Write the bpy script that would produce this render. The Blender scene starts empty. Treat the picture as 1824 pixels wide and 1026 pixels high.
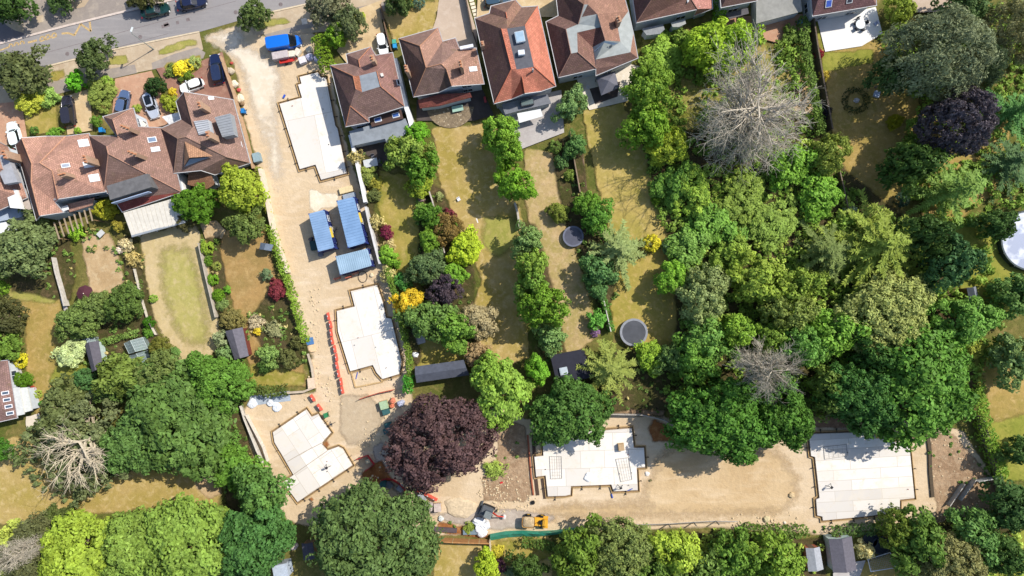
import bpy, bmesh, math, random
import numpy as np
from mathutils import Vector, Matrix, noise as mnoise
from mathutils.geometry import delaunay_2d_cdt
S = bpy.context.scene
C = S.collection
R_ = math.radians
# ---------------------------------------------------------------- camera, sky, sun, exposure
CAMH = 104.0; FPX = 1223.0; TX = 0.0106; TY = 0.0221
cam = bpy.data.cameras.new('camera'); co = bpy.data.objects.new('camera', cam); C.objects.link(co)
co.location = (0, 0, CAMH); co.rotation_euler = (TY, TX, 0)
cam.sensor_width = 36; cam.lens = 36*FPX/1824; cam.clip_end = 3000; cam.clip_start = 1
S.camera = co
CM = co.rotation_euler.to_matrix()
S.view_settings.view_transform = 'Standard'; S.view_settings.look = 'None'
S.view_settings.gamma = 1; S.view_settings.exposure = 0.66
SUN_EL = 46.5
sd = Vector((0.85*math.cos(R_(SUN_EL)), 0.527*math.cos(R_(SUN_EL)), math.sin(R_(SUN_EL)))).normalized()
W = bpy.data.worlds.new("World"); S.world = W; W.use_nodes = True
wn = W.node_tree.nodes; bg = wn['Background']
sky = wn.new('ShaderNodeTexSky'); sky.sky_type = 'NISHITA'; sky.sun_disc = False
sky.sun_elevation = R_(SUN_EL); sky.sun_rotation = math.atan2(sd.x, sd.y)
W.node_tree.links.new(sky.outputs[0], bg.inputs[0]); bg.inputs[1].default_value = 0.14
sl = bpy.data.lights.new('sun', 'SUN'); sl.energy = 4.2; sl.angle = R_(0.55); sl.color = (1, .955, .88)
so = bpy.data.objects.new('sun', sl); C.objects.link(so); so.location = (60, 40, 90)
so.rotation_euler = sd.to_track_quat('Z', 'Y').to_euler()

# ---------------------------------------------------------------- helpers
KB = 1.60
def A(rgb, k=None):
    k = k or KB
    out = []
    for c in rgb:
        c /= 255
        l = c/12.92 if c <= .04045 else ((c+.055)/1.055)**2.4
        out.append(min(.82, l/k))
    return (*out, 1)
def P(px, py, z=0.0):
    """a point of the place at height z that the photo shows at px, py"""
    d = CM @ Vector(((px-912)/FPX, -(py-513)/FPX, -1))
    t = (z-CAMH)/d.z
    return Vector((d.x*t, d.y*t, z))
M2 = CAMH/FPX     # metres per photo pixel on the ground
def tag(o, label=None, cat=None, group=None, kind=None):
    if label: o['label'] = label
    if cat: o['category'] = cat
    if group: o['group'] = group
    if kind: o['kind'] = kind
    return o
def empty(name, loc, rz=0, label=None, cat=None, group=None):
    o = bpy.data.objects.new(name, None); C.objects.link(o); o.location = loc; o.rotation_euler = (0, 0, rz)
    o.empty_display_size = .3
    return tag(o, label, cat, group)
def link(name, me, mat=None, parent=None, loc=None, rz=0, scale=None):
    o = bpy.data.objects.new(name, me); C.objects.link(o)
    if mat is not None and not me.materials: me.materials.append(mat)
    if parent: o.parent = parent
    if loc is not None: o.location = loc
    o.rotation_euler = (0, 0, rz)
    if scale is not None: o.scale = scale
    return o
class MB:
    def __init__(s): s.v = []; s.f = []
    def add(s, vs, fs):
        n = len(s.v); s.v += [tuple(v) for v in vs]; s.f += [tuple(i+n for i in f) for f in fs]; return s
    def box(s, x0, y0, z0, x1, y1, z1, rz=0, o=(0, 0)):
        c, q = math.cos(rz), math.sin(rz)
        vs = [(x*c-y*q+o[0], x*q+y*c+o[1], z) for z in (z0, z1) for x, y in ((x0, y0), (x1, y0), (x1, y1), (x0, y1))]
        return s.add(vs, [(3, 2, 1, 0), (4, 5, 6, 7), (0, 1, 5, 4), (1, 2, 6, 5), (2, 3, 7, 6), (3, 0, 4, 7)])
    def bar(s, a, b, w, z0, z1):      # upright slab from a to b in plan, w thick
        a = Vector(a[:2]); b = Vector(b[:2]); d = (b-a); n = Vector((-d.y, d.x)).normalized()*w/2
        vs = [(*(p), z) for z in (z0, z1) for p in (a-n, b-n, b+n, a+n)]
        return s.add(vs, [(3, 2, 1, 0), (4, 5, 6, 7), (0, 1, 5, 4), (1, 2, 6, 5), (2, 3, 7, 6), (3, 0, 4, 7)])
    def prism(s, pts, z0, z1):
        n = len(pts)
        if sum(pts[i][0]*pts[(i+1) % n][1]-pts[(i+1) % n][0]*pts[i][1] for i in range(n)) < 0: pts = pts[::-1]
        vs = [(p[0], p[1], z0) for p in pts]+[(p[0], p[1], z1) for p in pts]
        return s.add(vs, [tuple(range(n))[::-1], tuple(range(n, 2*n))]+[(i, (i+1) % n, n+(i+1) % n, n+i) for i in range(n)])
    def tube(s, a, b, r0, r1=None, n=6):
        a = Vector(a); b = Vector(b); r1 = r0 if r1 is None else r1
        d = (b-a).normalized(); u = d.orthogonal().normalized(); w = d.cross(u)
        vs = [c+u*r*math.cos(t)+w*r*math.sin(t) for c, r in ((a, r0), (b, r1)) for t in [2*math.pi*i/n for i in range(n)]]
        return s.add(vs, [(i, (i+1) % n, n+(i+1) % n, n+i) for i in range(n)]+[tuple(range(n))[::-1], tuple(range(n, 2*n))])
    def rings(s, rs, cap=True):       # rs: list of equally long rings of 3D points
        n = len(rs[0]); base = len(s.v)
        for r in rs: s.v += [tuple(p) for p in r]
        for k in range(len(rs)-1):
            for i in range(n):
                s.f.append((base+k*n+i, base+k*n+(i+1) % n, base+(k+1)*n+(i+1) % n, base+(k+1)*n+i))
        if cap: s.f.append(tuple(base+i for i in range(n))[::-1]); s.f.append(tuple(base+(len(rs)-1)*n+i for i in range(n)))
        return s
    def mesh(s, name):
        me = bpy.data.meshes.new(name); me.from_pydata(s.v, [], s.f); me.update(); return me
    def build(s, name, mat, parent=None, loc=None, rz=0, smooth=False, bevel=0):
        me = s.mesh(name)
        if bevel:
            bm = bmesh.new(); bm.from_mesh(me)
            bmesh.ops.bevel(bm, geom=bm.edges[:], offset=bevel, segments=2, affect='EDGES', clamp_overlap=True)
            bm.to_mesh(me); bm.free()
        if smooth:
            for p in me.polygons: p.use_smooth = True
        return link(name, me, mat, parent, loc, rz)

# ---------------------------------------------------------------- materials
def nt(name):
    m = bpy.data.materials.new(name); m.use_nodes = True; return m, m.node_tree.nodes, m.node_tree.links
def mixc(n, l, fac, a, b, typ='MIX'):
    x = n.new('ShaderNodeMix'); x.data_type = 'RGBA'; x.blend_type = typ
    for sock, v in ((x.inputs[0], fac), (x.inputs[6], a), (x.inputs[7], b)):
        if hasattr(v, 'links'): l.new(v, sock)
        else: sock.default_value = v
    return x.outputs[2]
def tex(n, l, vec, scale, detail=4, rough=.6, lo=.35, hi=.65, dist=0):
    t = n.new('ShaderNodeTexNoise'); t.inputs['Scale'].default_value = scale; t.inputs['Detail'].default_value = detail
    t.inputs['Roughness'].default_value = rough; t.inputs['Distortion'].default_value = dist
    l.new(vec, t.inputs['Vector'])
    mr = n.new('ShaderNodeMapRange'); mr.inputs[1].default_value = lo; mr.inputs[2].default_value = hi
    l.new(t.outputs[0], mr.inputs[0]); return mr.outputs[0]
MATS = {}
def mat(rgb, rough=.7, var=.12, sc=3.0, metal=0, spec=.3, k=None, emit=0):
    key = (tuple(rgb), rough, var, sc, metal, spec, k)
    if key in MATS: return MATS[key]
    m, n, l = nt('paint_%d_%d_%d' % tuple(rgb)); b = n['Principled BSDF']
    g = n.new('ShaderNodeTexCoord').outputs['Object']
    base = A(rgb, k); f = tex(n, l, g, sc, 5)
    dk = tuple(c*(1-var) for c in base[:3])+(1,); lt = tuple(min(.85, c*(1+var)) for c in base[:3])+(1,)
    l.new(mixc(n, l, f, dk, lt), b.inputs['Base Color'])
    b.inputs['Roughness'].default_value = rough; b.inputs['Metallic'].default_value = metal
    b.inputs['Specular IOR Level'].default_value = spec
    MATS[key] = m; return m
def ground_mat(name, c1, c2, c3=None, s1=.12, s2=.9, grain=.16, gs=9, edge=True, stretch=None, spots=None, bump=.25, sv=.35):
    m, n, l = nt(name); b = n['Principled BSDF']; b.inputs['Roughness'].default_value = .95
    b.inputs['Specular IOR Level'].default_value = .1
    g = n.new('ShaderNodeTexCoord').outputs['Object']
    v = g
    if stretch:
        mp = n.new('ShaderNodeMapping'); mp.inputs['Rotation'].default_value = (0, 0, stretch[0]); mp.inputs['Scale'].default_value = (stretch[1], stretch[2], 1)
        l.new(g, mp.inputs[0]); v = mp.outputs[0]
    col = mixc(n, l, tex(n, l, g, s1, 5, .6, .38, .62, .6), A(c1), A(c2))
    if c3: col = mixc(n, l, tex(n, l, v, s2, 6, .65, .5, .72, .4), col, A(c3))
    fine = tex(n, l, g, gs, 3, .7, .25, .75)
    med = tex(n, l, g, 1.7, 5, .7, .3, .7)
    for f, a in ((fine, grain), (med, grain*sv*2)):
        gr = n.new('ShaderNodeMapRange'); gr.inputs[3].default_value = 1-a; gr.inputs[4].default_value = 1+a; l.new(f, gr.inputs[0])
        vm = n.new('ShaderNodeVectorMath'); vm.operation = 'SCALE'; l.new(col, vm.inputs[0]); l.new(gr.outputs[0], vm.inputs['Scale'])
        col = vm.outputs[0]
    if spots: col = mixc(n, l, tex(n, l, g, spots[1], 4, .7, spots[2], spots[2]+.06), col, A(spots[0]))
    l.new(col, b.inputs['Base Color'])
    bp = n.new('ShaderNodeBump'); bp.inputs['Strength'].default_value = bump; bp.inputs['Distance'].default_value = .12
    l.new(med, bp.inputs['Height']); l.new(bp.outputs[0], b.inputs['Normal'])
    if edge:
        at = n.new('ShaderNodeAttribute'); at.attribute_name = 'edge'
        ns = tex(n, l, g, .9, 6, .75, 0, 1)
        ad = n.new('ShaderNodeMath'); l.new(at.outputs['Fac'], ad.inputs[0]); l.new(ns, ad.inputs[1])
        mr = n.new('ShaderNodeMapRange'); mr.inputs[1].default_value = .62; mr.inputs[2].default_value = 1.12; l.new(ad.outputs[0], mr.inputs[0])
        tr = n.new('ShaderNodeBsdfTransparent'); ms = n.new('ShaderNodeMixShader')
        l.new(mr.outputs[0], ms.inputs[0]); l.new(tr.outputs[0], ms.inputs[1]); l.new(b.outputs[0], ms.inputs[2])
        l.new(ms.outputs[0], n['Material Output'].inputs[0])
    return m
def foliage_mat(name='foliage', trans=.28):
    m, n, l = nt(name); out = n['Material Output']; n.remove(n['Principled BSDF'])
    oi = n.new('ShaderNodeObjectInfo'); at = n.new('ShaderNodeAttribute'); at.attribute_name = 'tint'
    g = n.new('ShaderNodeTexCoord').outputs['Object']
    # per leaf hue shift: yellower when tint is high
    mr = n.new('ShaderNodeMapRange'); mr.inputs[3].default_value = .6; mr.inputs[4].default_value = 1.35; l.new(at.outputs['Fac'], mr.inputs[0])
    vm = n.new('ShaderNodeVectorMath'); vm.operation = 'SCALE'; l.new(oi.outputs['Color'], vm.inputs[0]); l.new(mr.outputs[0], vm.inputs['Scale'])
    hot = mixc(n, l, .35, vm.outputs[0], (1.2, 1.06, .8, 1), 'MULTIPLY')
    col = mixc(n, l, tex(n, l, g, .45, 4, .6, .4, .7), vm.outputs[0], hot)
    d = n.new('ShaderNodeBsdfPrincipled'); d.inputs['Roughness'].default_value = .6; d.inputs['Specular IOR Level'].default_value = .15
    l.new(col, d.inputs['Base Color'])
    t = n.new('ShaderNodeBsdfTranslucent'); l.new(col, t.inputs[0])
    ms = n.new('ShaderNodeMixShader'); ms.inputs[0].default_value = trans
    l.new(d.outputs[0], ms.inputs[1]); l.new(t.outputs[0], ms.inputs[2]); l.new(ms.outputs[0], out.inputs[0])
    return m
FOL = foliage_mat()
def tile_mat(rgb, tw=.34, th=.26, moss=(120, 105, 60), weather=.5):
    key = ('tile', tuple(rgb), weather)
    if key in MATS: return MATS[key]
    m, n, l = nt('roof_tiles'); b = n['Principled BSDF']; b.inputs['Roughness'].default_value = .85; b.inputs['Specular IOR Level'].default_value = .2
    tc = n.new('ShaderNodeTexCoord'); uv = tc.outputs['UV']; g = tc.outputs['Object']
    base = A(rgb)
    br = n.new('ShaderNodeTexBrick'); br.inputs['Scale'].default_value = 1; br.inputs['Brick Width'].default_value = tw; br.inputs['Row Height'].default_value = th
    br.inputs['Mortar Size'].default_value = .022; br.inputs['Mortar Smooth'].default_value = .3
    br.inputs['Color1'].default_value = tuple(c*.82 for c in base[:3])+(1,); br.inputs['Color2'].default_value = tuple(c*1.2 for c in base[:3])+(1,)
    br.inputs['Mortar'].default_value = tuple(c*.45 for c in base[:3])+(1,)
    l.new(uv, br.inputs[0])
    c = mixc(n, l, tex(n, l, g, .55, 6, .7, .42, .75, .5), br.outputs[0], tuple(x*.62 for x in base[:3])+(1,))
    f = tex(n, l, g, 1.3, 6, .75, .55, .72)
    mm = n.new('ShaderNodeMath'); mm.operation = 'MULTIPLY'; l.new(f, mm.inputs[0]); mm.inputs[1].default_value = weather
    c = mixc(n, l, mm.outputs[0], c, A(moss))
    l.new(c, b.inputs['Base Color'])
    bp = n.new('ShaderNodeBump'); bp.inputs['Strength'].default_value = .5; bp.inputs['Distance'].default_value = .04; l.new(br.outputs['Fac'], bp.inputs['Height']); bp.invert = True
    l.new(bp.outputs[0], b.inputs['Normal'])
    MATS[key] = m; return m
def slab_mat(bw, bh):
    m, n, l = nt('cast_slab'); b = n['Principled BSDF']; b.inputs['Roughness'].default_value = .9
    tc = n.new('ShaderNodeTexCoord'); uv = tc.outputs['UV']; g = tc.outputs['Object']
    br = n.new('ShaderNodeTexBrick'); br.inputs['Scale'].default_value = 1; br.inputs['Brick Width'].default_value = bw; br.inputs['Row Height'].default_value = bh
    br.inputs['Mortar Size'].default_value = .035; br.inputs['Color1'].default_value = A((254, 246, 234), 1.6); br.inputs['Color2'].default_value = A((222, 214, 204), 1.62)
    br.inputs['Mortar'].default_value = A((204, 192, 176)); br.offset = .37
    l.new(uv, br.inputs[0])
    c = mixc(n, l, tex(n, l, g, .35, 6, .65, .5, .8, .8), br.outputs[0], A((236, 224, 204)))
    c = mixc(n, l, tex(n, l, g, .9, 7, .8, .54, .74), c, A((226, 210, 184))); c = mixc(n, l, tex(n, l, g, 5, 4, .8, .68, .74), c, A((176, 158, 136)))
    l.new(c, b.inputs['Base Color']); return m
def glass_mat(rgb, rough=.12, metal=0):
    return mat(rgb, rough, .1, 1, metal, .6)

GRASSDRY = ground_mat('dry_lawn', (196, 168, 108), (172, 152, 78), (214, 188, 134), .16, 1.1, .14)
LAWNGREEN = ground_mat('greening_lawn', (178, 158, 84), (146, 142, 60), (196, 172, 108), .2, 1.0, .15)
LAWNLUSH = ground_mat('lush_lawn', (142, 146, 60), (164, 160, 74), (118, 128, 48), .2, 1.0, .15)
LAWNBROWN = ground_mat('brown_lawn', (186, 156, 92), (160, 142, 74), (200, 170, 112), .2, 1.2, .16)
GREENPATCH = ground_mat('green_grass_patch', (172, 164, 88), (158, 156, 76), (186, 170, 104), .3, 1.2, .14)
PALEEARTH = ground_mat('bare_pale_earth', (206, 176, 134), (190, 160, 118), (216, 192, 152), .3, 1.0, .14)
SAND = ground_mat('site_sand', (228, 203, 168), (217, 190, 152), (238, 215, 184), .10, .5, .10, 11, stretch=(.25, .35, 1.3), bump=.35)
SANDTRACK = ground_mat('tracked_sand', (221, 192, 150), (209, 178, 134), (231, 204, 166), .16, .5, .10, 11, stretch=(.12, .3, 1.3), bump=.35)
SANDPALE = ground_mat('spilt_pale_sand', (246, 232, 206), (238, 220, 190), (250, 240, 220), .3, 1, .06)
GRAVEL = ground_mat('crushed_gravel', (198, 182, 166), (184, 168, 152), (210, 196, 178), .3, 1.4, .16, 14, spots=((230, 220, 205), 5, .66))
SOIL = ground_mat('turned_soil', (186, 156, 124), (164, 134, 104), (200, 174, 142), .3, 1.2, .2, 8, bump=.7)
RUST = ground_mat('rusty_earth', (170, 110, 62), (150, 96, 58), (190, 140, 90), .4, 1.2, .18, 8)
DIRT = ground_mat('garden_earth', (128, 118, 66), (98, 106, 46), (156, 136, 84), .12, .8, .25, 7, edge=False, bump=.5)
BED = ground_mat('planting_bed', (92, 80, 54), (74, 76, 38), (118, 98, 70), .3, 1.3, .25, 7, bump=.6)
ASPH = ground_mat('asphalt', (163, 157, 154), (154, 149, 147), (172, 166, 162), .08, .5, .07, 16, edge=False, bump=.08, stretch=(-.26, .2, 2.), sv=.2)
ASPHD = ground_mat('dark_asphalt', (128, 122, 124), (118, 112, 114), None, .1, 1, .08, 16, edge=False, bump=.08)
PAVE = ground_mat('pavement_tarmac', (172, 160, 148), (160, 148, 138), (184, 170, 154), .1, .8, .1, 14, edge=False, bump=.1)
PAVEB = ground_mat('beige_verge_paving', (206, 184, 154), (194, 172, 144), (216, 198, 170), .2, .8, .1, 14, edge=False, bump=.1)
CONC = ground_mat('pale_concrete', (240, 224, 200), (230, 212, 184), (246, 234, 216), .15, .8, .06, 12, edge=True, bump=.1)
PATIO = ground_mat('pale_patio', (244, 232, 212), (232, 218, 196), (250, 242, 228), .3, 1, .07, 6, edge=False, bump=.1)
PATIOG = ground_mat('grey_patio', (200, 192, 186), (188, 180, 176), (210, 204, 198), .3, 1, .08, 6, edge=False, bump=.1)
PATIOW = ground_mat('white_patio', (255, 252, 246), (248, 244, 238), None, .3, 1, .05, 6, edge=False, bump=.1)
BRICKP = ground_mat('brick_paving', (170, 128, 108), (156, 114, 98), (184, 144, 122), .25, 1, .14, 10, edge=False, bump=.15)
BRICKL = ground_mat('pink_paving', (206, 162, 132), (194, 148, 120), (214, 178, 148), .25, 1, .12, 10, edge=False, bump=.15)
GRAVELT = ground_mat('tan_gravel', (222, 194, 150), (208, 180, 136), (230, 206, 166), .25, 1, .12, 14, edge=False, bump=.15)
PINKC = ground_mat('pinkish_concrete', (208, 186, 164), (200, 178, 156), (216, 196, 176), .25, 1, .06, 14, edge=False, bump=.1)
PEBBLE = ground_mat('pebble_paving', (150, 132, 108), (134, 118, 96), (170, 150, 120), .4, 2, .25, 4, edge=False, spots=((226, 210, 180), 2.6, .6), bump=.6)
DECK = ground_mat('dark_decking', (98, 88, 84), (84, 76, 72), None, .4, 2, .12, 10, edge=False, bump=.1)

def jitter(pts, amp, step=.5, seed=0):
    out = []
    for i, a in enumerate(pts):
        b = pts[(i+1) % len(pts)]; n = max(1, int((b-a).length/step))
        for k in range(n):
            p = a.lerp(b, k/n); q = Vector((p.x*.8, p.y*.8, seed))
            w = Vector((mnoise.noise(q), mnoise.noise(q+Vector((9, 3, 5))), 0))+.6*Vector((mnoise.noise(q*.3), mnoise.noise(q*.3+Vector((4, 1, 7))), 0))
            out.append(p+w*amp)
    return out
def inside(px, py, poly):
    n = len(poly); c = np.zeros(px.shape, bool); j = n-1
    for i in range(n):
        xi, yi = poly[i]; xj, yj = poly[j]
        c ^= ((yi > py) != (yj > py)) & (px < (xj-xi)*(py-yi)/(yj-yi+1e-9)+xi); j = i
    return c
def sheet(name, px, z, m, soft=.6, amp=.25, step=.6, label=None):
    pts = [P(x, y, z) for x, y in px]
    for p in pts: p.z = z
    if amp: pts = jitter(pts, amp, step, len(bpy.data.objects))
    if soft:
        B = np.array([(p.x, p.y) for p in pts]); Bn = np.roll(B, -1, 0); st = max(.7, soft*.8)
        gx, gy = np.meshgrid(np.arange(B[:, 0].min(), B[:, 0].max(), st), np.arange(B[:, 1].min(), B[:, 1].max(), st)); gx = gx.ravel(); gy = gy.ravel()
        k = inside(gx, gy, [tuple(q) for q in B]); G = np.stack([gx[k], gy[k]], 1)
        d = np.full(len(G), 1e9); E = Bn-B; L2 = (E**2).sum(1)+1e-9
        for i in range(len(B)):
            t = np.clip(((G-B[i])@E[i])/L2[i], 0, 1); d = np.minimum(d, np.hypot(*(G-B[i]-t[:, None]*E[i]).T))
        k = d > .3; G = G[k]; d = d[k]; n = len(B)
        r = delaunay_2d_cdt([Vector(q) for q in B]+[Vector(q) for q in G], [(i, (i+1) % n) for i in range(n)], [], 1, 1e-5)
        co, fs, ov = r[0], r[2], r[3]
        me = bpy.data.meshes.new(name); me.from_pydata([(c.x, c.y, z) for c in co], [], fs)
        ev = [max([0 if j < n else min(1, d[j-n]/soft) for j in o_] or [0]) if all(j >= n for j in o_) else 0 for o_ in ov]
    else:
        if sum(pts[i].x*pts[(i+1) % len(pts)].y-pts[(i+1) % len(pts)].x*pts[i].y for i in range(len(pts))) < 0: pts = pts[::-1]
        me = bpy.data.meshes.new(name); me.from_pydata(pts, [], [tuple(range(len(pts)))]); ev = [1]*len(pts)
    me.attributes.new('edge', 'FLOAT', 'POINT').data.foreach_set('value', ev); me.update()
    if me.polygons[0].normal.z < 0: me.flip_normals()
    o = link(name, me, m); o['kind'] = 'structure'
    return o

# ---------------------------------------------------------------- the ground
g = MB(); g.add([(-420, -420, 0), (420, -420, 0), (420, 420, 0), (-420, 420, 0)], [(0, 1, 2, 3)])
tag(g.build('ground', DIRT), kind='structure')
zc = [.01]
def Z(): zc[0] += .004; return zc[0]
# street
sheet('pavement', [(-90, -90), (420, -90), (420, -30), (330, -6), (250, 14), (120, 46), (0, 78), (-90, 100)], .12, PAVE, 0, 0)
sheet('side_road', [(-90, 20), (-10, 25), (2, 34), (10, 44), (24, 53), (45, 60), (40, 66), (0, 76), (-90, 98)], .124, ASPHD, 0, 0)
sheet('pavement', [(-2, 25), (20, 30), (42, 36), (42, 58), (26, 54), (12, 45), (3, 34)], .128, PAVEB, 0, 0)
sheet('pavement', [(118, 6), (160, -2), (150, 12), (114, 20)], .128, PAVEB, 0, 0)
sheet('pavement', [(64, 30), (77, 26), (78, 38), (66, 42)], .128, PAVEB, 0, 0)
RD = [(-90, 100), (0, 78), (120, 46), (250, 14), (330, -6), (420, -30), (640, -90), (760, -60), (567, 3), (456, 28), (355, 57), (210, 87), (86, 118), (0, 138), (-90, 158)]
sheet('road', RD, .03, ASPH, 0, 0)
for nm, a, w, mt in (('kerb', [(-90, 100), (0, 78), (120, 46), (250, 14), (330, -6), (420, -30)], .32, mat((222, 204, 190), .9)),
                     ('kerb', [(-90, 158), (0, 138), (86, 118), (210, 87), (355, 57)], .22, mat((224, 204, 172), .9)),
                     ('kerb', [(437, 33), (456, 28), (567, 3), (760, -60)], .22, mat((224, 204, 172), .9))):
    b = MB()
    for p, q in zip(a, a[1:]): b.bar(P(*p), P(*q), w, 0, .136)
    tag(b.build(nm, mt), kind='structure')
LOWP = [(-90, 158), (0, 138), (86, 118), (210, 87), (355, 57), (362, 88), (300, 118), (200, 138), (100, 164), (0, 200), (-90, 215)]
sheet('pavement', LOWP, .06, PAVEB, 0, 0)
sheet('pavement', [(270, 112), (310, 96), (352, 84), (366, 94), (362, 104), (320, 112), (272, 124)], .066, PAVE, 0, 0)
sheet('pavement', [(80, 150), (160, 128), (240, 115), (244, 130), (190, 142), (95, 170)], .066, PAVE, 0, 0)
sheet('pavement', [(437, 33), (456, 28), (567, 3), (700, -40), (700, 30), (590, 55), (540, 60), (452, 62)], .06, PAVEB, 0, 0)
sheet('pavement', [(470, 62), (570, 34), (640, 12), (700, 0), (700, 18), (600, 40), (540, 52), (480, 70)], .066, PAVE, 0, 0)
sheet('grass_verge', [(272, 92), (300, 78), (350, 65), (354, 80), (320, 92), (276, 100)], .075, GREENPATCH, .4)
sheet('grass_verge', [(195, 100), (225, 96), (232, 112), (210, 118), (190, 118)], .075, GREENPATCH, .4)
sheet('grass_verge', [(455, 40), (475, 32), (510, 26), (520, 38), (490, 50), (460, 56)], .075, GREENPATCH, .4)
sheet('grass_verge', [(85, 125), (120, 122), (118, 140), (90, 148)], .075, LAWNGREEN, .4)
# worn yellow school / bus markings on the near lane
mk = MB(); yl = mat((208, 176, 122), .8, .3, 6)
def stripe(pts, w=.16):
    for p, q in zip(pts, pts[1:]): mk.bar(P(*p), P(*q), w, .034, .0385)
stripe([(110, 60), (122, 59), (133, 63), (144, 43), (162, 56)], .3); stripe([(162, 56), (160, 39)], .3)
stripe([(50, 76), (66, 72)], .3)
for cx, cy in ((76, 70), (86, 67), (97, 64)):   # worn lettering strokes
    stripe([(cx-5, cy+3), (cx-3, cy-4), (cx+2, cy-5), (cx+4, cy+1), (cx-4, cy+4)], .22)
for cx in (20, 30, 40): stripe([(cx-4, 82-(cx-30)*.25), (cx-2, 76-(cx-30)*.25), (cx+3, 77-(cx-30)*.25), (cx+3, 81-(cx-30)*.25)], .22)
stripe([(0, 90), (16, 84)], .22)
tag(mk.build('road_marking', yl), kind='structure')
pm = MB(); 
for a, b in (((288, 48), (302, 44)), ((292, 45), (300, 42)), ((314, 41), (319, 40)), ((332, 36), (338, 34))): pm.bar(P(*a), P(*b), .5, .034, .037)
for a in ((250, 66), (238, 88), (420, 22), (120, 96), (500, 8)):
    c_ = P(*a); n_ = len(pm.v); pm.prism([(c_.x+.32*math.cos(t), c_.y+.32*math.sin(t)) for t in [k*.524 for k in range(12)]], .034, .039)
for a, b in (((60, 100), (200, 62)), ((200, 62), (420, 2)), ((180, 92), (300, 60))): pm.bar(P(*a), P(*b), .06, .034, .0365)
tag(pm.build('tarmac_repair_patch', mat((132, 120, 118), .9, .2)), kind='structure')
# building site
SITE = [(350, 66), (395, 52), (434, 40), (470, 62), (560, 50), (575, 110), (592, 130), (612, 230), (632, 300), (655, 360), (690, 470), (722, 590), (737, 690), (740, 740), (900, 720), (935, 745), (1080, 735),
        (1180, 738), (1240, 770), (1340, 780), (1430, 740), (1560, 735), (1640, 750), (1715, 765), (1765, 840), (1796, 905), (1700, 925), (1640, 940), (1480, 955), (1280, 943), (1100, 945), (1040, 950), (875, 955), (760, 955),
        (560, 945), (510, 928), (470, 865), (440, 790), (428, 742), (440, 712), (560, 695), (548, 640), (520, 540), (488, 410), (460, 310), (436, 220), (416, 120), (400, 92)]
sheet('building_site_ground', SITE, Z(), SAND, .5, .2)
sheet('concrete_apron', [(346, 64), (395, 50), (432, 42), (445, 72), (472, 92), (500, 112), (512, 140), (500, 185), (505, 260), (520, 320), (500, 380), (480, 330), (462, 260), (440, 190), (422, 130), (405, 100), (372, 88)], Z(), CONC, 2.6, .3)
sheet('sand_track', [(960, 890), (1130, 880), (1165, 800), (1220, 770), (1300, 780), (1390, 790), (1435, 850), (1430, 900), (1400, 925), (1280, 932), (1100, 935), (1000, 935), (930, 925)], Z(), SANDTRACK, 3.2, .5)
sheet('spilt_sand', [(548, 332), (575, 342), (606, 341), (604, 360), (598, 372), (575, 372), (562, 382), (550, 372)], Z(), SANDPALE, .3, .1)
sheet('gravel_path', [(700, 800), (690, 850), (730, 880), (760, 905), (800, 912), (860, 900), (940, 905), (990, 918), (985, 932), (940, 945), (880, 945), (800, 935), (760, 915), (700, 880), (668, 850), (660, 800), (680, 780)], Z(), GRAVEL, .9, .3)
sheet('gravel_path', [(600, 700), (660, 700), (690, 735), (670, 780), (620, 800), (600, 770)], Z(), ground_mat('dusty_gravel', (206, 184, 152), (196, 174, 144), (214, 194, 164), .3, 1, .1), 1.2, .3)
sheet('turned_soil', [(1655, 770), (1700, 770), (1760, 840), (1792, 905), (1700, 922), (1655, 935), (1668, 905), (1655, 860)], Z(), SOIL, .7, .3)
sheet('turned_soil', [(890, 745), (940, 755), (950, 880), (935, 895), (860, 895), (855, 850), (880, 830)], Z(), SOIL, .7, .3)
sheet('turned_soil', [(1080, 700), (1130, 690), (1190, 725), (1180, 745), (1090, 740)], Z(), SOIL, .7, .3)
sheet('turned_soil', [(1160, 740), (1230, 770), (1225, 790), (1160, 790), (1150, 765)], Z(), RUST, .9, .3)
sheet('turned_soil', [(635, 845), (680, 812), (700, 850), (690, 870), (650, 862)], Z(), RUST, .7, .3)
sheet('turned_soil', [(775, 925), (850, 938), (872, 950), (868, 962), (780, 950)], Z(), RUST, .5, .2)
sheet('turned_soil', [(1430, 740), (1560, 735), (1560, 765), (1450, 765), (1425, 790)], Z(), ground_mat('brown_soil', (160, 124, 96), (144, 110, 86), (180, 146, 116), .4, 1, .2), .7, .3)
def track(pts, w, m, off):
    for o_ in off:
        Q = [Vector(p) for p in pts]; L = []; R2 = []
        for i in range(len(Q)):
            d = (Q[min(i+1, len(Q)-1)]-Q[max(i-1, 0)]).normalized(); nn = Vector((-d.y, d.x)); L.append(tuple(Q[i]+nn*(o_-w/2))); R2.append(tuple(Q[i]+nn*(o_+w/2)))
        sheet('tyre_track', L+R2[::-1], Z(), m, .35, .12)
TRK1 = ground_mat('dark_rut', (200, 170, 128), (190, 160, 118), None, .4, 1, .14, 9); TRK2 = ground_mat('pale_rut', (236, 214, 182), (228, 204, 168), None, .4, 1, .1, 9)
track([(430, 80), (455, 180), (480, 290), (520, 400), (545, 520), (580, 640), (600, 720)], 5, TRK2, (-9, 9)); track([(440, 70), (470, 170), (490, 280), (500, 400), (540, 520), (562, 640), (590, 720), (640, 790), (690, 850), (760, 900)], 5, TRK1, (-8, 8))
track([(470, 230), (500, 330), (530, 480), (556, 560), (570, 660), (630, 740)], 4, TRK1, (-7, 8)); track([(960, 915), (1060, 905), (1180, 890), (1290, 870), (1390, 840), (1430, 810)], 4, TRK2, (-8, 8)); track([(960, 925), (1100, 915), (1230, 900), (1350, 895), (1420, 900)], 4, TRK1, (-8, 8))
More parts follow.
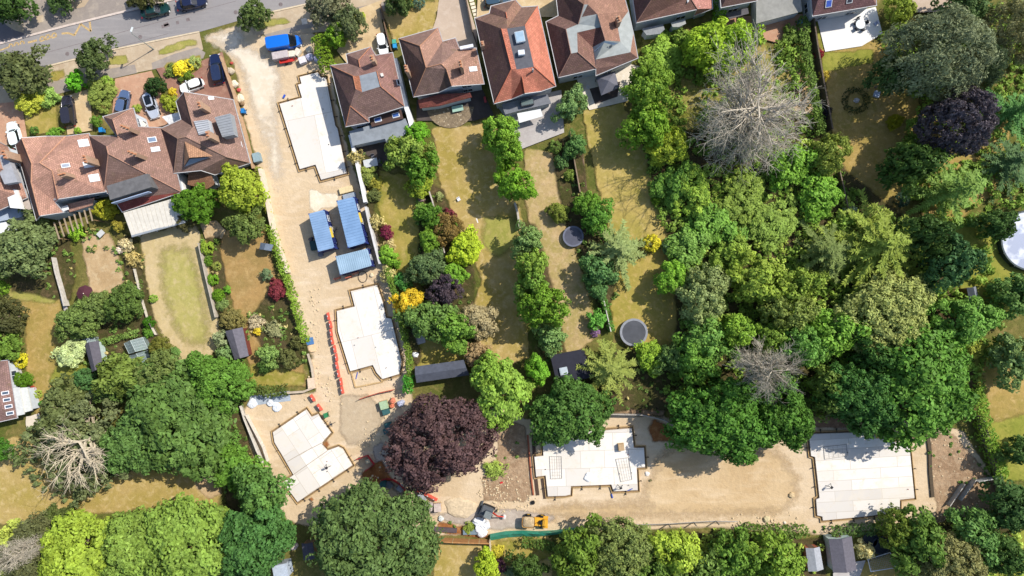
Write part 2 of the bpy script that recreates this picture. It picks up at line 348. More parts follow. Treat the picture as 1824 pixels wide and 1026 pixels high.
track([(1160, 850), (1240, 840), (1320, 850), (1400, 880), (1420, 915)], 4, TRK1, (-7, 7)); track([(1180, 800), (1260, 860), (1330, 900)], 4, TRK2, (-7, 7)); track([(560, 330), (520, 345), (490, 330)], 5, TRK2, (-7, 7))
# gardens: lawns, beds, drives, patios (all flat ground surfaces)
def lawn(px, m, soft=.5, amp=.3, name='lawn'): return sheet(name, px, Z(), m, soft, amp)
lawn([(-90, 800), (30, 775), (60, 790), (110, 840), (220, 840), (385, 815), (400, 860), (390, 905), (300, 905), (200, 915), (100, 930), (-90, 940)], GRASSDRY)
lawn([(345, 840), (390, 822), (398, 880), (370, 895), (345, 870)], PALEEARTH, .8, .3, 'bare_earth')
lawn([(0, 500), (60, 505), (112, 520), (112, 590), (140, 640), (160, 700), (100, 745), (60, 740), (40, 640), (45, 560), (0, 540)], LAWNBROWN)
lawn([(100, 640), (160, 640), (162, 710), (110, 720), (85, 680)], LAWNLUSH, .9)
lawn([(0, 500), (50, 500), (112, 520), (100, 545), (40, 540), (0, 530)], GREENPATCH, .9)
lawn([(247, 415), (352, 395), (365, 440), (388, 530), (394, 610), (370, 645), (305, 645), (270, 560), (255, 480)], ground_mat('pale_worn_lawn', (214, 190, 144), (204, 182, 130), (220, 198, 156), .3, 1.0, .12), .3, .15)
lawn([(275, 430), (345, 425), (362, 480), (382, 560), (385, 600), (365, 632), (320, 622), (292, 570), (272, 500)], ground_mat('olive_lawn', (190, 176, 108), (178, 170, 96), (208, 188, 136), .3, 1.0, .12), 3.2, .3)
lawn([(392, 405), (470, 400), (492, 480), (512, 560), (545, 660), (552, 690), (450, 692), (430, 600), (405, 520), (390, 460)], ground_mat('brown_dry_lawn', (182, 146, 92), (166, 138, 84), (196, 164, 110), .25, 1, .16), .5)
lawn([(440, 640), (500, 650), (545, 665), (548, 690), (445, 695)], LAWNGREEN, .8)
lawn([(142, 420), (200, 412), (225, 500), (215, 525), (160, 525), (150, 470)], PALEEARTH, .6, .3, 'vegetable_plot')
lawn([(665, 300), (745, 310), (752, 400), (745, 480), (710, 520), (690, 440), (670, 360)], LAWNGREEN, .6)
lawn([(728, 585), (850, 610), (845, 655), (742, 660), (735, 620)], LAWNGREEN, .5)
lawn([(765, 225), (880, 215), (905, 300), (935, 400), (935, 480), (945, 640), (850, 665), (835, 560), (855, 500), (830, 420), (785, 350)], GRASSDRY, .5)
lawn([(860, 380), (925, 380), (930, 440), (880, 470), (850, 430)], GREENPATCH, 1.5)
lawn([(930, 260), (990, 270), (1000, 330), (1010, 400), (1040, 480), (1070, 600), (1010, 640), (985, 560), (965, 470), (935, 380)], ground_mat('patchy_dry_grass', (198, 170, 122), (176, 158, 98), (212, 184, 144), .35, 1.3, .18), .6, .3)
lawn([(1035, 195), (1110, 180), (1150, 260), (1190, 350), (1200, 430), (1150, 440), (1085, 420), (1060, 330)], ground_mat('golden_lawn', (192, 168, 98), (170, 156, 78), (204, 180, 116), .2, 1.1, .14))
lawn([(1080, 480), (1200, 430), (1220, 560), (1200, 640), (1130, 640), (1090, 590)], ground_mat('golden_lawn', (188, 164, 90), (166, 152, 72), (204, 176, 110), .2, 1.1, .14))
lawn([(1452, 40), (1550, 60), (1640, 120), (1640, 300), (1590, 400), (1510, 400), (1500, 330), (1475, 200)], LAWNBROWN)
lawn([(1450, 30), (1475, 35), (1470, 90), (1560, 85), (1560, 115), (1465, 130)], LAWNLUSH)
lawn([(1640, 200), (1800, 200), (1800, 330), (1700, 400), (1640, 400)], LAWNBROWN)
lawn([(1690, 400), (1790, 380), (1900, 480), (1900, 560), (1720, 560), (1700, 480)], LAWNLUSH)
lawn([(1730, 620), (1900, 600), (1900, 860), (1780, 860), (1745, 740)], LAWNLUSH)
lawn([(1740, 640), (1900, 640), (1900, 720), (1760, 760)], LAWNBROWN, 1.2)
lawn([(775, 962), (985, 950), (990, 1100), (760, 1100)], GRASSDRY)
lawn([(875, 960), (985, 955), (985, 1000), (900, 1010)], LAWNGREEN, 1.2)
lawn([(1526, 1000), (1620, 975), (1650, 1090), (1500, 1100)], LAWNBROWN)
lawn([(1720, 990), (1800, 940), (1900, 930), (1900, 1100), (1700, 1100)], LAWNLUSH)
lawn([(1140, 60), (1300, 45), (1440, 110), (1440, 240), (1250, 330), (1180, 330), (1140, 200)], ground_mat('rough_grass', (136, 140, 56), (176, 156, 96), (110, 126, 40), .3, 1.4, .22), .8)
lawn([(1410, 120), (1445, 120), (1450, 240), (1415, 250)], PALEEARTH, .7, .3, 'bare_earth')
def flat(name, px, m, amp=0): return sheet(name, px, Z(), m, 0, amp)
flat('driveway', [(-40, 188), (38, 180), (50, 255), (-40, 262)], BRICKL)
flat('driveway', [(112, 172), (160, 158), (165, 232), (120, 240)], GRAVELT)
lawn([(40, 195), (100, 182), (106, 235), (62, 242), (46, 230)], LAWNGREEN, .3, .1)
flat('driveway', [(205, 140), (270, 126), (295, 185), (310, 215), (215, 232), (200, 200)], BRICKL)
flat('driveway', [(245, 180), (300, 175), (310, 225), (245, 228)], BRICKL)
flat('driveway', [(278, 122), (360, 108), (396, 92), (418, 175), (420, 215), (330, 215), (300, 160)], BRICKP)
lawn([(288, 112), (358, 96), (362, 120), (330, 142), (300, 138)], LAWNGREEN, .3, .1)
flat('driveway', [(600, 90), (640, 40), (676, 18), (690, 80), (705, 125), (630, 128)], GRAVELT)
flat('driveway', [(632, 40), (640, 15), (680, 0), (676, 20), (660, 60)], GRAVELT)
lawn([(680, 18), (770, 0), (790, -20), (775, 50), (752, 72), (700, 80)], GRASSDRY, .4)
flat('driveway', [(790, -60), (815, -60), (850, 60), (850, 90), (790, 90), (768, 60), (778, 30)], PINKC)
flat('driveway', [(855, -60), (880, -60), (880, 30), (862, 60), (848, 40)], GRAVELT)
flat('driveway', [(870, -60), (1000, -60), (1000, 30), (870, 30)], GRAVELT)
stp = MB()
for k in range(9): stp.bar(P(834+k*1.8, -4+k*6.2), P(842+k*1.8, -6+k*6.2), .42, .0, .11)
tag(stp.build('stepping_stone_path', mat((246, 232, 205), .9)), kind='structure')
flat('patio', [(742, 178), (860, 160), (880, 205), (845, 215), (742, 215)], DECK)
ring = [(802+42*math.cos(t), 190+38*math.sin(t)) for t in [math.pi*k/14 for k in range(15)]]
flat('patio', ring, PEBBLE)
flat('patio', [(1026, 135), (1110, 112), (1140, 118), (1118, 180), (1050, 196), (1036, 170)], PATIO)
flat('patio', [(1050, 158), (1105, 145), (1100, 172), (1060, 186)], DECK)
flat('patio', [(882, 185), (1000, 160), (1005, 236), (930, 265), (905, 215)], PATIOG)
flat('patio', [(1456, 36), (1560, 12), (1572, 60), (1535, 82), (1470, 92)], PATIOW)
flat('patio', [(1285, 30), (1430, 25), (1440, 60), (1400, 80), (1330, 62), (1290, 60)], BRICKL)
flat('patio', [(620, 235), (740, 225), (735, 290), (640, 300)], DECK)
flat('patio', [(726, 572), (752, 572), (758, 610), (735, 617)], PATIOG)
flat('patio', [(98, 505), (106, 505), (124, 560), (118, 565)], PATIOG)
flat('patio', [(356, 395), (385, 392), (402, 410), (395, 425), (365, 425)], PALEEARTH, .15)
flat('patio', [(18, 645), (30, 640), (40, 665), (30, 690), (22, 690)], PATIOG)
flat('patio', [(46, 742), (70, 735), (75, 755), (48, 765)], PATIO, .2)
flat('patio', [(1620, -20), (1700, -30), (1700, 20), (1630, 22)], PINKC)
flat('patio', [(1526, 1000), (1542, 998), (1520, 1060), (1484, 1060), (1484, 1021)], PATIOG)
# planting beds under the shrubs between gardens
for bed in ([(0, 420), (120, 410), (140, 470), (130, 540), (20, 520)], [(205, 420), (250, 420), (275, 560), (300, 650), (210, 650), (225, 520)], [(365, 420), (392, 420), (412, 540), (445, 680), (415, 690), (392, 600)],
            [(480, 520), (515, 520), (560, 640), (545, 650), (470, 640), (440, 560)], [(628, 260), (680, 290), (672, 380), (700, 480), (760, 640), (735, 660), (690, 480), (640, 340)],
            [(740, 320), (790, 330), (835, 430), (850, 500), (850, 620), (760, 600), (745, 480)], [(925, 385), (960, 400), (1000, 560), (1010, 650), (960, 640), (935, 500)],
            [(975, 250), (1040, 240), (1050, 340), (1090, 430), (1100, 520), (1075, 590), (1040, 480), (1000, 380)], [(120, 560), (270, 560), (300, 650), (170, 700), (150, 640)],
            [(1140, 240), (1440, 200), (1510, 300), (1660, 420), (1740, 600), (1740, 740), (1200, 740), (1200, 560), (1190, 440)], [(985, 640), (1200, 610), (1200, 735), (1060, 735), (980, 720)],
            [(380, 700), (430, 700), (470, 880), (500, 930), (400, 910), (390, 800)], [(1040, 950), (1300, 945), (1480, 958), (1470, 1100), (990, 1100), (1000, 980)], [(1640, 940), (1800, 910), (1824, 940), (1780, 1026), (1540, 980)]):
    sheet('planting_bed', bed, Z(), BED, .9, .4)
# ---------------------------------------------------------------- foliage meshes
def npmesh(name, V, F, tint, m=None):
    me = bpy.data.meshes.new(name); nv = len(V); nf, k = F.shape
    me.vertices.add(nv); me.vertices.foreach_set('co', V.astype(np.float32).ravel())
    me.loops.add(nf*k); me.loops.foreach_set('vertex_index', F.astype(np.int32).ravel())
    me.polygons.add(nf); me.polygons.foreach_set('loop_start', np.arange(0, nf*k, k, dtype=np.int32))
    at = me.attributes.new('tint', 'FLOAT', 'FACE'); at.data.foreach_set('value', tint.astype(np.float32))
    me.update(calc_edges=True); me.materials.append(m or FOL); return me
def leafcards(c, nrm, size, rng, aspect=.6, axis=None):
    """diamond leaf sprays at centres c, facing nrm"""
    n = len(c); nrm = nrm/np.linalg.norm(nrm, axis=1, keepdims=True)
    a = rng.normal(size=(n, 3)) if axis is None else axis+rng.normal(size=(n, 3))*.15
    u = a-nrm*np.sum(a*nrm, 1, keepdims=True); u /= np.linalg.norm(u, axis=1, keepdims=True)
    w = np.cross(nrm, u); s = size[:, None]
    V = np.stack([c-u*s, c+w*s*aspect-u*s*.1, c+u*s, c-w*s*aspect+u*s*.1], 1).reshape(-1, 3)
    return V, np.arange(4*n).reshape(n, 4)
def unit(rng, n):
    v = rng.normal(size=(n, 3)); return v/np.linalg.norm(v, axis=1, keepdims=True)
def crown_mesh(name, seed, R, nclump, cr, per, leaf, flatz=.72, lobes=.2, zmin=-.35, inner=.25, up=.5, aspect=.6):
    rng = np.random.default_rng(seed)
    d = unit(rng, nclump*4); d = d[d[:, 2] > zmin][:nclump]; n = len(d)
    th = np.arctan2(d[:, 1], d[:, 0]); f = np.ones(n)
    for k in (2, 3, 5, 7): f += lobes/(k**.5)*np.cos(k*th+rng.uniform(0, 6.28))*rng.uniform(.5, 1)
    f += rng.normal(size=n)*.05
    bulge = sum(np.cos(k*th+rng.uniform(0, 6.28))*rng.uniform(.4, 1) for k in (9, 13))*lobes*.12; f += bulge
    u = np.where(rng.random(n) < inner, rng.uniform(.35, .75, n), rng.uniform(.82, 1.0, n))
    rad = R-cr*.6
    c = d*(rad*f*u)[:, None]; c[:, 2] = d[:, 2]*R*u*flatz*(1+.12*np.cos(3*th+seed))
    crs = cr*rng.uniform(.65, 1.25, n)
    ct = rng.uniform(.25, .75, n)
    idx = np.repeat(np.arange(n), per); m = len(idx)
    e = unit(rng, m); e[:, 2] = np.abs(e[:, 2])*.9-.25
    q = rng.uniform(.45, 1, m)**.5
    pos = c[idx]+e*(crs[idx]*q)[:, None]*np.array([1, 1, .75])
    nr = e+.6*rng.normal(size=(m, 3))+np.array([0, 0, up])+d[idx]*.3
    V, F = leafcards(pos, nr, leaf*rng.uniform(.6, 1.35, m), rng, aspect)
    tint = np.clip(ct[idx]+rng.normal(size=m)*.17, 0, 1)
    return npmesh(name, V, F, tint)
def spruce_mesh(name, seed, R, H, whorls=7, nb=8, droop=.2, leaf=.4, dens=1.0):
    """conifer: whorls of long boughs carrying flat needle sprays"""
    rng = np.random.default_rng(seed); Cc = []; Ax = []; Sz = []; Ti = []; Nr = []
    for k in range(whorls):
        t = (k+.3)/whorls; z0 = H*(.16+.8*t); L = R*(1-t)**.85*1.02+.3
        for j in range(nb if t < .75 else 6):
            a = 2*math.pi*(j+.5*(k % 2)+rng.uniform(-.3, .3))/nb; Lj = L*rng.uniform(.6, 1.15); bt = rng.uniform(.2, .8)
            dr = np.array([math.cos(a), math.sin(a), 0]); sd_ = np.array([-dr[1], dr[0], 0])
            ns = max(4, int(Lj/.3*dens))
            for i in range(1, ns+1):
                s = i/ns; p = dr*Lj*s+np.array([0, 0, z0-droop*Lj*s*s+.12*Lj*max(0, s-.75)])
                wl = Lj*.16*(1-s*.7)*rng.uniform(.7, 1.2)+.16
                for sg in (-1, 1):
                    ax = dr*.75+sd_*sg
                    m_ = max(1, int(wl/.42))
                    for q in range(m_):
                        Cc.append(p+ax/1.25*wl*(q+.5)/m_+rng.normal(size=3)*.05); Ax.append(ax+np.array([0, 0, -.2])); Sz.append(leaf*rng.uniform(.7, 1.2)); Ti.append(bt*.55+.12+.3*s+rng.normal()*.1); Nr.append([0, 0, 1.])
                Cc.append(p); Ax.append(dr); Sz.append(leaf*1.1); Ti.append(bt*.5+.4+rng.normal()*.08); Nr.append([0, 0, 1.])
    Cc = np.array(Cc); Nr = np.array(Nr)+rng.normal(size=Cc.shape)*.3
    V, F = leafcards(Cc, Nr, np.array(Sz), rng, .3, np.array(Ax))
    return npmesh(name, V, F, np.clip(np.array(Ti), 0, 1))
def dead_mesh(name, seed, R, H, n0=16, gens=4, thick=.22, spread=1.0, twigs=3, fan=None):
    rng = np.random.default_rng(seed); b = MB()
    def grow(p, d, L, r, g):
        seg = 4; q = np.array(p)
        for i in range(seg):
            d = d+rng.normal(size=3)*.13; d[2] -= .03*(i > 1); d /= np.linalg.norm(d)
            e = q+d*L/seg; r1 = r*(1-.75*(i+1)/seg)+.012
            b.tube(q, e, max(.014, r*(1-.75*i/seg)), max(.012, r1), 4 if g < 2 else 3)
            if g < gens:
                for _ in range(twigs if g else 2):
                    if rng.random() < .8:
                        dd = d+rng.normal(size=3)*.62; dd[2] *= .6; dd /= np.linalg.norm(dd)
                        grow(e, dd, L*rng.uniform(.38, .62), r1*.7, g+1)
            q = e
    b.tube((0, 0, 0), (0, 0, H*.55), thick*1.6, thick*1.1, 8); b.tube((0, 0, H*.55), (.2, .1, H*.95), thick*1.1, .05, 6)
    for i in range(n0):
        a = (2*math.pi*i/n0 if fan is None else fan[0]+(fan[1]-fan[0])*(i+.5)/n0)+rng.uniform(-.25, .25); z = H*(.35+.6*(i*.618 % 1)); el = rng.uniform(-.05, .35)
        d = np.array([math.cos(a), math.sin(a), el]); grow((0, 0, z), d/np.linalg.norm(d), R*rng.uniform(.65, 1.0)*spread, thick*.6, 1)
    me = b.mesh(name); return me
PR = {}
for s in range(3):
    PR['oak', s] = crown_mesh('crown_oak', 10+s, 8, 430, 1.05, 40, .34, .62, .3)
    PR['lobed', s] = crown_mesh('crown_lobed', 20+s, 8, 300, 1.35, 60, .33, .6, .16, inner=.1, up=.9)
    PR['fine', s] = crown_mesh('crown_fine', 30+s, 8, 640, .85, 36, .25, .62, .2)
    PR['oakm', s] = crown_mesh('crown_oak_medium', 40+s, 4, 135, .8, 34, .27, .7, .42, inner=.3)
    PR['lobedm', s] = crown_mesh('crown_lobed_medium', 50+s, 4, 110, .85, 48, .25, .7, .32, inner=.15, up=.8)
    PR['finem', s] = crown_mesh('crown_fine_medium', 60+s, 4, 210, .6, 34, .2, .68, .34, inner=.2)
    PR['shrub', s] = crown_mesh('crown_shrub', 70+s, 1.6, 42, .45, 26, .17, .8, .2, zmin=-.2)
    PR['loose', s] = crown_mesh('crown_loose', 80+s, 1.6, 34, .5, 20, .24, .6, .32, zmin=-.2, aspect=.4)
    PR['ball', s] = crown_mesh('crown_clipped', 90+s, 1.2, 90, .2, 22, .09, .85, .03, zmin=-.3, inner=.1, up=.6)
    PR['pine', s] = crown_mesh('crown_pine', 100+s, 8, 250, 1.3, 75, .26, .55, .17, inner=.15, aspect=.35, up=.8)
    PR['spruce', s] = spruce_mesh('crown_spruce', 110+s, 5.4, 10.5)
for s in range(2):
    PR['dead', s] = dead_mesh('dead_boughs', 200+s, 6.0, 8, 30, 3, .19, 1.0, 3)
PR['open', 0] = crown_mesh('crown_open', 150, 8, 230, .8, 34, .27, .4, .3, inner=.5)
PR['cedar', 0] = spruce_mesh('crown_cedar', 140, 8, 10, 8, 10, .1, .44, 1.2)
BASER = {'oak': 8, 'lobed': 8, 'fine': 8, 'oakm': 4, 'lobedm': 4, 'finem': 4, 'shrub': 1.6, 'loose': 1.6, 'ball': 1.2, 'pine': 8, 'spruce': 5.4, 'dead': 8, 'cedar': 8}
def trunk_mesh(seed):
    rng = random.Random(seed); b = MB()
    b.tube((0, 0, -.01), (0, 0, .08), .085, .055, 10); b.tube((0, 0, .08), (.01, 0, .4), .055, .045, 10); b.tube((.01, 0, .4), (.03, .02, .75), .045, .02, 8)
    for i in range(11):
        a = i*2.4+rng.uniform(-.3, .3); z = .3+.035*i; L = rng.uniform(.5, .85)*(1 if i < 7 else .6)
        p = Vector((.01, 0, z)); d = Vector((math.cos(a), math.sin(a), .45)).normalized(); r = .022
        for k in range(4):
            q = p+Vector((d.x*L/4, d.y*L/4, d.z*L/4*.5)); b.tube(p, q, r, r*.72, 5)
            for sg in (-1, 1):
                dd = (d+Vector((-d.y, d.x, 0))*sg*.8).normalized(); b.tube(q, q+Vector((dd.x, dd.y, dd.z*.5))*L*.22, r*.45, r*.12, 4)
            p = q; r *= .72; d = (d+Vector((rng.uniform(-.3, .3), rng.uniform(-.3, .3), 0))).normalized()
    me = b.mesh('trunk'); me.materials.append(mat((150, 132, 112), .95, .3, 4)); 
    return me
TRK = [trunk_mesh(i) for i in range(3)]
BARKG = mat((206, 194, 174), .95, .25, 3)
BARKD = mat((206, 188, 160), .95, .25, 3)
for s in range(2): PR['dead', s].materials.append(BARKG)
PR['dead', 2] = dead_mesh('dead_limbs', 230, 6.0, 8, 10, 3, .4, 1.2, 3, (2.6, 5.7)); PR['dead', 2].materials.append(mat((214, 198, 170), .95, .2, 3))
GF = 1.02     # leaves look darker than a flat card of their colour: self shading inside the crown
cnt = [0]
def fcol(rgb, g=None):
    a = A(rgb, 1.12/(g or GF)); m = a[0]*.25+a[1]*.65+a[2]*.1; f = .05; q = [a[i]*(1-f)+m*f for i in range(3)]; return (q[0]*1.07, q[1]*.94, q[2]*.92, 1)
def tree(px, py, r, h, kind, rgb, label, cat='tree', name=None, group=None, squash=1.0, rot=None, low=.08):
    h *= .66 if h > 9 else .78
    cnt[0] += 1; i = cnt[0]; rng = random.Random(i*7)
    if squash == 1.0 and kind not in ('spruce', 'cedar'): squash = rng.uniform(.86, 1.08)
    zc_ = h*(.5 if kind not in ('spruce', 'cedar') else .35)
    p = P(px, py, zc_); rm = r*M2*(CAMH-zc_)/CAMH
    if name is None: name = {'spruce': 'conifer_tree', 'cedar': 'conifer_tree', 'pine': 'pine_tree'}.get(kind, 'broadleaf_tree')
    if kind in ('oak', 'lobed', 'fine') and r < 56: kind += 'm'
    root = empty(name, (p.x, p.y, 0), rng.uniform(0, 6.28) if rot is None else rot, label, cat, group)
    v = i % 3 if (kind, i % 3) in PR else 0
    s = rm/BASER[kind]
    t = link('trunk', TRK[i % 3], None, root); 
    if kind in ('spruce', 'cedar'):
        H0 = 10.5 if kind == 'spruce' else 10
        c = link('crown', PR[kind, v], None, root, scale=(s, s*squash, h/H0))
        t.scale = (rm*.35, rm*.35, h*.75)
    else:
        half = h*(1-low)/2; fz = {'oak': .62, 'lobed': .6, 'fine': .62, 'oakm': .7, 'lobedm': .7, 'finem': .68, 'pine': .55}[kind]
        R0 = BASER[kind]; sz = half/(R0*fz*.85)
        c = link('crown', PR[kind, v], None, root, loc=(0, 0, h-half), scale=(s, s*squash, sz*1.0))
        t.scale = (rm*.8, rm*.8*squash, h*.86)
    if 1140 < px < 1510 and 60 < py < 660 and kind not in ('spruce', 'cedar'): rgb = tuple(int(a_*.68+b_*.32) for a_, b_ in zip(rgb, (140, 194, 62)))
    c.color = fcol(rgb)
    return root
def shrub(px, py, r, h, kind, rgb, label, cat='shrub', name='shrub', group=None, squash=1.0, rot=None):
    cnt[0] += 1; i = cnt[0]; rng = random.Random(i*7)
    p = P(px, py, h*.6); rm = r*M2; s = rm/BASER[kind]; fz = {'shrub': .8, 'loose': .6, 'ball': .85}.get(kind, .7)
    big = {'oak': 'oakm', 'lobed': 'lobedm', 'fine': 'finem'}.get(kind)
    if big: kind = big; s = rm/BASER[kind]; fz = .7
    v = i % 3
    o = link(name, PR[kind, v], None, None, loc=(p.x, p.y, h*.42), rz=rng.uniform(0, 6.28) if rot is None else rot, scale=(s, s*squash, h*.56/(BASER[kind]*fz)))
    o.color = fcol(rgb); tag(o, label, cat, group); return o
def hedge(pts, w, h, rgb, label, seed=1, leaf=.17, dens=34, name='hedge', cat='hedge', clip=True):
    rng = np.random.default_rng(seed); Q = [P(x, y, h*.7) for x, y in pts]; pos = []; nr = []; ti = []
    for a, b in zip(Q, Q[1:]):
        L = (b-a).length; n = int(L*(w+h*1.2)*dens)
        d = np.array((b-a).normalized()); s_ = np.array([-d[1], d[0], 0])
        t = rng.uniform(0, L, n); u = rng.uniform(-1, 1, n); top = rng.random(n) < .6
        bump = .12*np.sin(t*2.3+seed)+.1*np.sin(t*5.1+2*u)
        x = np.where(top, u*w/2, np.sign(u)*w/2*(1+bump)); z = np.where(top, h*(1+bump*.8)-.12*np.abs(u)*h, rng.uniform(.05, 1, n)*h)
        pp = np.array(a)*[1, 1, 0]+d*t[:, None]+s_*(x+rng.normal(size=n)*.09)[:, None]; pp[:, 2] = z+rng.normal(size=n)*.08
        nn = np.where(top[:, None], np.array([0, 0, 1.]), s_*np.sign(u)[:, None]+np.array([0, 0, .5]))
        pos.append(pp); nr.append(nn+rng.normal(size=(n, 3))*.6); ti.append(np.clip(.5+.2*np.sin(t*1.7+seed)+rng.normal(size=n)*.18, 0, 1))
    c = np.concatenate(pos); V, F = leafcards(c, np.concatenate(nr), leaf*rng.uniform(.6, 1.4, len(c)), rng)
    o = link(name, npmesh(name, V, F, np.concatenate(ti))); o.color = fcol(rgb); tag(o, label, cat); return o
def cover(polys, dens, hmax, leaf, rgb, name, label, seed, cr=.5, per=22):
    """low growth nobody could count: clumps scattered over areas of ground"""
    rng = np.random.default_rng(seed); cs = []
    for poly, k in polys:
        pts = [P(x, y) for x, y in poly]; q = [(p.x, p.y) for p in pts]
        xs = [p[0] for p in q]; ys = [p[1] for p in q]; n = int((max(xs)-min(xs))*(max(ys)-min(ys))*dens*k)
        x = rng.uniform(min(xs), max(xs), n); y = rng.uniform(min(ys), max(ys), n); m = inside(x, y, q); x = x[m]; y = y[m]
        keep = np.array([mnoise.noise(Vector((a*.25, b*.25, seed))) > (-.4 if seed < 3 else -.22) for a, b in zip(x, y)], bool) if len(x) else np.zeros(0, bool)
        x = x[keep]; y = y[keep]
        hh = np.array([.5+.8*mnoise.noise(Vector((a*.3, b*.3, seed+9))) for a, b in zip(x, y)])
        cs.append(np.stack([x, y, np.clip(hh, .12, 1)*hmax*rng.uniform(.6, 1.1, len(x))], 1))
    c = np.concatenate(cs); n = len(c); idx = np.repeat(np.arange(n), per); m = len(idx)
    e = unit(rng, m); e[:, 2] = np.abs(e[:, 2]); r = cr*rng.uniform(.5, 1.2, n)
    pos = c[idx]*np.array([1, 1, 0])+e*(r[idx]*rng.uniform(.5, 1, m))[:, None]; pos[:, 2] = np.maximum(.03, c[idx, 2]*rng.uniform(.1, 1, m)**.5+e[:, 2]*.1)
    V, F = leafcards(pos, e+rng.normal(size=(m, 3))*.6+np.array([0, 0, .7]), leaf*rng.uniform(.6, 1.4, m), rng)
    ct = rng.uniform(.1, .9, n)
    o = link(name, npmesh(name, V, F, np.clip(ct[idx]+rng.normal(size=m)*.15, 0, 1))); o.color = fcol(rgb)
    tag(o, label, name.replace('_', ' '), kind='stuff'); return o
# ---------------------------------------------------------------- buildings
BROWN = (150, 116, 102); BROWND = (128, 98, 88); WARM = (196, 150, 130); ORANGE = (216, 136, 110); WHITEW = (214, 220, 226)
HS = .88
CT = [Vector((0, 0, 0))]
WALLM = mat((216, 222, 228), .8, .06, 2); FRAME = mat((236, 238, 238), .5, .04, 2); PANE = glass_mat((58, 68, 84)); LEAD = mat((170, 174, 178), .6, .15, 3)
GUT = mat((205, 204, 204), .6, .08, 3); BRK = mat((186, 152, 126), .9, .22, 9); POT = mat((206, 142, 104), .8, .15, 5)
WF = MB().box(-.5, -.05, 0, .5, .05, .06).box(-.5, -.05, .94, .5, .05, 1).box(-.5, -.05, .06, -.45, .05, .94).box(.45, -.05, .06, .5, .05, .94).box(-.025, -.05, .06, .025, .05, .94).mesh('window')
WP = MB().box(-.45, -.02, .06, .45, .02, .94).mesh('pane')
def uvmesh(me, rot=None):
    uv = me.uv_layers.new(name='UVMap')
    for p in me.polygons:
        n = p.normal; u = Vector((0, 0, 1)).cross(n)
        u = Vector((math.cos(rot), math.sin(rot), 0)) if rot is not None else (u.normalized() if u.length > .05 else Vector((.966, .26, 0)))
        v = n.cross(u)
        for li in p.loop_indices:
            c = me.vertices[me.loops[li].vertex_index].co; uv.data[li].uv = (c.dot(u), c.dot(v))
def inset_poly(pts, d):
    n = len(pts); out = []
    ar = sum(pts[i].x*pts[(i+1) % n].y-pts[(i+1) % n].x*pts[i].y for i in range(n)); sg = 1 if ar > 0 else -1
    for i in range(n):
        a, b, c = pts[i-1], pts[i], pts[(i+1) % n]
        e1 = Vector((b.x-a.x, b.y-a.y)).normalized(); e2 = Vector((c.x-b.x, c.y-b.y)).normalized()
        n1 = Vector((-e1.y, e1.x))*sg; n2 = Vector((-e2.y, e2.x))*sg; m = (n1+n2)
        m = m.normalized()*d/max(.45, m.normalized().dot(n1)) if m.length > .05 else n1*d
        out.append(Vector((b.x+m.x, b.y+m.y, b.z)))
    return out
def roof_mesh(name, V, faces, m, parent, thick=.0):
    b = MB(); b.add(V, [f for f, k in faces]); me = b.mesh(name)
    for x in m: me.materials.append(x)
    for p, (f, k) in zip(me.polygons, faces): p.material_index = k
    bm = bmesh.new(); bm.from_mesh(me); bmesh.ops.delete(bm, geom=[v for v in bm.verts if not v.link_faces], context='VERTS'); bmesh.ops.triangulate(bm, faces=[f for f in bm.faces if len(f.verts) > 4]) 
    for f in bm.faces:
        f.normal_update()
        if f.normal.z < 0: f.normal_flip()
    bm.to_mesh(me); bm.free(); me.update(); uvmesh(me); return link(name, me, None, parent)
def put(o, parent):
    o.parent = parent; return o
def chimney(parent, top, base, zt, zb, w=.75, l=1.2, ang=-1.3, pots=2):
    """brick stack standing at base, its top seen at top"""
    w *= .75; l *= .78; zt = zt*HS-.5; zb *= HS; t = P(*top, zt)-CT[0]; b_ = MB().box(-w/2, -l/2, zb-.8, w/2, l/2, zt).box(-w/2-.06, -l/2-.06, zt, w/2+.06, l/2+.06, zt+.12)
    c = b_.build('chimney', BRK, parent, (t.x, t.y, 0), ang)
    for k in range(pots):
        MB().tube((0, (k-(pots-1)/2)*l*.42, zt+.12), (0, (k-(pots-1)/2)*l*.42, zt+.5), .15, .12, 10).build('chimney_pot', POT, c)
    return c
def roofbox(name, parent, px, z, h, m, ang, ws=None, glass=None):
    """box on a roof: px centre, size in photo pixels (w,l)"""
    z *= HS; p = P(px[0], px[1], z)-CT[0]; w, l = ws[0]*M2*.93, ws[1]*M2*.93
    o = MB().box(-w/2, -l/2, -h, w/2, l/2, 0).build(name, m, parent, (p.x, p.y, z), ang, bevel=.03)
    if glass: MB().box(-w/2+.12, -l/2+.12, 0, w/2-.12, l/2-.12, .03).build('pane', glass, o)
    return o
def skylight(parent, V, px, zz, size, tilt_face, m=None, gl=None):
    """roof window lying in the plane of roof face tilt_face"""
    a, b_, c = [Vector(V[i])+CT[0] for i in tilt_face[:3]]; n = (b_-a).cross(c-a).normalized()
    if n.z < 0: n = -n
    o0 = P(px[0], px[1], 0); cp = Vector((0, 0, CAMH)); d = (o0-cp); t = (a-cp).dot(n)/d.dot(n); p = cp+d*t+n*.07-CT[0]
    u = Vector((0, 0, 1)).cross(n); u = u.normalized() if u.length > .03 else Vector((1, .2, 0)).normalized(); v = n.cross(u)
    M = Matrix((u, v, n)).transposed().to_4x4(); M.translation = p
    w, l = size[0]*M2*.93/2, size[1]*M2*.93/2
    if abs(u.y) > abs(u.x): w, l = l, w
    f = MB().box(-w, -l, -.08, w, l, .03).build('skylight', m or FRAME, parent); f.matrix_local = M
    MB().box(-w+.1, -l+.1, .03, w-.1, l-.1, .045).build('pane', gl or glass_mat((120, 140, 165)), f)
    return f
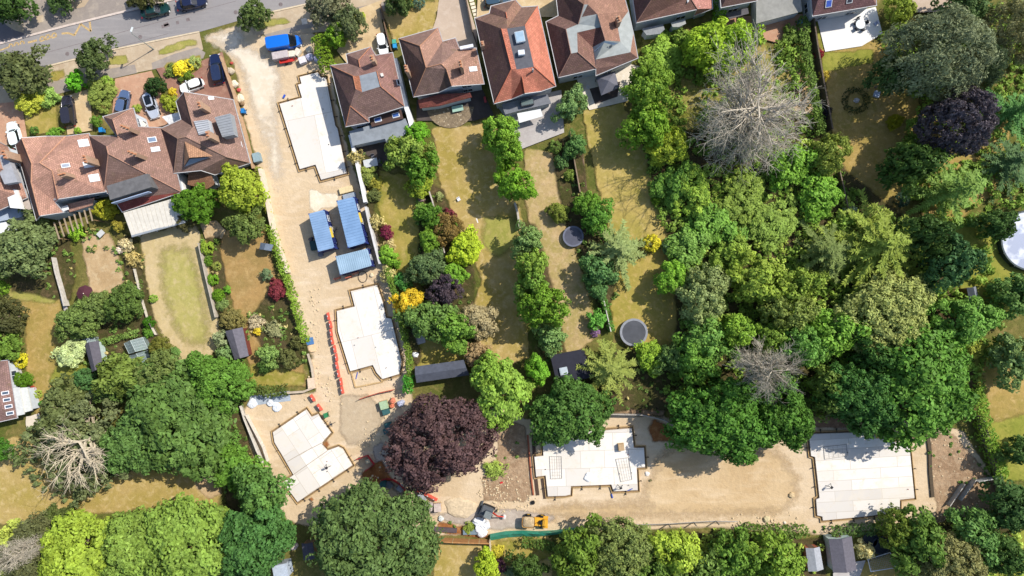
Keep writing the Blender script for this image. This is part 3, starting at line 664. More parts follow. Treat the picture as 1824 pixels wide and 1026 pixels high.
def house(label, verts, roofs, outline, wall=WALLM, name='house', cat='house', windows=True, inset=.4, gutter=True, floors=2):
    """verts: (px,py,z) ; roofs: [(colour/material, [faces])]"""
    V = [P(v[0], v[1], v[2]*HS) for v in verts]
    cx = sum(V[i].x for i in outline)/len(outline); cy = sum(V[i].y for i in outline)/len(outline)
    root = empty(name, (cx, cy, 0), 0, label, cat); T = Vector((cx, cy, 0)); V = [v-T for v in V]
    CT[0] = T
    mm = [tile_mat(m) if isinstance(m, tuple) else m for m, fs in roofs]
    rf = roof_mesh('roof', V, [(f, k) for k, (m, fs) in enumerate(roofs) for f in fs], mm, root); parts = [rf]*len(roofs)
    out = [V[i] for i in outline]; ins = inset_poly(out, inset)
    b = MB(); n = len(out)
    for i in range(n):
        p, q = ins[i], ins[(i+1) % n]
        b.add([(p.x, p.y, 0), (q.x, q.y, 0), (q.x, q.y, q.z-.1), (p.x, p.y, p.z-.1)], [(0, 1, 2, 3)])
    wl = b.build('wall', wall, root)
    b = MB()                                     # soffit closes the eaves
    for i in range(n):
        p, q, r, s = out[i], out[(i+1) % n], ins[(i+1) % n], ins[i]
        b.add([(p.x, p.y, p.z-.1), (q.x, q.y, q.z-.1), (r.x, r.y, r.z-.12), (s.x, s.y, s.z-.12)], [(0, 1, 2, 3)])
    if gutter:
        ex = inset_poly(out, -.1)
        for i in range(n):
            p, q, r, s = out[i], out[(i+1) % n], ex[(i+1) % n], ex[i]
            b.add([(p.x, p.y, p.z-.02), (q.x, q.y, q.z-.02), (r.x, r.y, r.z-.0), (s.x, s.y, s.z-.0), (p.x, p.y, p.z-.16), (q.x, q.y, q.z-.16), (r.x, r.y, r.z-.16), (s.x, s.y, s.z-.16)],
                  [(0, 1, 2, 3), (7, 6, 5, 4), (2, 6, 7, 3), (1, 5, 4, 0)])
        b.build('gutter', GUT, root)
    if windows:
        for i in range(n):
            p, q = ins[i], ins[(i+1) % n]; d = Vector((q.x-p.x, q.y-p.y)); L = d.length
            if L < 2.6: continue
            d.normalize(); zt = min(p.z, q.z); k = max(1, int(L/3.4))
            ar = 1 if sum(ins[j].x*ins[(j+1) % n].y-ins[(j+1) % n].x*ins[j].y for j in range(n)) > 0 else -1
            nn = Vector((d.y, -d.x))*ar
            for z0 in ([.8, 2.8] if zt > 4.1 else [.8]):
                if z0+1.15 > zt-.15: continue
                for j in range(k):
                    if (i+j+int(z0)) % 4 == 3 and k > 1: continue
                    c = Vector((p.x, p.y))+d*L*(j+.5)/k+nn*.03
                    w = link('window', WF, FRAME, root, (c.x, c.y, z0), math.atan2(d.y, d.x), (1.5, 1, 1.15))
                    link('pane', WP, PANE, w)
    return root, V, T, parts
def lowroof(name, parent, T, px, zs, m, th=.14, wall=None, inset=.2, wname='extension_wall'):
    """flat or lean-to roof of an extension over its own walls"""
    if not isinstance(zs, (list, tuple)): zs = [zs]*len(px)
    V = [P(x, y, z*HS)-T for (x, y), z in zip(px, zs)]; n = len(V)
    if sum(V[i].x*V[(i+1) % n].y-V[(i+1) % n].x*V[i].y for i in range(n)) < 0: V = V[::-1]
    b = MB().add(V+[v-Vector((0, 0, th)) for v in V], [tuple(range(n)), tuple(range(n, 2*n))[::-1]]+[(n+i, n+(i+1) % n, (i+1) % n, i) for i in range(n)])
    me = b.mesh(name); uvmesh(me); o = link(name, me, m, parent)
    if wall:
        ins = inset_poly(V, inset); b = MB()
        for i in range(n):
            p, q = ins[i], ins[(i+1) % n]; b.add([(p.x, p.y, 0), (q.x, q.y, 0), (q.x, q.y, q.z-th), (p.x, p.y, p.z-th)], [(0, 1, 2, 3)])
        b.build(wname, wall, parent)
    return o
def ridge_caps(parent, V, lines, rgb, w=.26):
    w *= .62; rgb = tuple(int(c*.94) for c in rgb)
    for i, j in lines:
        a, c = Vector(V[i])+Vector((0, 0, .05)), Vector(V[j])+Vector((0, 0, .05)); MB().tube(a, c, w/2, w/2, 6).build('ridge_tiles', mat(rgb, .85, .2, 5), parent)
GREYF = mat((146, 152, 158), .85, .12, 1.2); PALEF = mat((172, 176, 172), .85, .1, 1.5); DARKF = mat((98, 98, 104), .8, .12, 2); FELT = mat((84, 90, 102), .9, .12, 2)
def shutmat(rgb): return tile_mat(rgb, .5, .3, weather=.15)

# house 1 : cut by the left edge
h, V, T, pt = house('white walled house with grey flat dormers, cut off by the left edge',
    [(-70, 262, 5), (-8, 250, 7.6), (2, 300, 8.2), (14, 262, 5), (36, 318, 5), (48, 352, 5), (-60, 400, 5), (-30, 330, 8.2)],
    [(WARM, [(0, 1, 2, 7), (1, 3, 4, 2), (0, 7, 6), (7, 2, 4, 5, 6)])], [0, 1, 3, 4, 5, 6])
ridge_caps(h, V, [(1, 2), (2, 7), (2, 4)], (196, 150, 128))
lowroof('dormer', h, T, [(-14, 280), (12, 274), (31, 324), (8, 328)], 7.9, mat((176, 176, 180), .7, .1, 2), .9)
lowroof('flat_roof', h, T, [(9, 335), (30, 338), (40, 372), (18, 370)], 5.9, mat((250, 248, 244), .7, .05, 2), .5)
lowroof('flat_roof', h, T, [(33, 340), (47, 336), (57, 377), (42, 383)], 4.4, mat((204, 190, 178), .8, .08, 2), .15, WALLM)
lowroof('flat_roof', h, T, [(-60, 378), (38, 370), (42, 386), (-40, 402)], 3.2, mat((178, 190, 206), .7, .1, 2), .15, WALLM)
lowroof('awning', h, T, [(-40, 400), (10, 394), (16, 410), (8, 422), (-40, 432)], 2.7, mat((246, 246, 246), .7, .05, 2), .1, WALLM)
chimney(pt[0], (10, 276), (36, 290), 9.6, 6.0, .8, 1.5, .35, 3)
# house 2
v = [(28, 259, 5), (39, 246, 7.2), (57, 292, 8.5), (56, 325, 8.2), (71, 384, 6.6), (65, 392, 5), (83, 243, 5), (117, 243, 5), (71, 290, 8.5), (158, 238, 5), (188, 341, 5), (104, 354, 6.4), (93, 304, 8), (97, 360, 5.3), (112, 378, 5)]
h, V, T, pt = house('orange brown tiled house with a timber pergola behind it, next to the left edge', v,
    [((134, 100, 88), [(0, 1, 2, 3, 4, 5)]), (WARM, [(1, 6, 2), (2, 6, 7, 8), (8, 7, 9, 12), (9, 10, 12), (10, 11, 12), (2, 8, 12), (3, 2, 12, 13), (4, 3, 13, 14), (12, 11, 13)])],  # west slope's darker tile colour has its grazing-sun shade painted in
    [0, 1, 6, 7, 9, 10, 11, 13, 14, 4, 5])
ridge_caps(h, V, [(1, 2), (8, 7), (2, 3), (3, 4), (8, 12), (12, 11)], (214, 160, 128))
chimney(pt[1], (112, 311), (137, 318), 9.6, 6.3, .7, 1.1, -1.3, 3); chimney(pt[1], (153, 284), (176, 291), 9.2, 5.6, .7, 1.3, .3, 3)
for p_, s_, g_ in (((149, 255), (17, 14), (240, 232, 224)), ((117, 295), (14, 8), (130, 142, 160)), ((158, 293), (17, 12), (240, 240, 240)), ((168, 317), (17, 14), (250, 246, 240))):
    skylight(pt[1], V, p_, 6, s_, (9, 10, 12), gl=glass_mat(g_, .5))
lowroof('porch_roof', h, T, [(118, 364), (168, 352), (164, 366), (124, 378)], [3.2, 3.2, 2.7, 2.7], tile_mat(WARM), .14, WALLM)
roofbox('awning', h, (115, 371), 3.6, .12, mat((248, 248, 248), .6, .04), .3, (14, 9))
h.location.z = 0
# house 3
v = [(158, 242, 5), (190, 261, 8.6), (193, 274, 8.6), (186, 338, 5), (184, 208, 5), (201, 213, 7), (211, 245, 7.8), (209, 243, 5.3), (237, 193, 5), (246, 226, 5.2), (288, 228, 5), (315, 309, 4.8), (323, 342, 4.4), (218, 377, 3.2), (205, 358, 3.8)]
h, V, T, pt = house('brown tiled house with a ribbed white lean-to roof and a dark grey rear dormer', v,
    [((122, 92, 84), [(0, 1, 2, 3), (4, 5, 6, 7)]), ((164, 130, 116), [(0, 7, 6, 1), (4, 8, 5), (2, 12, 14, 3)]), ((174, 136, 120), [(5, 8, 9, 6), (6, 9, 10, 1), (1, 10, 11, 2), (2, 11, 12)]), ((150, 78, 70), [(14, 12, 13)])],  # first colour: west slopes, painted darker for the little sun they catch
    [0, 7, 4, 8, 9, 10, 11, 12, 13, 14, 3])
ridge_caps(h, V, [(1, 2), (2, 12), (5, 6), (2, 3), (5, 8)], (206, 156, 130), .2)
lowroof('dormer', h, T, [(190, 331), (262, 309), (270, 333), (196, 356)], 7.2, mat((112, 110, 110), .8, .16, 1.5), 1.9)
dm = P(234, 352, 4.95)-T; MB().box(-2.8, -.06, 0, 2.8, .06, .9).build('dormer_window', mat((170, 186, 214), .5, .1), h, dm+Vector((.3, -.1, 0)), .3)
chimney(pt[2], (224, 227), (252, 238), 10.0, 6.4, .7, 1.5, 1.2, 3); chimney(pt[2], (237, 273), (264, 282), 10.0, 6.4, .7, 1.5, 1.2, 3)
skylight(pt[2], V, (271, 249), 6, (15, 10), (1, 10, 11)); skylight(pt[2], V, (277, 266), 6, (15, 9), (1, 10, 11), gl=glass_mat((200, 206, 214), .3))
rb = MB(); q = [P(*a)-T for a in ((220, 379, 2.9), (321, 350, 3.1), (330, 395, 2.5), (235, 421, 2.4))]
for k in range(13):       # corrugated lean-to, one strip per sheet
    a, b_, c, d = q[0].lerp(q[1], k/13), q[0].lerp(q[1], (k+.86)/13), q[3].lerp(q[2], (k+.86)/13), q[3].lerp(q[2], k/13)
    up = Vector((0, 0, .05)); rb.add([a, b_, c, d, a+up, b_+up, c+up, d+up], [(4, 5, 6, 7), (0, 1, 5, 4), (1, 2, 6, 5), (2, 3, 7, 6), (3, 0, 4, 7)])
rb.add([q[0], q[1], q[2], q[3]], [(0, 1, 2, 3)]); rb.build('lean_to_roof', mat((236, 228, 212), .6, .08, 2), h)
MB().bar(q[3], q[2], .3, 2.2, 2.52).build('gutter', mat((160, 166, 172), .6), h)
for f in (0, .33, .66, 1): c = q[3].lerp(q[2], f); MB().box(-.07, -.07, 0, .07, .07, 2.3).build('post', FRAME, h, (c.x, c.y+.25, 0))
lowroof('porch_roof', h, T, [(243, 208), (262, 222), (256, 228), (248, 226)], 2.9, mat((244, 232, 220), .7), .12)
# house 4
v = [(287, 229, 5), (317, 247, 8.5), (331, 244, 8.5), (310, 308, 5), (314, 181, 5), (328, 164, 6.6), (344, 226, 7.6), (323, 213, 5.2), (415, 178, 3.0), (445, 290, 3.0), (404, 280, 5.4), (383, 311, 3.0), (358, 303, 5), (345, 225, 7.6)]
h, V, T, pt = house('brown tiled house with two ribbed grey dormers facing the sandy site road', v,
    [((112, 84, 78), [(0, 1, 3), (4, 5, 6, 7)]), ((160, 128, 114), [(0, 7, 6, 2, 1), (1, 2, 10, 12, 3), (10, 9, 11, 12)]), ((168, 134, 120), [(5, 8, 9, 10, 2, 6)])],  # first colour is the west slopes, with shade painted into the tiles
    [0, 7, 4, 5, 8, 9, 11, 12, 3])
ridge_caps(h, V, [(1, 2), (2, 10), (5, 6), (1, 3), (0, 1), (10, 9)], (170, 132, 112), .2)
gb = [P(329, 252, 7.30)-T, P(337, 281, 7.04)-T, P(379, 278, 5.63)-T, P(328, 296, 5.54)-T]
b = MB(); b.add(gb, [(0, 1, 2), (0, 3, 1)]); me = b.mesh('dormer'); me.update(); uvmesh(me); link('dormer', me, tile_mat((190, 144, 112)), h)
MB().add([P(329, 297, 5.37)-T, P(374, 280, 5.37)-T, P(338, 283, 6.60)-T], [(0, 1, 2)]).build('dormer_window', mat((140, 152, 176), .5), h)
def ribbed(nm, px, z, m, hgt, rib=6):
    o = lowroof(nm, h, T, px, z, m, hgt); q = [P(x, y, z*HS)-T for x, y in px]; b = MB()
    for k in range(rib): 
        a = q[0].lerp(q[-1], (k+.5)/rib); c = q[1].lerp(q[2], (k+.5)/rib); b.bar(a, c, .07, z*HS, z*HS+.05)
    b.build('seam', mat((150, 152, 156), .6), o); return o
RZ = HS
ribbed('dormer', [(382, 209), (410, 202), (417, 240), (396, 244)], 7.0, mat((158, 162, 166), .7, .08), 1.5, 8)
ribbed('dormer', [(345, 216), (370, 213), (375, 234), (354, 240)], 7.6, mat((196, 198, 202), .7, .08), 1.2, 6)
roofbox('dormer_window', h, (412.5, 222), 6.9, .5, mat((240, 242, 246), .4), -1.33, (14, 2.5))
chimney(pt[2], (356, 187), (379, 199), 9.2, 5.8, .7, 1.3, .25, 2); chimney(pt[2], (371, 240), (393, 249), 10.0, 7.0, .7, 1.3, .25, 2)
skylight(pt[2], V, (424, 258), 5, (14, 11), (5, 8, 9), gl=glass_mat((140, 150, 170))); skylight(pt[2], V, (376, 175), 5, (10, 6), (5, 8, 9), gl=glass_mat((250, 246, 240), .5))
lowroof('kitchen_roof', h, T, [(336, 305), (372, 303), (383, 328), (368, 337), (334, 329)], [3.2, 3.4, 2.6, 2.4, 2.6], tile_mat((164, 120, 92)), .14, WALLM)
lowroof('flat_roof', h, T, [(288, 208), (318, 200), (322, 212), (302, 222)], 2.6, mat((232, 230, 228), .7, .15, 3), .12, WALLM)
# house 5
v = [(589, 117, 5), (629, 135.5, 8), (634, 159, 8), (624, 189, 7), (616, 225, 4.8), (617, 97, 5), (639, 107, 6.6), (641, 120, 6.9), (660, 84, 5), (699, 94, 5), (720, 189, 5), (678, 154, 8), (671, 127, 8), (656, 209, 5), (657, 217, 4.8), (620, 113, 5.2), (640, 135, 8), (645, 164, 8), (669, 99, 5.2)]
h, V, T, pt = house('brown house with a grey flat square on its ridge beside the topmost slab', v,
    [((122, 92, 86), [(0, 1, 2, 3, 4), (5, 6, 7, 15)]), ((152, 120, 110), [(0, 15, 7, 16, 1), (5, 8, 6), (2, 17, 11, 10, 13, 3), (3, 13, 14, 4)]), ((158, 118, 108), [(6, 8, 18, 7), (7, 18, 9, 12, 16), (12, 9, 10, 11)]), (GREYF, [(16, 12, 11, 17)]), ((190, 124, 92), [(1, 16, 17, 2)])],  # west slopes come first, their shade put into a darker tile colour
    [0, 15, 5, 8, 18, 9, 10, 13, 14, 4])
ridge_caps(h, V, [(1, 2), (3, 14), (11, 10), (6, 7), (0, 1), (3, 4), (12, 11), (6, 8)], (204, 138, 104), .22)
chimney(pt[2], (663, 104), (668, 118), 9.6, 7.2, .7, 1.1, .2, 2)
skylight(pt[2], V, (709, 147), 5, (7, 11), (9, 10, 11), gl=glass_mat((50, 50, 58))); roofbox('vent', h, (680, 133), 7.9, .5, mat((236, 226, 214)), .3, (5, 6))
lowroof('extension_roof', h, T, [(622, 234), (656, 224), (722, 211), (731, 232), (690, 262), (686, 247), (628, 260)], 2.9, GREYF, .16, WALLM)
MB().bar(P(660, 218, 3)-T, P(716, 203, 3)-T, 1.4, 2.6, 3.0).build('tiled_strip', tile_mat(BROWND), h)
for p_ in ((673, 213), (705, 205)): roofbox('skylight', h, p_, 3.55, .5, FRAME, .25, (14, 9), glass_mat((70, 104, 170)))
# house 6
v = [(711, 69, 5), (748, 82, 7.8), (759, 120.5, 8.6), (737, 172, 5), (780.5, 49.5, 5), (788, 74, 5.2), (811, 68, 5), (818, 86, 5), (848, 86, 4.8), (862, 149, 4.8), (804.6, 153, 6.6), (781.5, 164, 5), (786, 114, 8.6), (795, 123, 8.2)]
h, V, T, pt = house('brown tiled house with a pale blue gable and a round pebbled patio behind', v,
    [((128, 98, 86), [(0, 1, 2, 3)]), ((156, 124, 112), [(0, 4, 1), (5, 6, 7, 12, 2), (2, 12, 13, 11, 3)]), ((184, 142, 122), [(1, 4, 5, 2), (12, 7, 8, 13), (8, 9, 10, 13)]), ((104, 82, 74), [(13, 10, 11)])],  # west slope and narrow west-facing strip: shade painted into the tile colour
    [0, 4, 5, 6, 7, 8, 9, 10, 11, 3])
ridge_caps(h, V, [(1, 2), (2, 12), (12, 13), (13, 10), (0, 1), (1, 4), (2, 3)], (200, 146, 112), .2)
chimney(pt[2], (821, 115), (829, 128), 9.4, 6.6, .6, 1.2, .2, 3); chimney(pt[0], (724, 123), (732, 138), 9.0, 6.2, .6, 1.2, .2, 3)
skylight(pt[2], V, (842.6, 123), 5, (15, 9), (8, 9, 10), gl=glass_mat((224, 236, 240), .4))
roofbox('dormer', h, (831, 83), 6.0, .7, mat((236, 236, 240)), .2, (25, 6))
lowroof('extension_roof', h, T, [(744, 178), (782, 168), (837, 165), (841, 173), (781, 189), (748, 193)], [3.6, 3.6, 3.6, 3.0, 2.7, 2.7], tile_mat((150, 86, 76)), .14, WALLM)
# house 7
v = [(846, 33, 5), (893, 51, 8), (911, 123, 8), (880.5, 184, 5), (875, 11, 5), (901, 22, 6.6), (903, 33, 7), (872, 24, 5.2), (918, 0, 5), (929, 13, 5.2), (958, 11, 5), (935, 46, 8), (951, 119, 8), (989.5, 153, 5), (911, 176, 5), (930, 137, 7.6), (935, 166, 6.2), (964, 162, 5), (903, 51, 8), (920, 124, 8)]
h, V, T, pt = house('house with bright orange tiles and a long dark flat strip along its ridge', v,
    [((112, 84, 78), [(0, 1, 2, 3), (7, 4, 5, 6)]), ((142, 110, 96), [(0, 7, 6, 18, 1), (4, 8, 5), (9, 10, 11, 18)]), ((164, 124, 104), [(5, 8, 9, 6), (6, 9, 18)]), (ORANGE, [(1, 18, 19, 2), (11, 10, 13, 12), (2, 19, 12, 13, 17, 15, 14, 3), (15, 17, 16)]), ((150, 76, 58), [(15, 16, 14)]), (DARKF, [(18, 11, 12, 19)])],
    [0, 7, 4, 8, 9, 10, 13, 17, 16, 14, 3])
ridge_caps(h, V, [(1, 2), (11, 10), (12, 13), (2, 3), (15, 16), (5, 6)], (226, 132, 98), .2)
roofbox('roof_lantern', h, (926, 65), 8.6, .5, mat((196, 206, 214)), .2, (17, 20), glass_mat((170, 196, 214))); roofbox('vent', h, (928.7, 93), 8.7, .6, mat((226, 230, 236)), .1, (12, 9))
chimney(pt[0], (859, 78), (866, 88), 7.6, 5.4, .6, .8, .2, 2); MB().tube((0, 0, 5.4), (0, 0, 7.7), .12, n=8).build('flue', LEAD, h, P(949, 126, 7.0)-T+Vector((0, 0, -7.0)))
lowroof('extension_roof', h, T, [(893, 186), (928, 176), (975, 168), (982, 184), (930, 196), (900, 204)], 2.9, mat((126, 128, 134), .8, .12, 2), .2, WALLM)
roofbox('roof_lantern', h, (939, 182), 3.6, .5, mat((70, 74, 80)), .2, (25, 12), glass_mat((110, 124, 120)))
lowroof('canopy', h, T, [(921, 202), (963, 194), (967, 207), (925, 219)], [2.7, 2.7, 2.3, 2.3], mat((252, 250, 246), .6, .03), .06)
# house 8
v = [(973, 39, 5), (1008, 52, 7.4), (1017, 95.5, 7.4), (995, 137.5, 5), (988, -30, 5), (1040, 8, 8.8), (1030, 43, 7.4), (1047, 8, 8.8), (1064, 25, 8.4), (1078, 72, 7.6), (1110, -12, 5), (1119, 20, 5), (1105, 74, 5.6), (1029, 93, 7.4), (1062, 122, 5.2), (1107, 115, 4.6), (1136, 103, 4.6), (1128, 60, 4.8), (1123, 93, 5.6), (1061, 106, 5.6), (1071, 48, 7.4), (1032, 31, 7.6), (1028, 58, 7.4), (1100, 46, 5.6), (995, 28, 5), (1050, -40, 7.6), (1062, 134, 4.4), (1056, 84, 5.8)]
h, V, T, pt = house('brown tiled house with pale flat roof strips and a grey gazebo behind', v,
    [((108, 80, 74), [(0, 1, 2, 3), (4, 5, 6, 24)]), ((138, 106, 96), [(0, 24, 6, 1), (2, 13, 14, 3), (14, 19, 18, 15, 26), (18, 16, 15), (7, 8, 21)]), ((172, 130, 110), [(25, 10, 11, 7), (7, 11, 23, 12, 9, 8), (18, 17, 16), (5, 25, 7), (4, 25, 5)]), ((132, 90, 80), [(20, 9, 27), (22, 20, 27)]), ((150, 112, 98), [(22, 27, 14, 13)]),  # west slopes lead the list, darkened in colour to paint their shade
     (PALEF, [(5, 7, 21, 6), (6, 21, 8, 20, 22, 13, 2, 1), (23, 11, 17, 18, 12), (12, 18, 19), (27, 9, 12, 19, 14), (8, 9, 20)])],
    [0, 24, 4, 25, 10, 11, 17, 16, 15, 26, 14, 3])
ridge_caps(h, V, [(5, 6), (1, 2), (8, 9), (13, 14), (2, 3)], (176, 136, 116), .2)
MB().add([P(1057, 92, 5.19)-T, P(1102, 77, 5.19)-T, P(1078, 73, 6.78)-T], [(0, 1, 2)]).build('gable_wall', mat((190, 206, 226)), h)
for k in range(4): roofbox('window', h, (1066+k*7.5, 88-k*2.2), 6.3, .5, PANE, .26, (4.5, 2))
chimney(pt[0], (1102, 34), (1106, 46), 8.4, 5.4, .7, 1.1, .3, 2)
# houses cut by the top edge
h, V, T, pt = house('brown hipped house with two rear bays, cut off by the top edge',
    [(1118, -70, 5), (1164, -6, 8.2), (1190, -50, 8.2), (1134, 40, 5), (1242, 16, 5), (1228, -6, 6), (1210, -90, 5), (1269, 15, 3.6), (1236, 28, 3), (1266, -40, 3.8)],
    [((118, 88, 82), [(0, 1, 3)]), ((140, 104, 92), [(1, 2, 5, 4, 3)]), ((160, 120, 102), [(0, 6, 2, 1), (6, 5, 2)]), ((206, 146, 132), [(5, 9, 7, 8, 4)])], [0, 6, 5, 9, 7, 8, 4, 3])  # west slope's darker brown paints in its shade from the low sun
ridge_caps(h, V, [(1, 3), (2, 5), (5, 4)], (190, 142, 122), .2)
lowroof('bay_roof', h, T, [(1143, 51), (1181, 43), (1184, 52), (1176, 60), (1152, 63)], 2.8, mat((150, 152, 154), .8), .2, WALLM); lowroof('bay_roof', h, T, [(1195, 40), (1220, 34), (1222, 42), (1210, 48), (1198, 48)], 2.8, mat((176, 176, 172), .8), .2, WALLM)
h, V, T, pt = house('house with a large worn grey flat extension, cut off by the top edge',
    [(1278, -60, 5), (1285, 13, 5), (1348, 1, 5), (1350, -60, 5), (1315, -40, 7.6)], [((126, 98, 90), [(0, 1, 4), (1, 2, 4)]), ((150, 116, 98), [(2, 3, 4), (3, 0, 4)])], [0, 1, 2, 3])
lowroof('extension_roof', h, T, [(1347, 8), (1350, -60), (1420, -70), (1429, 20), (1347, 42)], 3.4, mat((158, 156, 148), .85, .14, 1.2), .25, WALLM)
lowroof('canopy', h, T, [(1290, 24), (1332, 14), (1334, 24), (1300, 34)], 2.5, mat((96, 92, 96), .8), .12)
h, V, T, pt = house('purple brown house with a blue skylight above the white patio',
    [(1440, -70, 5), (1448, 28, 4.6), (1561, 9, 4.6), (1556, -70, 5), (1470, -40, 7.8), (1530, -45, 7.8)], [((132, 98, 98), [(0, 1, 4), (1, 2, 5, 4)]), ((150, 112, 102), [(2, 3, 5), (3, 0, 4, 5)])], [0, 1, 2, 3])
skylight(pt[0], V, (1476, 6), 5, (12, 14), (1, 2, 5), gl=glass_mat((76, 104, 200))); skylight(pt[0], V, (1513, 1), 5, (11, 9), (1, 2, 5), gl=glass_mat((70, 72, 84)))
h, V, T, pt = house('brick red roofed bungalow with four small white skylights at the left edge',
    [(-60, 650, 3.2), (14, 642, 3.0), (30, 744, 3.0), (-50, 762, 3.2), (-40, 700, 5.2), (-30, 690, 5)], [((152, 120, 112), [(0, 1, 5), (1, 2, 4, 5), (2, 3, 4), (3, 0, 5, 4)])], [0, 1, 2, 3], cat='bungalow', name='bungalow')
for p_ in ((9.5, 700), (12.5, 712), (15.5, 724), (18, 736)): skylight(pt[0], V, p_, 4, (12, 7), (1, 2, 4), m=mat((240, 238, 240)), gl=glass_mat((76, 92, 110)))
lowroof('flat_roof', h, T, [(18, 692), (34, 690), (43, 738), (30, 741)], 2.9, mat((222, 222, 216), .8, .08), .2, WALLM); lowroof('flat_roof', h, T, [(35, 691), (48, 690), (57, 731), (43, 735)], 2.6, mat((228, 228, 220), .8, .08), .2, WALLM)

# ---------------------------------------------------------------- sheds and garden buildings
def shed(name, label, cat, px, zr, ze, roofm, wallm, ridge=True, over=.15):
    """px: four roof corners in order, ridge runs between the middles of sides 0-1 and 2-3"""
    q = [P(x, y, ze) for x, y in px]; c = sum(q, Vector())/4; c.z = 0; root = empty(name, c, 0, label, cat); q = [a-c for a in q]
    ins = inset_poly(q, over); b = MB()
    for i in range(4):
        a, d = ins[i], ins[(i+1) % 4]; b.add([(a.x, a.y, 0), (d.x, d.y, 0), (d.x, d.y, ze-.03), (a.x, a.y, ze-.03)], [(0, 1, 2, 3)])
    m0, m1 = (q[0]+q[1])/2, (q[2]+q[3])/2; m0.z = m1.z = zr
    i0, i1 = (ins[0]+ins[1])/2, (ins[2]+ins[3])/2
    b.add([ins[0], ins[1], (i0.x, i0.y, zr-.06)], [(0, 1, 2)]); b.add([ins[2], ins[3], (i1.x, i1.y, zr-.06)], [(0, 1, 2)])
    b.build('wall', wallm, root)
    b = MB()
    for f in ((q[0], m0, m1, q[3]), (m0, q[1], q[2], m1)):
        dn = Vector((0, 0, .07)); f = list(f); b.add(f+[a-dn for a in f], [(0, 1, 2, 3), (7, 6, 5, 4), (0, 4, 5, 1), (1, 5, 6, 2), (2, 6, 7, 3), (3, 7, 4, 0)])
    me = b.mesh('roof'); uvmesh(me); link('roof', me, roofm, root)
    d = (ins[1]-ins[0]); dr = MB().box(-.4, -.04, .02, .4, .04, 1.85).build('door', mat((120, 98, 76), .8), root, (i0.x, i0.y, 0), math.atan2(d.y, d.x)); MB().box(.28, -.08, .95, .33, .08, 1.05).build('handle', LEAD, dr)
    return root
WOODB = mat((150, 118, 84), .9, .15, 5); FELTR = mat((112, 108, 116), .9, .14, 3); MINT = mat((196, 214, 206), .8)
shed('garden_shed', 'grey felt roofed shed at the foot of the narrow dry garden', 'shed', [(401, 590), (432, 583), (443, 634), (418, 641)], 2.6, 2.0, FELTR, mat((120, 60, 50)))
shed('garden_shed', 'dark grey felt shed between the pale green bush and the greenhouse', 'shed', [(150, 612), (175, 607), (184, 655), (164, 663)], 2.6, 2.0, mat((100, 96, 104), .9, .12, 3), MINT)
shed('garden_shed', 'long charcoal roofed shed tucked behind the copper beech', 'shed', [(742, 682), (739, 653), (826, 641), (836, 668)], 3.0, 2.4, mat((88, 92, 104), .9, .14, 2), mat((110, 108, 108)))
shed('garden_shed', 'slate grey shed with a mint gable beside the white goal', 'shed', [(1476, 960), (1517, 955), (1526, 1015), (1484, 1020)], 2.9, 2.3, mat((108, 104, 112), .9, .12, 3), MINT)
shed('garden_shed', 'small pale grey shed with a terracotta gable at the bottom edge', 'shed', [(1435, 976), (1460, 974), (1467, 1014), (1440, 1018)], 2.4, 2.0, mat((170, 172, 176), .8), mat((190, 110, 80)))
shed('garden_shed', 'small blue grey playhouse roof beside the cream wall of the site road', 'shed', [(464, 432), (487, 436), (483, 447), (462, 444)], 2.2, 1.7, mat((110, 122, 138), .8), WOODB)
shed('garden_shed', 'dark shed in deep shade beneath the big tree at the bottom edge', 'shed', [(537, 968), (557, 966), (561, 995), (541, 998)], 2.4, 2.0, mat((90, 88, 100), .9), WOODB)
shed('garden_shed', 'grey roofed shed half under trees near the round pool', 'shed', [(1722, 513), (1738, 510), (1748, 548), (1730, 552)], 2.5, 2.0, mat((120, 124, 132), .9), WOODB)
# flat black garden room under the spruce
q = [P(x, y, 2.7) for x, y in ((980, 633), (1040, 622), (1056, 672), (992, 684))]; c = sum(q, Vector())/4; c.z = 0
gr = empty('garden_room', c, 0, 'black flat roofed garden room with one white skylight beside the tall conifer', 'garden room')
b = MB().prism([(a-c)[:2] for a in q], 2.55, 2.7); b.build('roof', mat((42, 42, 54), .8, .15, 2), gr)
i4 = inset_poly([a-c for a in q], .15); MB().prism([a[:2] for a in i4], 0, 2.549).build('wall', mat((90, 90, 92)), gr)
s_ = P(1004, 661, 2.9)-c; sk = MB().box(-.6, -.55, -.2, .6, .55, .1).build('skylight', mat((190, 200, 206)), gr, s_, .2, bevel=.05); MB().box(-.45, -.4, .1, .45, .4, .13).build('pane', glass_mat((200, 210, 214)), sk)
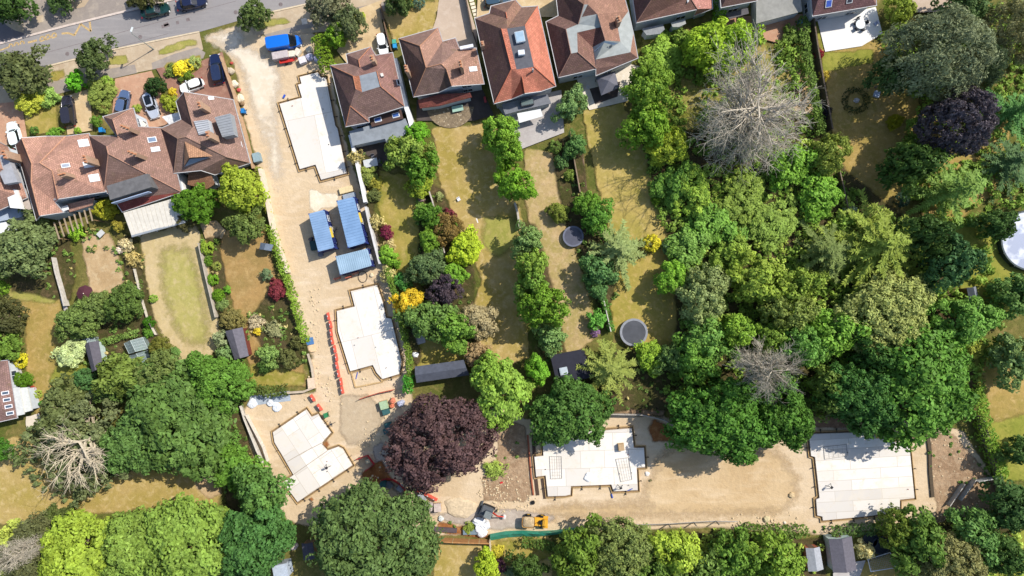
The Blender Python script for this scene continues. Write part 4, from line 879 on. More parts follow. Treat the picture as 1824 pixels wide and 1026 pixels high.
# greenhouses
def greenhouse(label, px, zr, ze):
    q = [P(x, y, ze) for x, y in px]; c = sum(q, Vector())/4; c.z = 0; root = empty('greenhouse', c, 0, label, 'greenhouse'); q = [a-c for a in q]
    m0, m1 = (q[0]+q[1])/2, (q[2]+q[3])/2; m0.z = m1.z = zr; fr = MB(); gl = MB()
    for a, d in ((q[0], m0), (m0, q[1]), (q[2], m1), (m1, q[3]), (m0, m1), (q[0], q[3]), (q[1], q[2])): fr.tube(a, d, .04, n=5)
    for k in range(1, 4):
        for s0, s1, e0, e1 in ((q[0], q[3], m0, m1), (q[1], q[2], m0, m1)): fr.tube(s0.lerp(s1, k/4), e0.lerp(e1, k/4), .025, n=4)
    for a in q: fr.tube((a.x, a.y, 0), a, .04, n=5)
    gl.add([q[0], m0, m1, q[3], q[1], q[2]], [(0, 1, 2, 3), (1, 4, 5, 2)])
    for i in range(4):
        a, d = q[i], q[(i+1) % 4]; gl.add([(a.x, a.y, 0), (d.x, d.y, 0), d, a], [(0, 1, 2, 3)])
    m, n, l = nt('greenhouse_glass'); bb = n['Principled BSDF']; bb.inputs['Base Color'].default_value = A((170, 190, 190)); bb.inputs['Roughness'].default_value = .15; bb.inputs['Alpha'].default_value = .5
    gl.build('glazing', m, root); fr.build('frame', mat((190, 204, 200), .5), root)
greenhouse('larger greenhouse standing beside the shaggy olive bush', [(221, 612), (254, 601), (263, 621), (230, 630)], 2.3, 1.5)
greenhouse('low broken glass frame just below the greenhouse', [(230, 634), (262, 624), (268, 642), (240, 654)], 1.4, .9)
greenhouse('small glass lean-to at the end of the dark grey shed', [(147, 605), (168, 601), (171, 612), (150, 616)], 1.9, 1.4)
# gazebo
q = [P(x, y, 2.3) for x, y in ((1062, 137), (1095, 127), (1103, 156), (1071, 170))]; c = sum(q, Vector())/4; c.z = 0; q = [a-c for a in q]
gz = empty('gazebo', c, 0, 'square grey fabric gazebo on the pale patio', 'gazebo')
ap = Vector((0, 0, 3.2)); MB().add(q+[ap]+[a-Vector((0, 0, .22)) for a in q], [(0, 1, 4), (1, 2, 4), (2, 3, 4), (3, 0, 4), (0, 5, 6, 1), (1, 6, 7, 2), (2, 7, 8, 3), (3, 8, 5, 0)]).build('canopy', mat((112, 112, 122), .85, .08, 2), gz)
for a in q: MB().tube((a.x*.95, a.y*.95, 0), (a.x*.95, a.y*.95, 2.3), .05, n=6).build('leg', mat((60, 60, 64)), gz)
# pergola behind house 2
c = P(130, 385); pg = empty('pergola', c, 0, 'row of long timber pergola beams behind the orange brown house', 'pergola')
for k in range(8):
    a = P(96+k*9+0, 396-k*3.6, 2.4)-c; b_ = P(106+k*8.4, 426-k*4.6, 2.4)-c; MB().bar(a, b_, .14, 2.3, 2.5).build('beam', mat((176, 156, 130), .9, .12), pg)
for f in ((98, 398), (160, 372), (108, 425), (168, 392)): a = P(*f, 2.3)-c; MB().box(-.06, -.06, 0, .06, .06, 2.3).build('post', WOODB, pg, (a.x, a.y, 0))

# ---------------------------------------------------------------- concrete slabs of the new houses
TIMB = mat((206, 172, 120), .9, .15, 4)
PIN = MB().box(-.03, -.25, 0, .03, .25, .3).box(-.05, -.3, 0, .05, -.22, .42).mesh('formwork_stake')
def slab(label, px, bw, bh, rot, h=.32, form=True, step=38):
    q = [P(x, y, h) for x, y in px]; c = sum(q, Vector())/len(q); c.z = 0; root = empty('foundation_slab', c, 0, label, 'concrete slab'); q = [a-c for a in q]
    me = MB().prism([a[:2] for a in q], 0, h).mesh('slab'); uvmesh(me, rot); link('slab', me, slab_mat(bw, bh), root)
    o1 = inset_poly(q, -.28); o2 = inset_poly(q, -.36); b = MB(); n = len(q)
    for i in range(n): 
        a, d = o1[i], o1[(i+1) % n]; e, f = o2[i], o2[(i+1) % n]
        b.add([(a.x, a.y, 0), (d.x, d.y, 0), (f.x, f.y, 0), (e.x, e.y, 0), (a.x, a.y, h*.75), (d.x, d.y, h*.75), (f.x, f.y, h*.75), (e.x, e.y, h*.75)], [(4, 5, 6, 7), (0, 1, 5, 4), (2, 3, 7, 6)])
    b.build('formwork', TIMB, root)
    b = MB(); m = DIRT
    for i in range(n):
        a, d = q[i], o1[i]; e, f = q[(i+1) % n], o1[(i+1) % n]
        b.add([(a.x, a.y, .03), (e.x, e.y, .03), (f.x, f.y, .03), (d.x, d.y, .03)], [(0, 1, 2, 3)])
    b.build('trench', mat((150, 124, 92), .95, .2), root)
    sm = mat((74, 66, 60), .8); rr = random.Random(int(c.x*10)); xs = [a.x for a in q]; ys = [a.y for a in q]; k = 0
    while k < 9:
        x = rr.uniform(min(xs), max(xs)); y = rr.uniform(min(ys), max(ys)); k += 1
        if inside(np.array([x]), np.array([y]), [(a.x, a.y) for a in inset_poly(q, .5)])[0]: MB().tube((0, 0, h-.02), (0, 0, h+.16), .06, n=8).build('pipe_stub', mat(rr.choice(((60, 60, 64), (176, 96, 70), (110, 110, 112))), .7), root, (x, y, 0))
    for i in range(n):
        a, d = o2[i], o2[(i+1) % n]; L = (d-a).length; k = int(L/2.4); dr = (d-a).normalized() if L else None
        for j in range(k):
            p = a.lerp(d, (j+.5)/k); link('formwork_stake', PIN, sm, root, (p.x, p.y, 0), math.atan2(dr.y, dr.x))
    return root, c
s1, c1 = slab('narrow stepped concrete slab at the top of the site, beside the grey extension house', [(534, 137), (566, 129), (571, 138), (580, 138), (597, 224), (601, 229), (617, 308), (572, 320), (562, 293), (534, 301), (498, 185), (538, 174), (531, 151), (537, 149)], 4.2, 9, .2)
s2, c2 = slab('concrete slab beside the long line of red barriers', [(625, 519), (671, 508), (682, 540), (687, 566), (697, 568), (715, 645), (711, 666), (681, 675), (671, 664), (664, 650), (624, 661), (602, 590), (600, 554), (632, 546)], 3.2, 7, .25)
s3, c3 = slab('tilted stepped concrete slab at the lower left with a dark tripod on it', [(545, 730), (554, 743), (566, 738), (589, 771), (573, 789), (582, 803), (602, 796), (610, 800), (627, 829), (530, 894), (504, 859), (523, 846), (489, 788), (486, 770)], 3.4, 2.2, -.98)
b = MB()
for a_, d_ in (((523, 845), (583, 803)), ((512, 822), (540, 806)), ((540, 806), (573, 789))): b.bar(P(*a_, .32)-c3, P(*d_, .32)-c3, .09, .3, .325)
b.build('joint', mat((176, 160, 140)), s3)
s4, c4 = slab('concrete slab next to the yellow dumper with two wire mesh outlines on it', [(966, 772), (968, 812), (952, 814), (955, 849), (972, 847), (976, 884), (1006, 883), (1016, 881), (1017, 866), (1089, 863), (1093, 875), (1136, 873), (1134, 833), (1149, 832), (1147, 798), (1129, 798), (1125, 763), (1077, 767)], 3.6, 2.6, .03)
s5, c5 = slab('largest concrete slab, farthest right, with long pale bands', [(1450, 773), (1442, 783), (1445, 812), (1452, 814), (1460, 887), (1454, 890), (1456, 918), (1465, 920), (1466, 927), (1541, 920), (1603, 912), (1603, 890), (1629, 887), (1619, 785), (1591, 788), (1588, 768)], 7, 1.55, .06)
ms = mat((196, 190, 182), .6)
def meshmat(label, px, name='wire_mesh', cat='wire mesh', w=.05):
    q = [P(x, y, .34) for x, y in px]; b = MB()
    for i in range(4): b.bar(q[i], q[(i+1) % 4], w*1.6, .33, .40)
    for k in range(1, 5): b.bar(q[0].lerp(q[1], k/5), q[3].lerp(q[2], k/5), .02, .345, .36)
    for k in range(1, 7): b.bar(q[0].lerp(q[3], k/7), q[1].lerp(q[2], k/7), .02, .345, .36)
    tag(b.build(name, ms), label, cat)
meshmat('rectangular wire mesh sheet lying on the left end of the slab by the dumper', [(979, 813), (1000, 813), (1001, 852), (981, 853)])
meshmat('tilted wire mesh sheet lying on the right end of the slab by the dumper', [(1097, 818), (1120, 815), (1126, 854), (1106, 858)])
meshmat('wire mesh sheet lying at the upper left of the largest slab', [(1467, 796), (1508, 792), (1510, 812), (1469, 818)])
def boxpx(name, label, cat, px, py, w, l, h, ang, rgb, z=0.0, bevel=.04, group=None, m=None):
    p = P(px, py, z+h); o = MB().box(-w/2, -l/2, 0, w/2, l/2, h).build(name, m or mat(rgb, .7, .12, 3), None, (p.x, p.y, z), ang, bevel=bevel); return tag(o, label, cat, group)
def pallet(label, px, py, w, l, h, ang, rgb, cat='pallet stack', name='pallet_stack', z=0, layers=3):
    p = P(px, py, z+h); root = empty(name, (p.x, p.y, z), ang, label, cat); m = mat(rgb, .75, .14, 3)
    b = MB()
    for k in (-1, 0, 1): b.box(-w/2, k*(l/2-.08)-.06, 0, w/2, k*(l/2-.08)+.06, .1)
    for k in range(6): x = -w/2+(k+.5)*w/6; b.box(x-w/15, -l/2, .1, x+w/15, l/2, .13)
    b.build('pallet', TIMB, root)
    for k in range(layers):
        z0 = .13+(h-.13)*k/layers; z1 = .13+(h-.13)*(k+1)/layers-.015; j = .02*((k % 2)*2-1)
        MB().box(-w/2+.04+j, -l/2+.04, z0, w/2-.04+j, l/2-.04-abs(j), z1).build('block_layer', m, root, bevel=.02)
    return root
pallet('small plywood crate on the slab by the dumper', 1107, 797, .95, 1.1, .7, .1, (196, 166, 126), 'crate', 'crate', .32, 1)
pallet('bundle of yellow timber offcuts on the top edge of the largest slab', 1568, 775, 1.2, .9, .5, .3, (214, 176, 90), 'timber bundle', 'timber_bundle', .32, 2)
bagm = mat((244, 244, 242), .8, .05, 5)
def blob(name, label, cat, px, py, r, h, rgb, z=0, seed=0, squash=1.0, group=None, n=14, mm=None):
    """crumpled sack or heap"""
    rng = np.random.default_rng(seed); p = P(px, py, z+h*.6); b = MB(); rs = []
    for k, (f, zz) in enumerate(((1.0, 0), (1.05, .25), (1.0, .6), (.75, .9), (.3, 1.0))):
        rs.append([(r*f*math.cos(t)*(1+.18*math.sin(3*t+seed)+rng.normal()*.07), r*f*squash*math.sin(t)*(1+.12*math.cos(2*t+seed)+rng.normal()*.07), h*zz*(1+rng.normal()*.06)) for t in [2*math.pi*i/n for i in range(n)]])
    b.rings(rs); return tag(b.build(name, mm or mat(rgb, .85, .12, 4), None, (p.x, p.y, z), smooth=False), label, cat, group)
blob('plastic_sack', 'white crumpled sheet on the middle of the slab by the dumper', 'sack', 1048, 850, .6, .25, (250, 250, 250), .32, 3)
def tripod(label, px, py, z, ang, rgb=(50, 48, 50), cat='tripod', name='tripod', s=.9):
    p = P(px, py, z+.5); r = empty(name, (p.x, p.y, z), ang, label, cat)
    for k in range(3): a = k*2.09; MB().tube((math.cos(a)*s*.5, math.sin(a)*s*.5, 0), (0, 0, s), .04, n=5).build('leg', mat(rgb), r)
    MB().box(-.2, -.14, s, .2, .14, s+.22).build('head', mat(rgb), r, bevel=.03)
tripod('dark surveying tripod on the tilted stepped slab', 583, 832, .32, .2); tripod('small black saw stand on the largest slab', 1479, 867, .32, .9)
tripod('dark tool stand at the lower right corner of the slab by the dumper', 1105, 868, .32, .4)
tripod('black tool stand beside the tilted slab, under the green bin', 591, 755, 0, .4, (60, 62, 66))
b = MB().bar(P(1117, 873), P(1126, 869), .1, .33, .45); tag(b.build('pipe', mat((60, 96, 190))), 'short blue pipe on the lower right corner of the slab by the dumper', 'pipe')
b = MB(); b.tube(P(637, 663, .05), P(634, 675, .05), .07); tag(b.build('pipe', mat((70, 96, 190))), 'blue pipe beside the lower edge of the slab by the red barriers', 'pipe')
b = MB(); b.tube(P(1089, 880, .1), P(1091, 887, .1), .12); tag(b.build('pipe', mat((50, 84, 180))), 'stubby blue pipe in the sand below the slab by the dumper', 'pipe')
b = MB(); b.bar(P(505, 175), P(508, 169), .25, .01, .2); tag(b.build('plastic_tube', mat((50, 90, 190))), 'small blue tube in the sand beside the topmost slab', 'tube')
# edging kerb below slab 2
b = MB(); Q = [(626, 662), (633, 690), (682, 680), (679, 675)]
for p_, q_ in zip(Q, Q[1:]): b.bar(P(*p_), P(*q_), .18, 0, .2)
tag(b.build('timber_edging', TIMB), 'timber edging round the square of sand below the slab by the barriers', 'edging')
sheet('bare_earth', [(486, 768), (512, 748), (540, 728), (542, 722), (515, 738), (484, 762)], Z(), RUST, .25, .05)
sheet('bare_earth', [(530, 900), (580, 868), (630, 838), (665, 815), (668, 822), (600, 866), (536, 906)], Z(), RUST, .3, .05)
sheet('bare_earth', [(572, 791), (590, 778), (598, 788), (583, 800)], Z(), RUST, .2, .05)
# brown pipe left of slab 4, dark trench line right of slab 5
b = MB(); Q = [(940, 775), (943, 812), (946, 850), (950, 882)]
for p_, q_ in zip(Q, Q[1:]): b.tube(P(*p_, .14), P(*q_, .14), .14, n=8)
tag(b.build('drain_pipe', mat((170, 96, 66))), 'long rusty orange pipe laid along the left side of the slab by the dumper', 'pipe')
def strip(name, pts, w, h, rgb, label, cat, m=None, z0=0):
    b = MB()
    for p_, q_ in zip(pts, pts[1:]): b.bar(P(*p_), P(*q_), w, z0, z0+h)
    return tag(b.build(name, m or mat(rgb, .9, .15, 4)), label, cat)
strip('dark_trench_strip', [(1651, 772), (1655, 800), (1656, 840), (1660, 885)], .5, .25, (92, 78, 60), 'dark trench edge right of the largest slab', 'trench edge')
strip('dark_trench_strip', [(950, 775), (953, 840), (958, 882)], .5, .12, (84, 66, 54), 'dark strip painted as trench shade beside the rusty orange pipe', 'trench edge')  # raised strip; its dark colour stands for trench and formwork shadow
strip('dark_trench_strip', [(966, 852), (971, 888)], .45, .12, (84, 66, 54), 'short painted trench shade at the lower left corner of the slab by the dumper', 'trench edge')  # slab edge shadow painted as a dark raised strip
# ---------------------------------------------------------------- site cabins
NAVY = mat((48, 62, 130), .55, .12, 2); CROOF = {0: (128, 160, 196), 1: (118, 154, 194), 2: (152, 180, 200)}
def cabin(label, px, h, tone, sign=None, door_side=1):
    """px: roof corners, clockwise in the photo from the top left; side 1-2 faces right"""
    q = [P(x, y, h) for x, y in px]; c = sum(q, Vector())/4; c.z = 0; root = empty('site_cabin', c, 0, label, 'site cabin'); q = [a-c for a in q]
    a, b_, cc, d = q; b = MB().prism([v[:2] for v in inset_poly(q, .05)], .12, h-.1)
    for s0, s1 in ((a, b_), (b_, cc), (cc, d), (d, a)):        # vertical corrugation
        L = (s1-s0).length; n = int(L/.3)
        for k in range(n):
            p0 = s0.lerp(s1, (k+.2)/n); p1 = s0.lerp(s1, (k+.6)/n); b.bar(p0, p1, .05, .3, h-.14)
    b.build('body', NAVY, root)
    b = MB().prism([v[:2] for v in inset_poly(q, -.03)], h-.1, h)
    ls = (a-b_).length < (b_-cc).length
    e0, e1, f0, f1 = (a, d, b_, cc) if ls else (a, b_, d, cc)
    n = 16
    for k in range(n):
        p0 = e0.lerp(e1, (k+.5)/n); p1 = f0.lerp(f1, (k+.5)/n); b.bar(p0, p1, .2, h, h+.045)
    m, nn, l = nt('cabin_roof_paint'); bs = nn['Principled BSDF']; g = nn.new('ShaderNodeTexCoord').outputs['Object']
    bs.inputs['Roughness'].default_value = .75
    cc1 = mixc(nn, l, tex(nn, l, g, .5, 5, .6, .35, .7), A(CROOF[tone]), A(tuple(min(255, x+22) for x in CROOF[tone]))); cc1 = mixc(nn, l, tex(nn, l, g, 2.5, 6, .8, .6, .8), cc1, A((150, 160, 170)))
    l.new(cc1, bs.inputs['Base Color']); b.build('roof', m, root)
    for v in inset_poly(q, .02): MB().box(-.09, -.09, 0, .09, .09, h+.04).build('corner_post', NAVY, root, (v.x, v.y, 0))
    dr = (cc-b_).normalized(); nrm = Vector((dr.y, -dr.x, 0)); nrm = nrm if nrm.dot(b_-a) > 0 else -nrm; an = math.atan2(dr.y, dr.x); L = (cc-b_).length
    for f in ((.2, .5) if L > 4 else (.5,)):
        p = b_.lerp(cc, f)+nrm*.05; w = link('window', WF, FRAME, root, (p.x, p.y, 1.1), an, (1.0, 1, .9)); link('pane', WP, PANE, w)
    p = b_.lerp(cc, .8)+nrm*.06; dd = MB().box(-.42, -.04, .15, .42, .04, 2.1).build('door', mat((36, 48, 108), .5), root, (p.x, p.y, 0), an); MB().box(.3, -.1, 1.05, .36, .1, 1.15).build('handle', LEAD, dd)
    if sign:
        p = b_.lerp(cc, sign)+nrm*.05; MB().box(-.75, -.06, h-.62, .75, .22, h-.2).build('sign_board', mat((236, 202, 70), .6, .05), root, (p.x, p.y, 0), an if nrm.dot(Vector((-math.sin(an), math.cos(an), 0))) > 0 else an+math.pi)
    return root
cabin('smaller upright blue cabin casting a dark shadow to its left', [(550, 381), (577, 374), (595, 441), (567, 448)], 2.75, 0, .6)
cabin('tallest and longest blue cabin, standing against the white boundary wall', [(600, 358), (630, 351), (651, 432), (620, 441)], 2.95, 1, .45)
cabin('pale blue cabin turned crosswise below the other two', [(598, 457), (654, 443), (662, 473), (606, 489)], 2.6, 2, None)
boxpx('timber_sheet_stack', 'buff board stack above the tallest blue cabin', 'board stack', 616, 338, 2.1, .9, .5, .25, (236, 214, 164))
boxpx('grey_board_stack', 'grey mottled board stack between the buff boards and the tallest cabin', 'board stack', 622, 349, 2.0, .8, .4, .25, (160, 172, 184))
boxpx('generator', 'dark green generator in the shadow left of the smaller blue cabin', 'generator', 558, 437, 1.0, 1.4, .9, .2, (52, 84, 84))
blob('plastic_sack', 'grey sack at the lower left corner of the smaller blue cabin', 'sack', 571, 453, .4, .4, (130, 130, 140), 0, 2)
blob('plastic_sack', 'dark sack above the green generator', 'sack', 554, 426, .35, .4, (110, 104, 110), 0, 5)
blob('sand_bag', 'pale sack between the smaller and the tallest cabins', 'sack', 594, 407, .42, .7, (214, 196, 168), 0, 7)
blob('sand_bag', 'pale sack above the right end of the crosswise cabin', 'sack', 658, 441, .4, .5, (214, 190, 160), 0, 8)
blob('sand_bag', 'cream sack in the sand below the crosswise cabin', 'sack', 662, 490, .3, .3, (240, 222, 186), 0, 9)
for x, y, cl, lb in ((602, 496, (206, 120, 92), 'orange'), (622, 494, (196, 108, 84), 'darker orange'), (634, 487, (214, 140, 110), 'pale orange')):
    b = MB(); p = P(x, y); b.box(-.45, -.08, .05, .45, .08, .95).box(-.45, -.25, 0, -.35, .25, .06).box(.35, -.25, 0, .45, .25, .06); tag(b.build('gas_bottle_rack', mat(cl), None, p, .3), lb+' tool rack along the lower side of the crosswise cabin', 'tool rack')
b = MB(); n = 20; pts = [P(646+8*math.cos(t), 493+10*math.sin(t), .06) for t in [2*math.pi*k/n for k in range(n)]]
for k in range(n): b.tube(pts[k], pts[(k+1) % n], .06, n=6)
tag(b.build('hose_loop', mat((96, 84, 72))), 'loop of dark hose on the sand below the crosswise cabin', 'hose')

# ---------------------------------------------------------------- vehicles
TYRE = mat((30, 30, 32), .8); CARGL = glass_mat((26, 32, 40), .08); LAMPM = mat((235, 235, 230), .2); TAILM = mat((170, 30, 30), .3)
WHM = MB()
for s_ in (0,): WHM.tube((0, -.1, 0), (0, .1, 0), .31, n=16)
WHM = WHM.mesh('wheel'); WHM.materials.append(TYRE); RIM = MB().tube((0, -.11, 0), (0, .11, 0), .19, n=12).mesh('rim'); RIM.materials.append(mat((170, 172, 176), .3, .05, 1, .8))
def outline(L, W, ex=3.4, n=28, taper=.06):
    o = []
    for k in range(n):
        t = 2*math.pi*k/n; c, s = math.cos(t), math.sin(t)
        x = abs(c)**(2/ex)*math.copysign(L/2, c); y = abs(s)**(2/ex)*math.copysign(W/2, s)*(1-taper*max(0, x/(L/2))**2); o.append((x, y))
    return o
def car(name, label, px, py, ang, L, W, H, rgb, cat='car', kind='hatch', group=None, rough=.22, sun=None, roofc=None):
    """front of the car points along ang"""
    p = P(px, py, H*.6); root = empty(name, (p.x, p.y, 0), ang, label, cat, group)
    m, n, l = nt('car_paint'); b_ = n['Principled BSDF']; b_.inputs['Base Color'].default_value = A(rgb, 1.3); b_.inputs['Roughness'].default_value = rough; b_.inputs['Metallic'].default_value = .25 if max(rgb) < 235 else 0
    b_.inputs['Coat Weight'].default_value = .6; b_.inputs['Coat Roughness'].default_value = .06
    van = kind == 'van'; hz = .95 if not van else 1.15
    o = outline(L, W); b = MB()
    def ring(f, z, dx=0, fl=None): return [((x*f+dx), y*(f if fl is None else fl), z) for x, y in o]
    def hood(z0, z1): return [(x, y*.96, z0+(z1-z0)*(1-max(0, (x/L-.12)/.4)**1.5) if x/L > .12 else (z1 if van or kind in ('suv', 'hatch') else z1-.06*max(0, (-x/L-.3)/.2))) for x, y in o]
    b.rings([ring(.95, .22), ring(1, .34), ring(1.0, .62), ring(.985, hz-.12), [(x*.965, y*.94, z) for (x, y, z) in hood(hz-.17, hz)]])
    b.build('body', m, root, smooth=False)
    # glasshouse: lower and upper outline
    cab = {'hatch': (-.47, .2, -.40, .07), 'suv': (-.475, .2, -.43, .08), 'saloon': (-.36, .2, -.24, .05), 'van': (-.49, .3, -.485, .22)}[kind]
    def cabring(x0, x1, w, z, ex=4.5):
        oo = outline(1, 1, ex, 24, .05); return [(L*(x0+(x+.5)*(x1-x0)), y*W*w, z) for x, y in oo]
    if van:
        MB().rings([cabring(-.49, .22, .97, hz-.05, 9), cabring(-.488, .2, .95, H-.08, 9), cabring(-.48, .185, .9, H, 9)]).build('load_body', m, root)
        MB().rings([cabring(.1, .37, .9, hz-.06, 6), cabring(.1, .235, .84, H-.1, 6)]).build('windscreen', CARGL, root)
    else:
        MB().rings([cabring(cab[0], cab[1], .9, hz-.05), cabring(cab[2], cab[3], .74, H-.06)]).build('glasshouse', CARGL, root)
        rp = MB().rings([cabring(cab[2]-.005, cab[3]+.01, .76, H-.075), cabring(cab[2]+.005, cab[3]-.01, .72, H)]).build('roof_panel', m if roofc is None else mat(roofc, .3), root)
        for sx in (-1, 1): MB().tube((L*(cab[3]), sx*W*.36, H-.05), (L*(cab[1]), sx*W*.44, hz-.03), .04, n=5).build('pillar', m, root)
        if sun: MB().box(L*(cab[2]+.08), -W*.26, H, L*(cab[3]-.06), W*.26, H+.015).build('sunroof', CARGL, rp)
    for sx in (-.31, .31):
        for sy in (-1, 1):
            w = link('wheel', WHM, None, root, (L*sx, sy*(W/2-.11), .31)); link('rim', RIM, None, w)
    for sy in (-1, 1):
        MB().box(L*.455, sy*W*.36-.14, .55, L*.485, sy*W*.36+.14, .68).build('headlight', LAMPM, root, bevel=.015)
        MB().box(-L*.497, sy*W*.4-.1, .62, -L*.475, sy*W*.4+.1, .8).build('tail_light', TAILM, root)
        MB().box(L*.13, sy*(W/2+.02)-.09, hz-.02, L*.17, sy*(W/2+.02)+.09, hz+.12).build('wing_mirror', m, root, bevel=.02)
    return root
a = R_
car('parked_car', 'dark green estate car parked on the road with a pale patch on its windscreen', 275, 17.5, a(13), 4.5, 1.8, 1.45, (26, 62, 58), kind='saloon')
car('parked_car', 'dark navy car on the road cut by the top edge', 340, 4, a(13), 4.7, 1.8, 1.45, (30, 36, 66), kind='saloon')
car('parked_car', 'dark navy estate car on the brick drive nearest the site road', 385, 122, a(100), 4.7, 1.85, 1.6, (26, 38, 74), kind='suv', roofc=(44, 56, 86))
car('parked_car', 'white compact car on the brick drive beside the yellow bushes', 341, 152, a(200), 3.7, 1.65, 1.45, (244, 244, 238), kind='hatch')
car('parked_car', 'silver grey hatchback with a black sunroof', 268.5, 187.5, a(-72), 4.2, 1.75, 1.45, (196, 202, 214), kind='hatch', sun=1)
car('parked_car', 'blue grey small car tucked in front of the brown house porch', 218, 182, a(80), 3.9, 1.7, 1.5, (92, 112, 146), kind='hatch')
car('parked_car', 'black people carrier with roof rails on the tan gravel drive', 119, 197, a(98), 4.9, 1.85, 1.75, (52, 50, 60), kind='suv')
car('parked_car', 'pale mint white car on the red brick drive at the far left', 24, 240, a(106), 4.2, 1.75, 1.45, (232, 246, 244), kind='hatch')
car('parked_car', 'white small car on the tan drive above the grey extension house', 681, 79, a(-80), 3.6, 1.6, 1.5, (252, 252, 248), kind='hatch')
car('panel_van', 'bright blue panel van at the site entrance', 505, 75, a(9), 5.2, 1.95, 1.95, (10, 118, 224), 'van', 'van', rough=.35)
car('parked_car', 'dark blue car behind the orange tiled house, cut by the top edge', 886, 1, a(8), 4.3, 1.75, 1.45, (60, 84, 100), kind='hatch')

# plant on the site
def plant_wheels(root, L, W, r, xs=(-.32, .32)):
    for x in xs:
        for s in (-1, 1):
            w = MB().tube((L*x, s*W/2-.18*s, r), (L*x, s*W/2+.1*s, r), r, n=16).build('wheel', TYRE, root); MB().tube((L*x, s*W/2, r), (L*x, s*W/2+.13*s, r), r*.5, n=12).build('rim', mat((200, 160, 60)), w)
p = P(953, 929, .8); dm = empty('site_dumper', (p.x, p.y, 0), a(177), 'yellow site dumper with a skip heaped with spoil', 'dumper')
YEL = mat((240, 176, 50), .5, .12, 4)
MB().box(-1.9, -.62, .5, .2, .62, .95).box(-1.9, -.5, .95, -1.1, .5, 1.35).build('chassis', YEL, dm, bevel=.05)
MB().box(-1.1, -.28, .95, -.6, .28, 1.25).build('seat', mat((34, 32, 34)), dm, bevel=.05); MB().tube((-.5, 0, .9), (-.35, 0, 1.5), .04, n=6).tube((-.36, -.18, 1.48), (-.36, .18, 1.48), .03, n=6).build('steering_wheel', mat((30, 30, 30)), dm)
for s in (-1, 1): MB().box(-1.95, s*.75-.16, .75, -1.15, s*.75+.16, .85).build('mudguard', YEL, dm, bevel=.03)
b = MB(); b.rings([[(x*.72+.95, y*.7, .75) for x, y in outline(1.9, 1.7, 5)], [(x+1.0, y, 1.35) for x, y in outline(1.9, 1.75, 5)]], cap=False); b.add([(x*.72+.95, y*.7, .76) for x, y in outline(1.9, 1.7, 5)], [tuple(range(28))]); sk = b.build('skip', mat((196, 150, 80), .8, .25, 3), dm)
hm = MB(); hm.rings([[(x*f+1.0, y*f, z) for x, y in outline(1.75, 1.6, 5)] for f, z in ((1, 1.25), (.85, 1.42), (.5, 1.55), (.2, 1.6))]); hm.build('spoil', mat((196, 172, 134), .95, .3, 5), sk)
plant_wheels(dm, 3.2, 1.6, .45)
MB().tube((-1.3, -.5, 1), (-1.3, -.5, 1.9), .04, n=6).tube((-1.3, .5, 1), (-1.3, .5, 1.9), .04, n=6).tube((-1.3, -.5, 1.9), (-1.3, .5, 1.9), .04, n=6).build('roll_bar', mat((50, 46, 40)), dm)
p = P(869, 911, .9); ex = empty('mini_excavator', (p.x, p.y, 0), a(-22), 'grey mini excavator with a red and white arm on the gravel', 'excavator')
DG = mat((96, 100, 104), .6, .1, 3)
for s in (-1, 1):
    b = MB(); b.rings([[(x, s*.62+dy, z) for x, z in [(.95*math.cos(t)*1.0, .3+.28*math.sin(t)) for t in [2*math.pi*k/20 for k in range(20)]]] for dy in (-.17, .17)]); b.build('track', mat((44, 42, 42), .9), ex)
MB().box(-.7, -.5, .3, .7, .5, .6).build('undercarriage', DG, ex)
MB().box(-1.05, -.7, .62, .75, .7, 1.2).build('body', DG, ex, bevel=.12)
cb = MB().box(-.35, -.62, 1.2, .65, .3, 2.05).build('cab', mat((80, 92, 110), .2, .1, 2, .2), ex, bevel=.08); MB().box(-.42, -.68, 2.05, .7, .36, 2.13).build('cab_roof', mat((130, 136, 134), .6), cb, bevel=.03)
RD_ = mat((216, 76, 60), .5)
MB().tube((.7, .1, .9), (1.5, .1, 1.6), .14, .12, 8).build('boom', RD_, ex); MB().tube((1.5, .1, 1.6), (2.5, .1, .75), .11, .08, 8).build('dipper_arm', RD_, ex)
MB().box(2.35, -.2, .3, 2.85, .4, .75).build('bucket', mat((236, 230, 224), .6), ex, bevel=.08)
MB().box(-1.1, -1.05, .2, -1.3, 1.05, .5).build('dozer_blade', DG, ex)
# trailer, crates and sacks by the van
p = P(512, 107, .5); tr = empty('flatbed_trailer', (p.x, p.y, 0), a(10), 'red flatbed trailer frame beside the grey crate near the blue van', 'trailer')
MB().box(-1.2, -.35, .4, .9, .35, .5).box(-1.2, -.4, .5, -1.1, .4, .75).box(-1.2, -.4, .5, .9, -.34, .7).box(-1.2, .34, .5, .9, .4, .7).build('bed', mat((214, 56, 48), .5, .12), tr)
MB().bar((.9, -.3), (1.5, 0), .08, .42, .5).bar((.9, .3), (1.5, 0), .08, .42, .5).build('drawbar', mat((206, 60, 50)), tr)
for s in (-1, 1): MB().tube((-.3, s*.42, .25), (-.3, s*.54, .25), .25, n=14).build('wheel', TYRE, tr)
pallet('large grey topped crate between the blue van and the red trailer', 498, 97, 2.5, 1.2, 1.3, a(10), (204, 192, 188), 'crate', 'crate', 0, 2)
pallet('cream block pallet touching the grey topped crate', 519, 95, .95, 1.0, 1.0, a(8), (240, 228, 206))
pallet('cream plasterboard pallet leaning toward the hedge by the van', 529, 92, .9, 1.2, .9, a(-30), (238, 226, 206))
pallet('white block pallet right of the red trailer', 538, 106, 1.1, 1.1, .9, a(20), (236, 230, 232))
blob('plastic_sack', 'round cream sack nearest the hedge by the van', 'sack', 551, 88, .55, .8, (222, 210, 186), 0, 11)
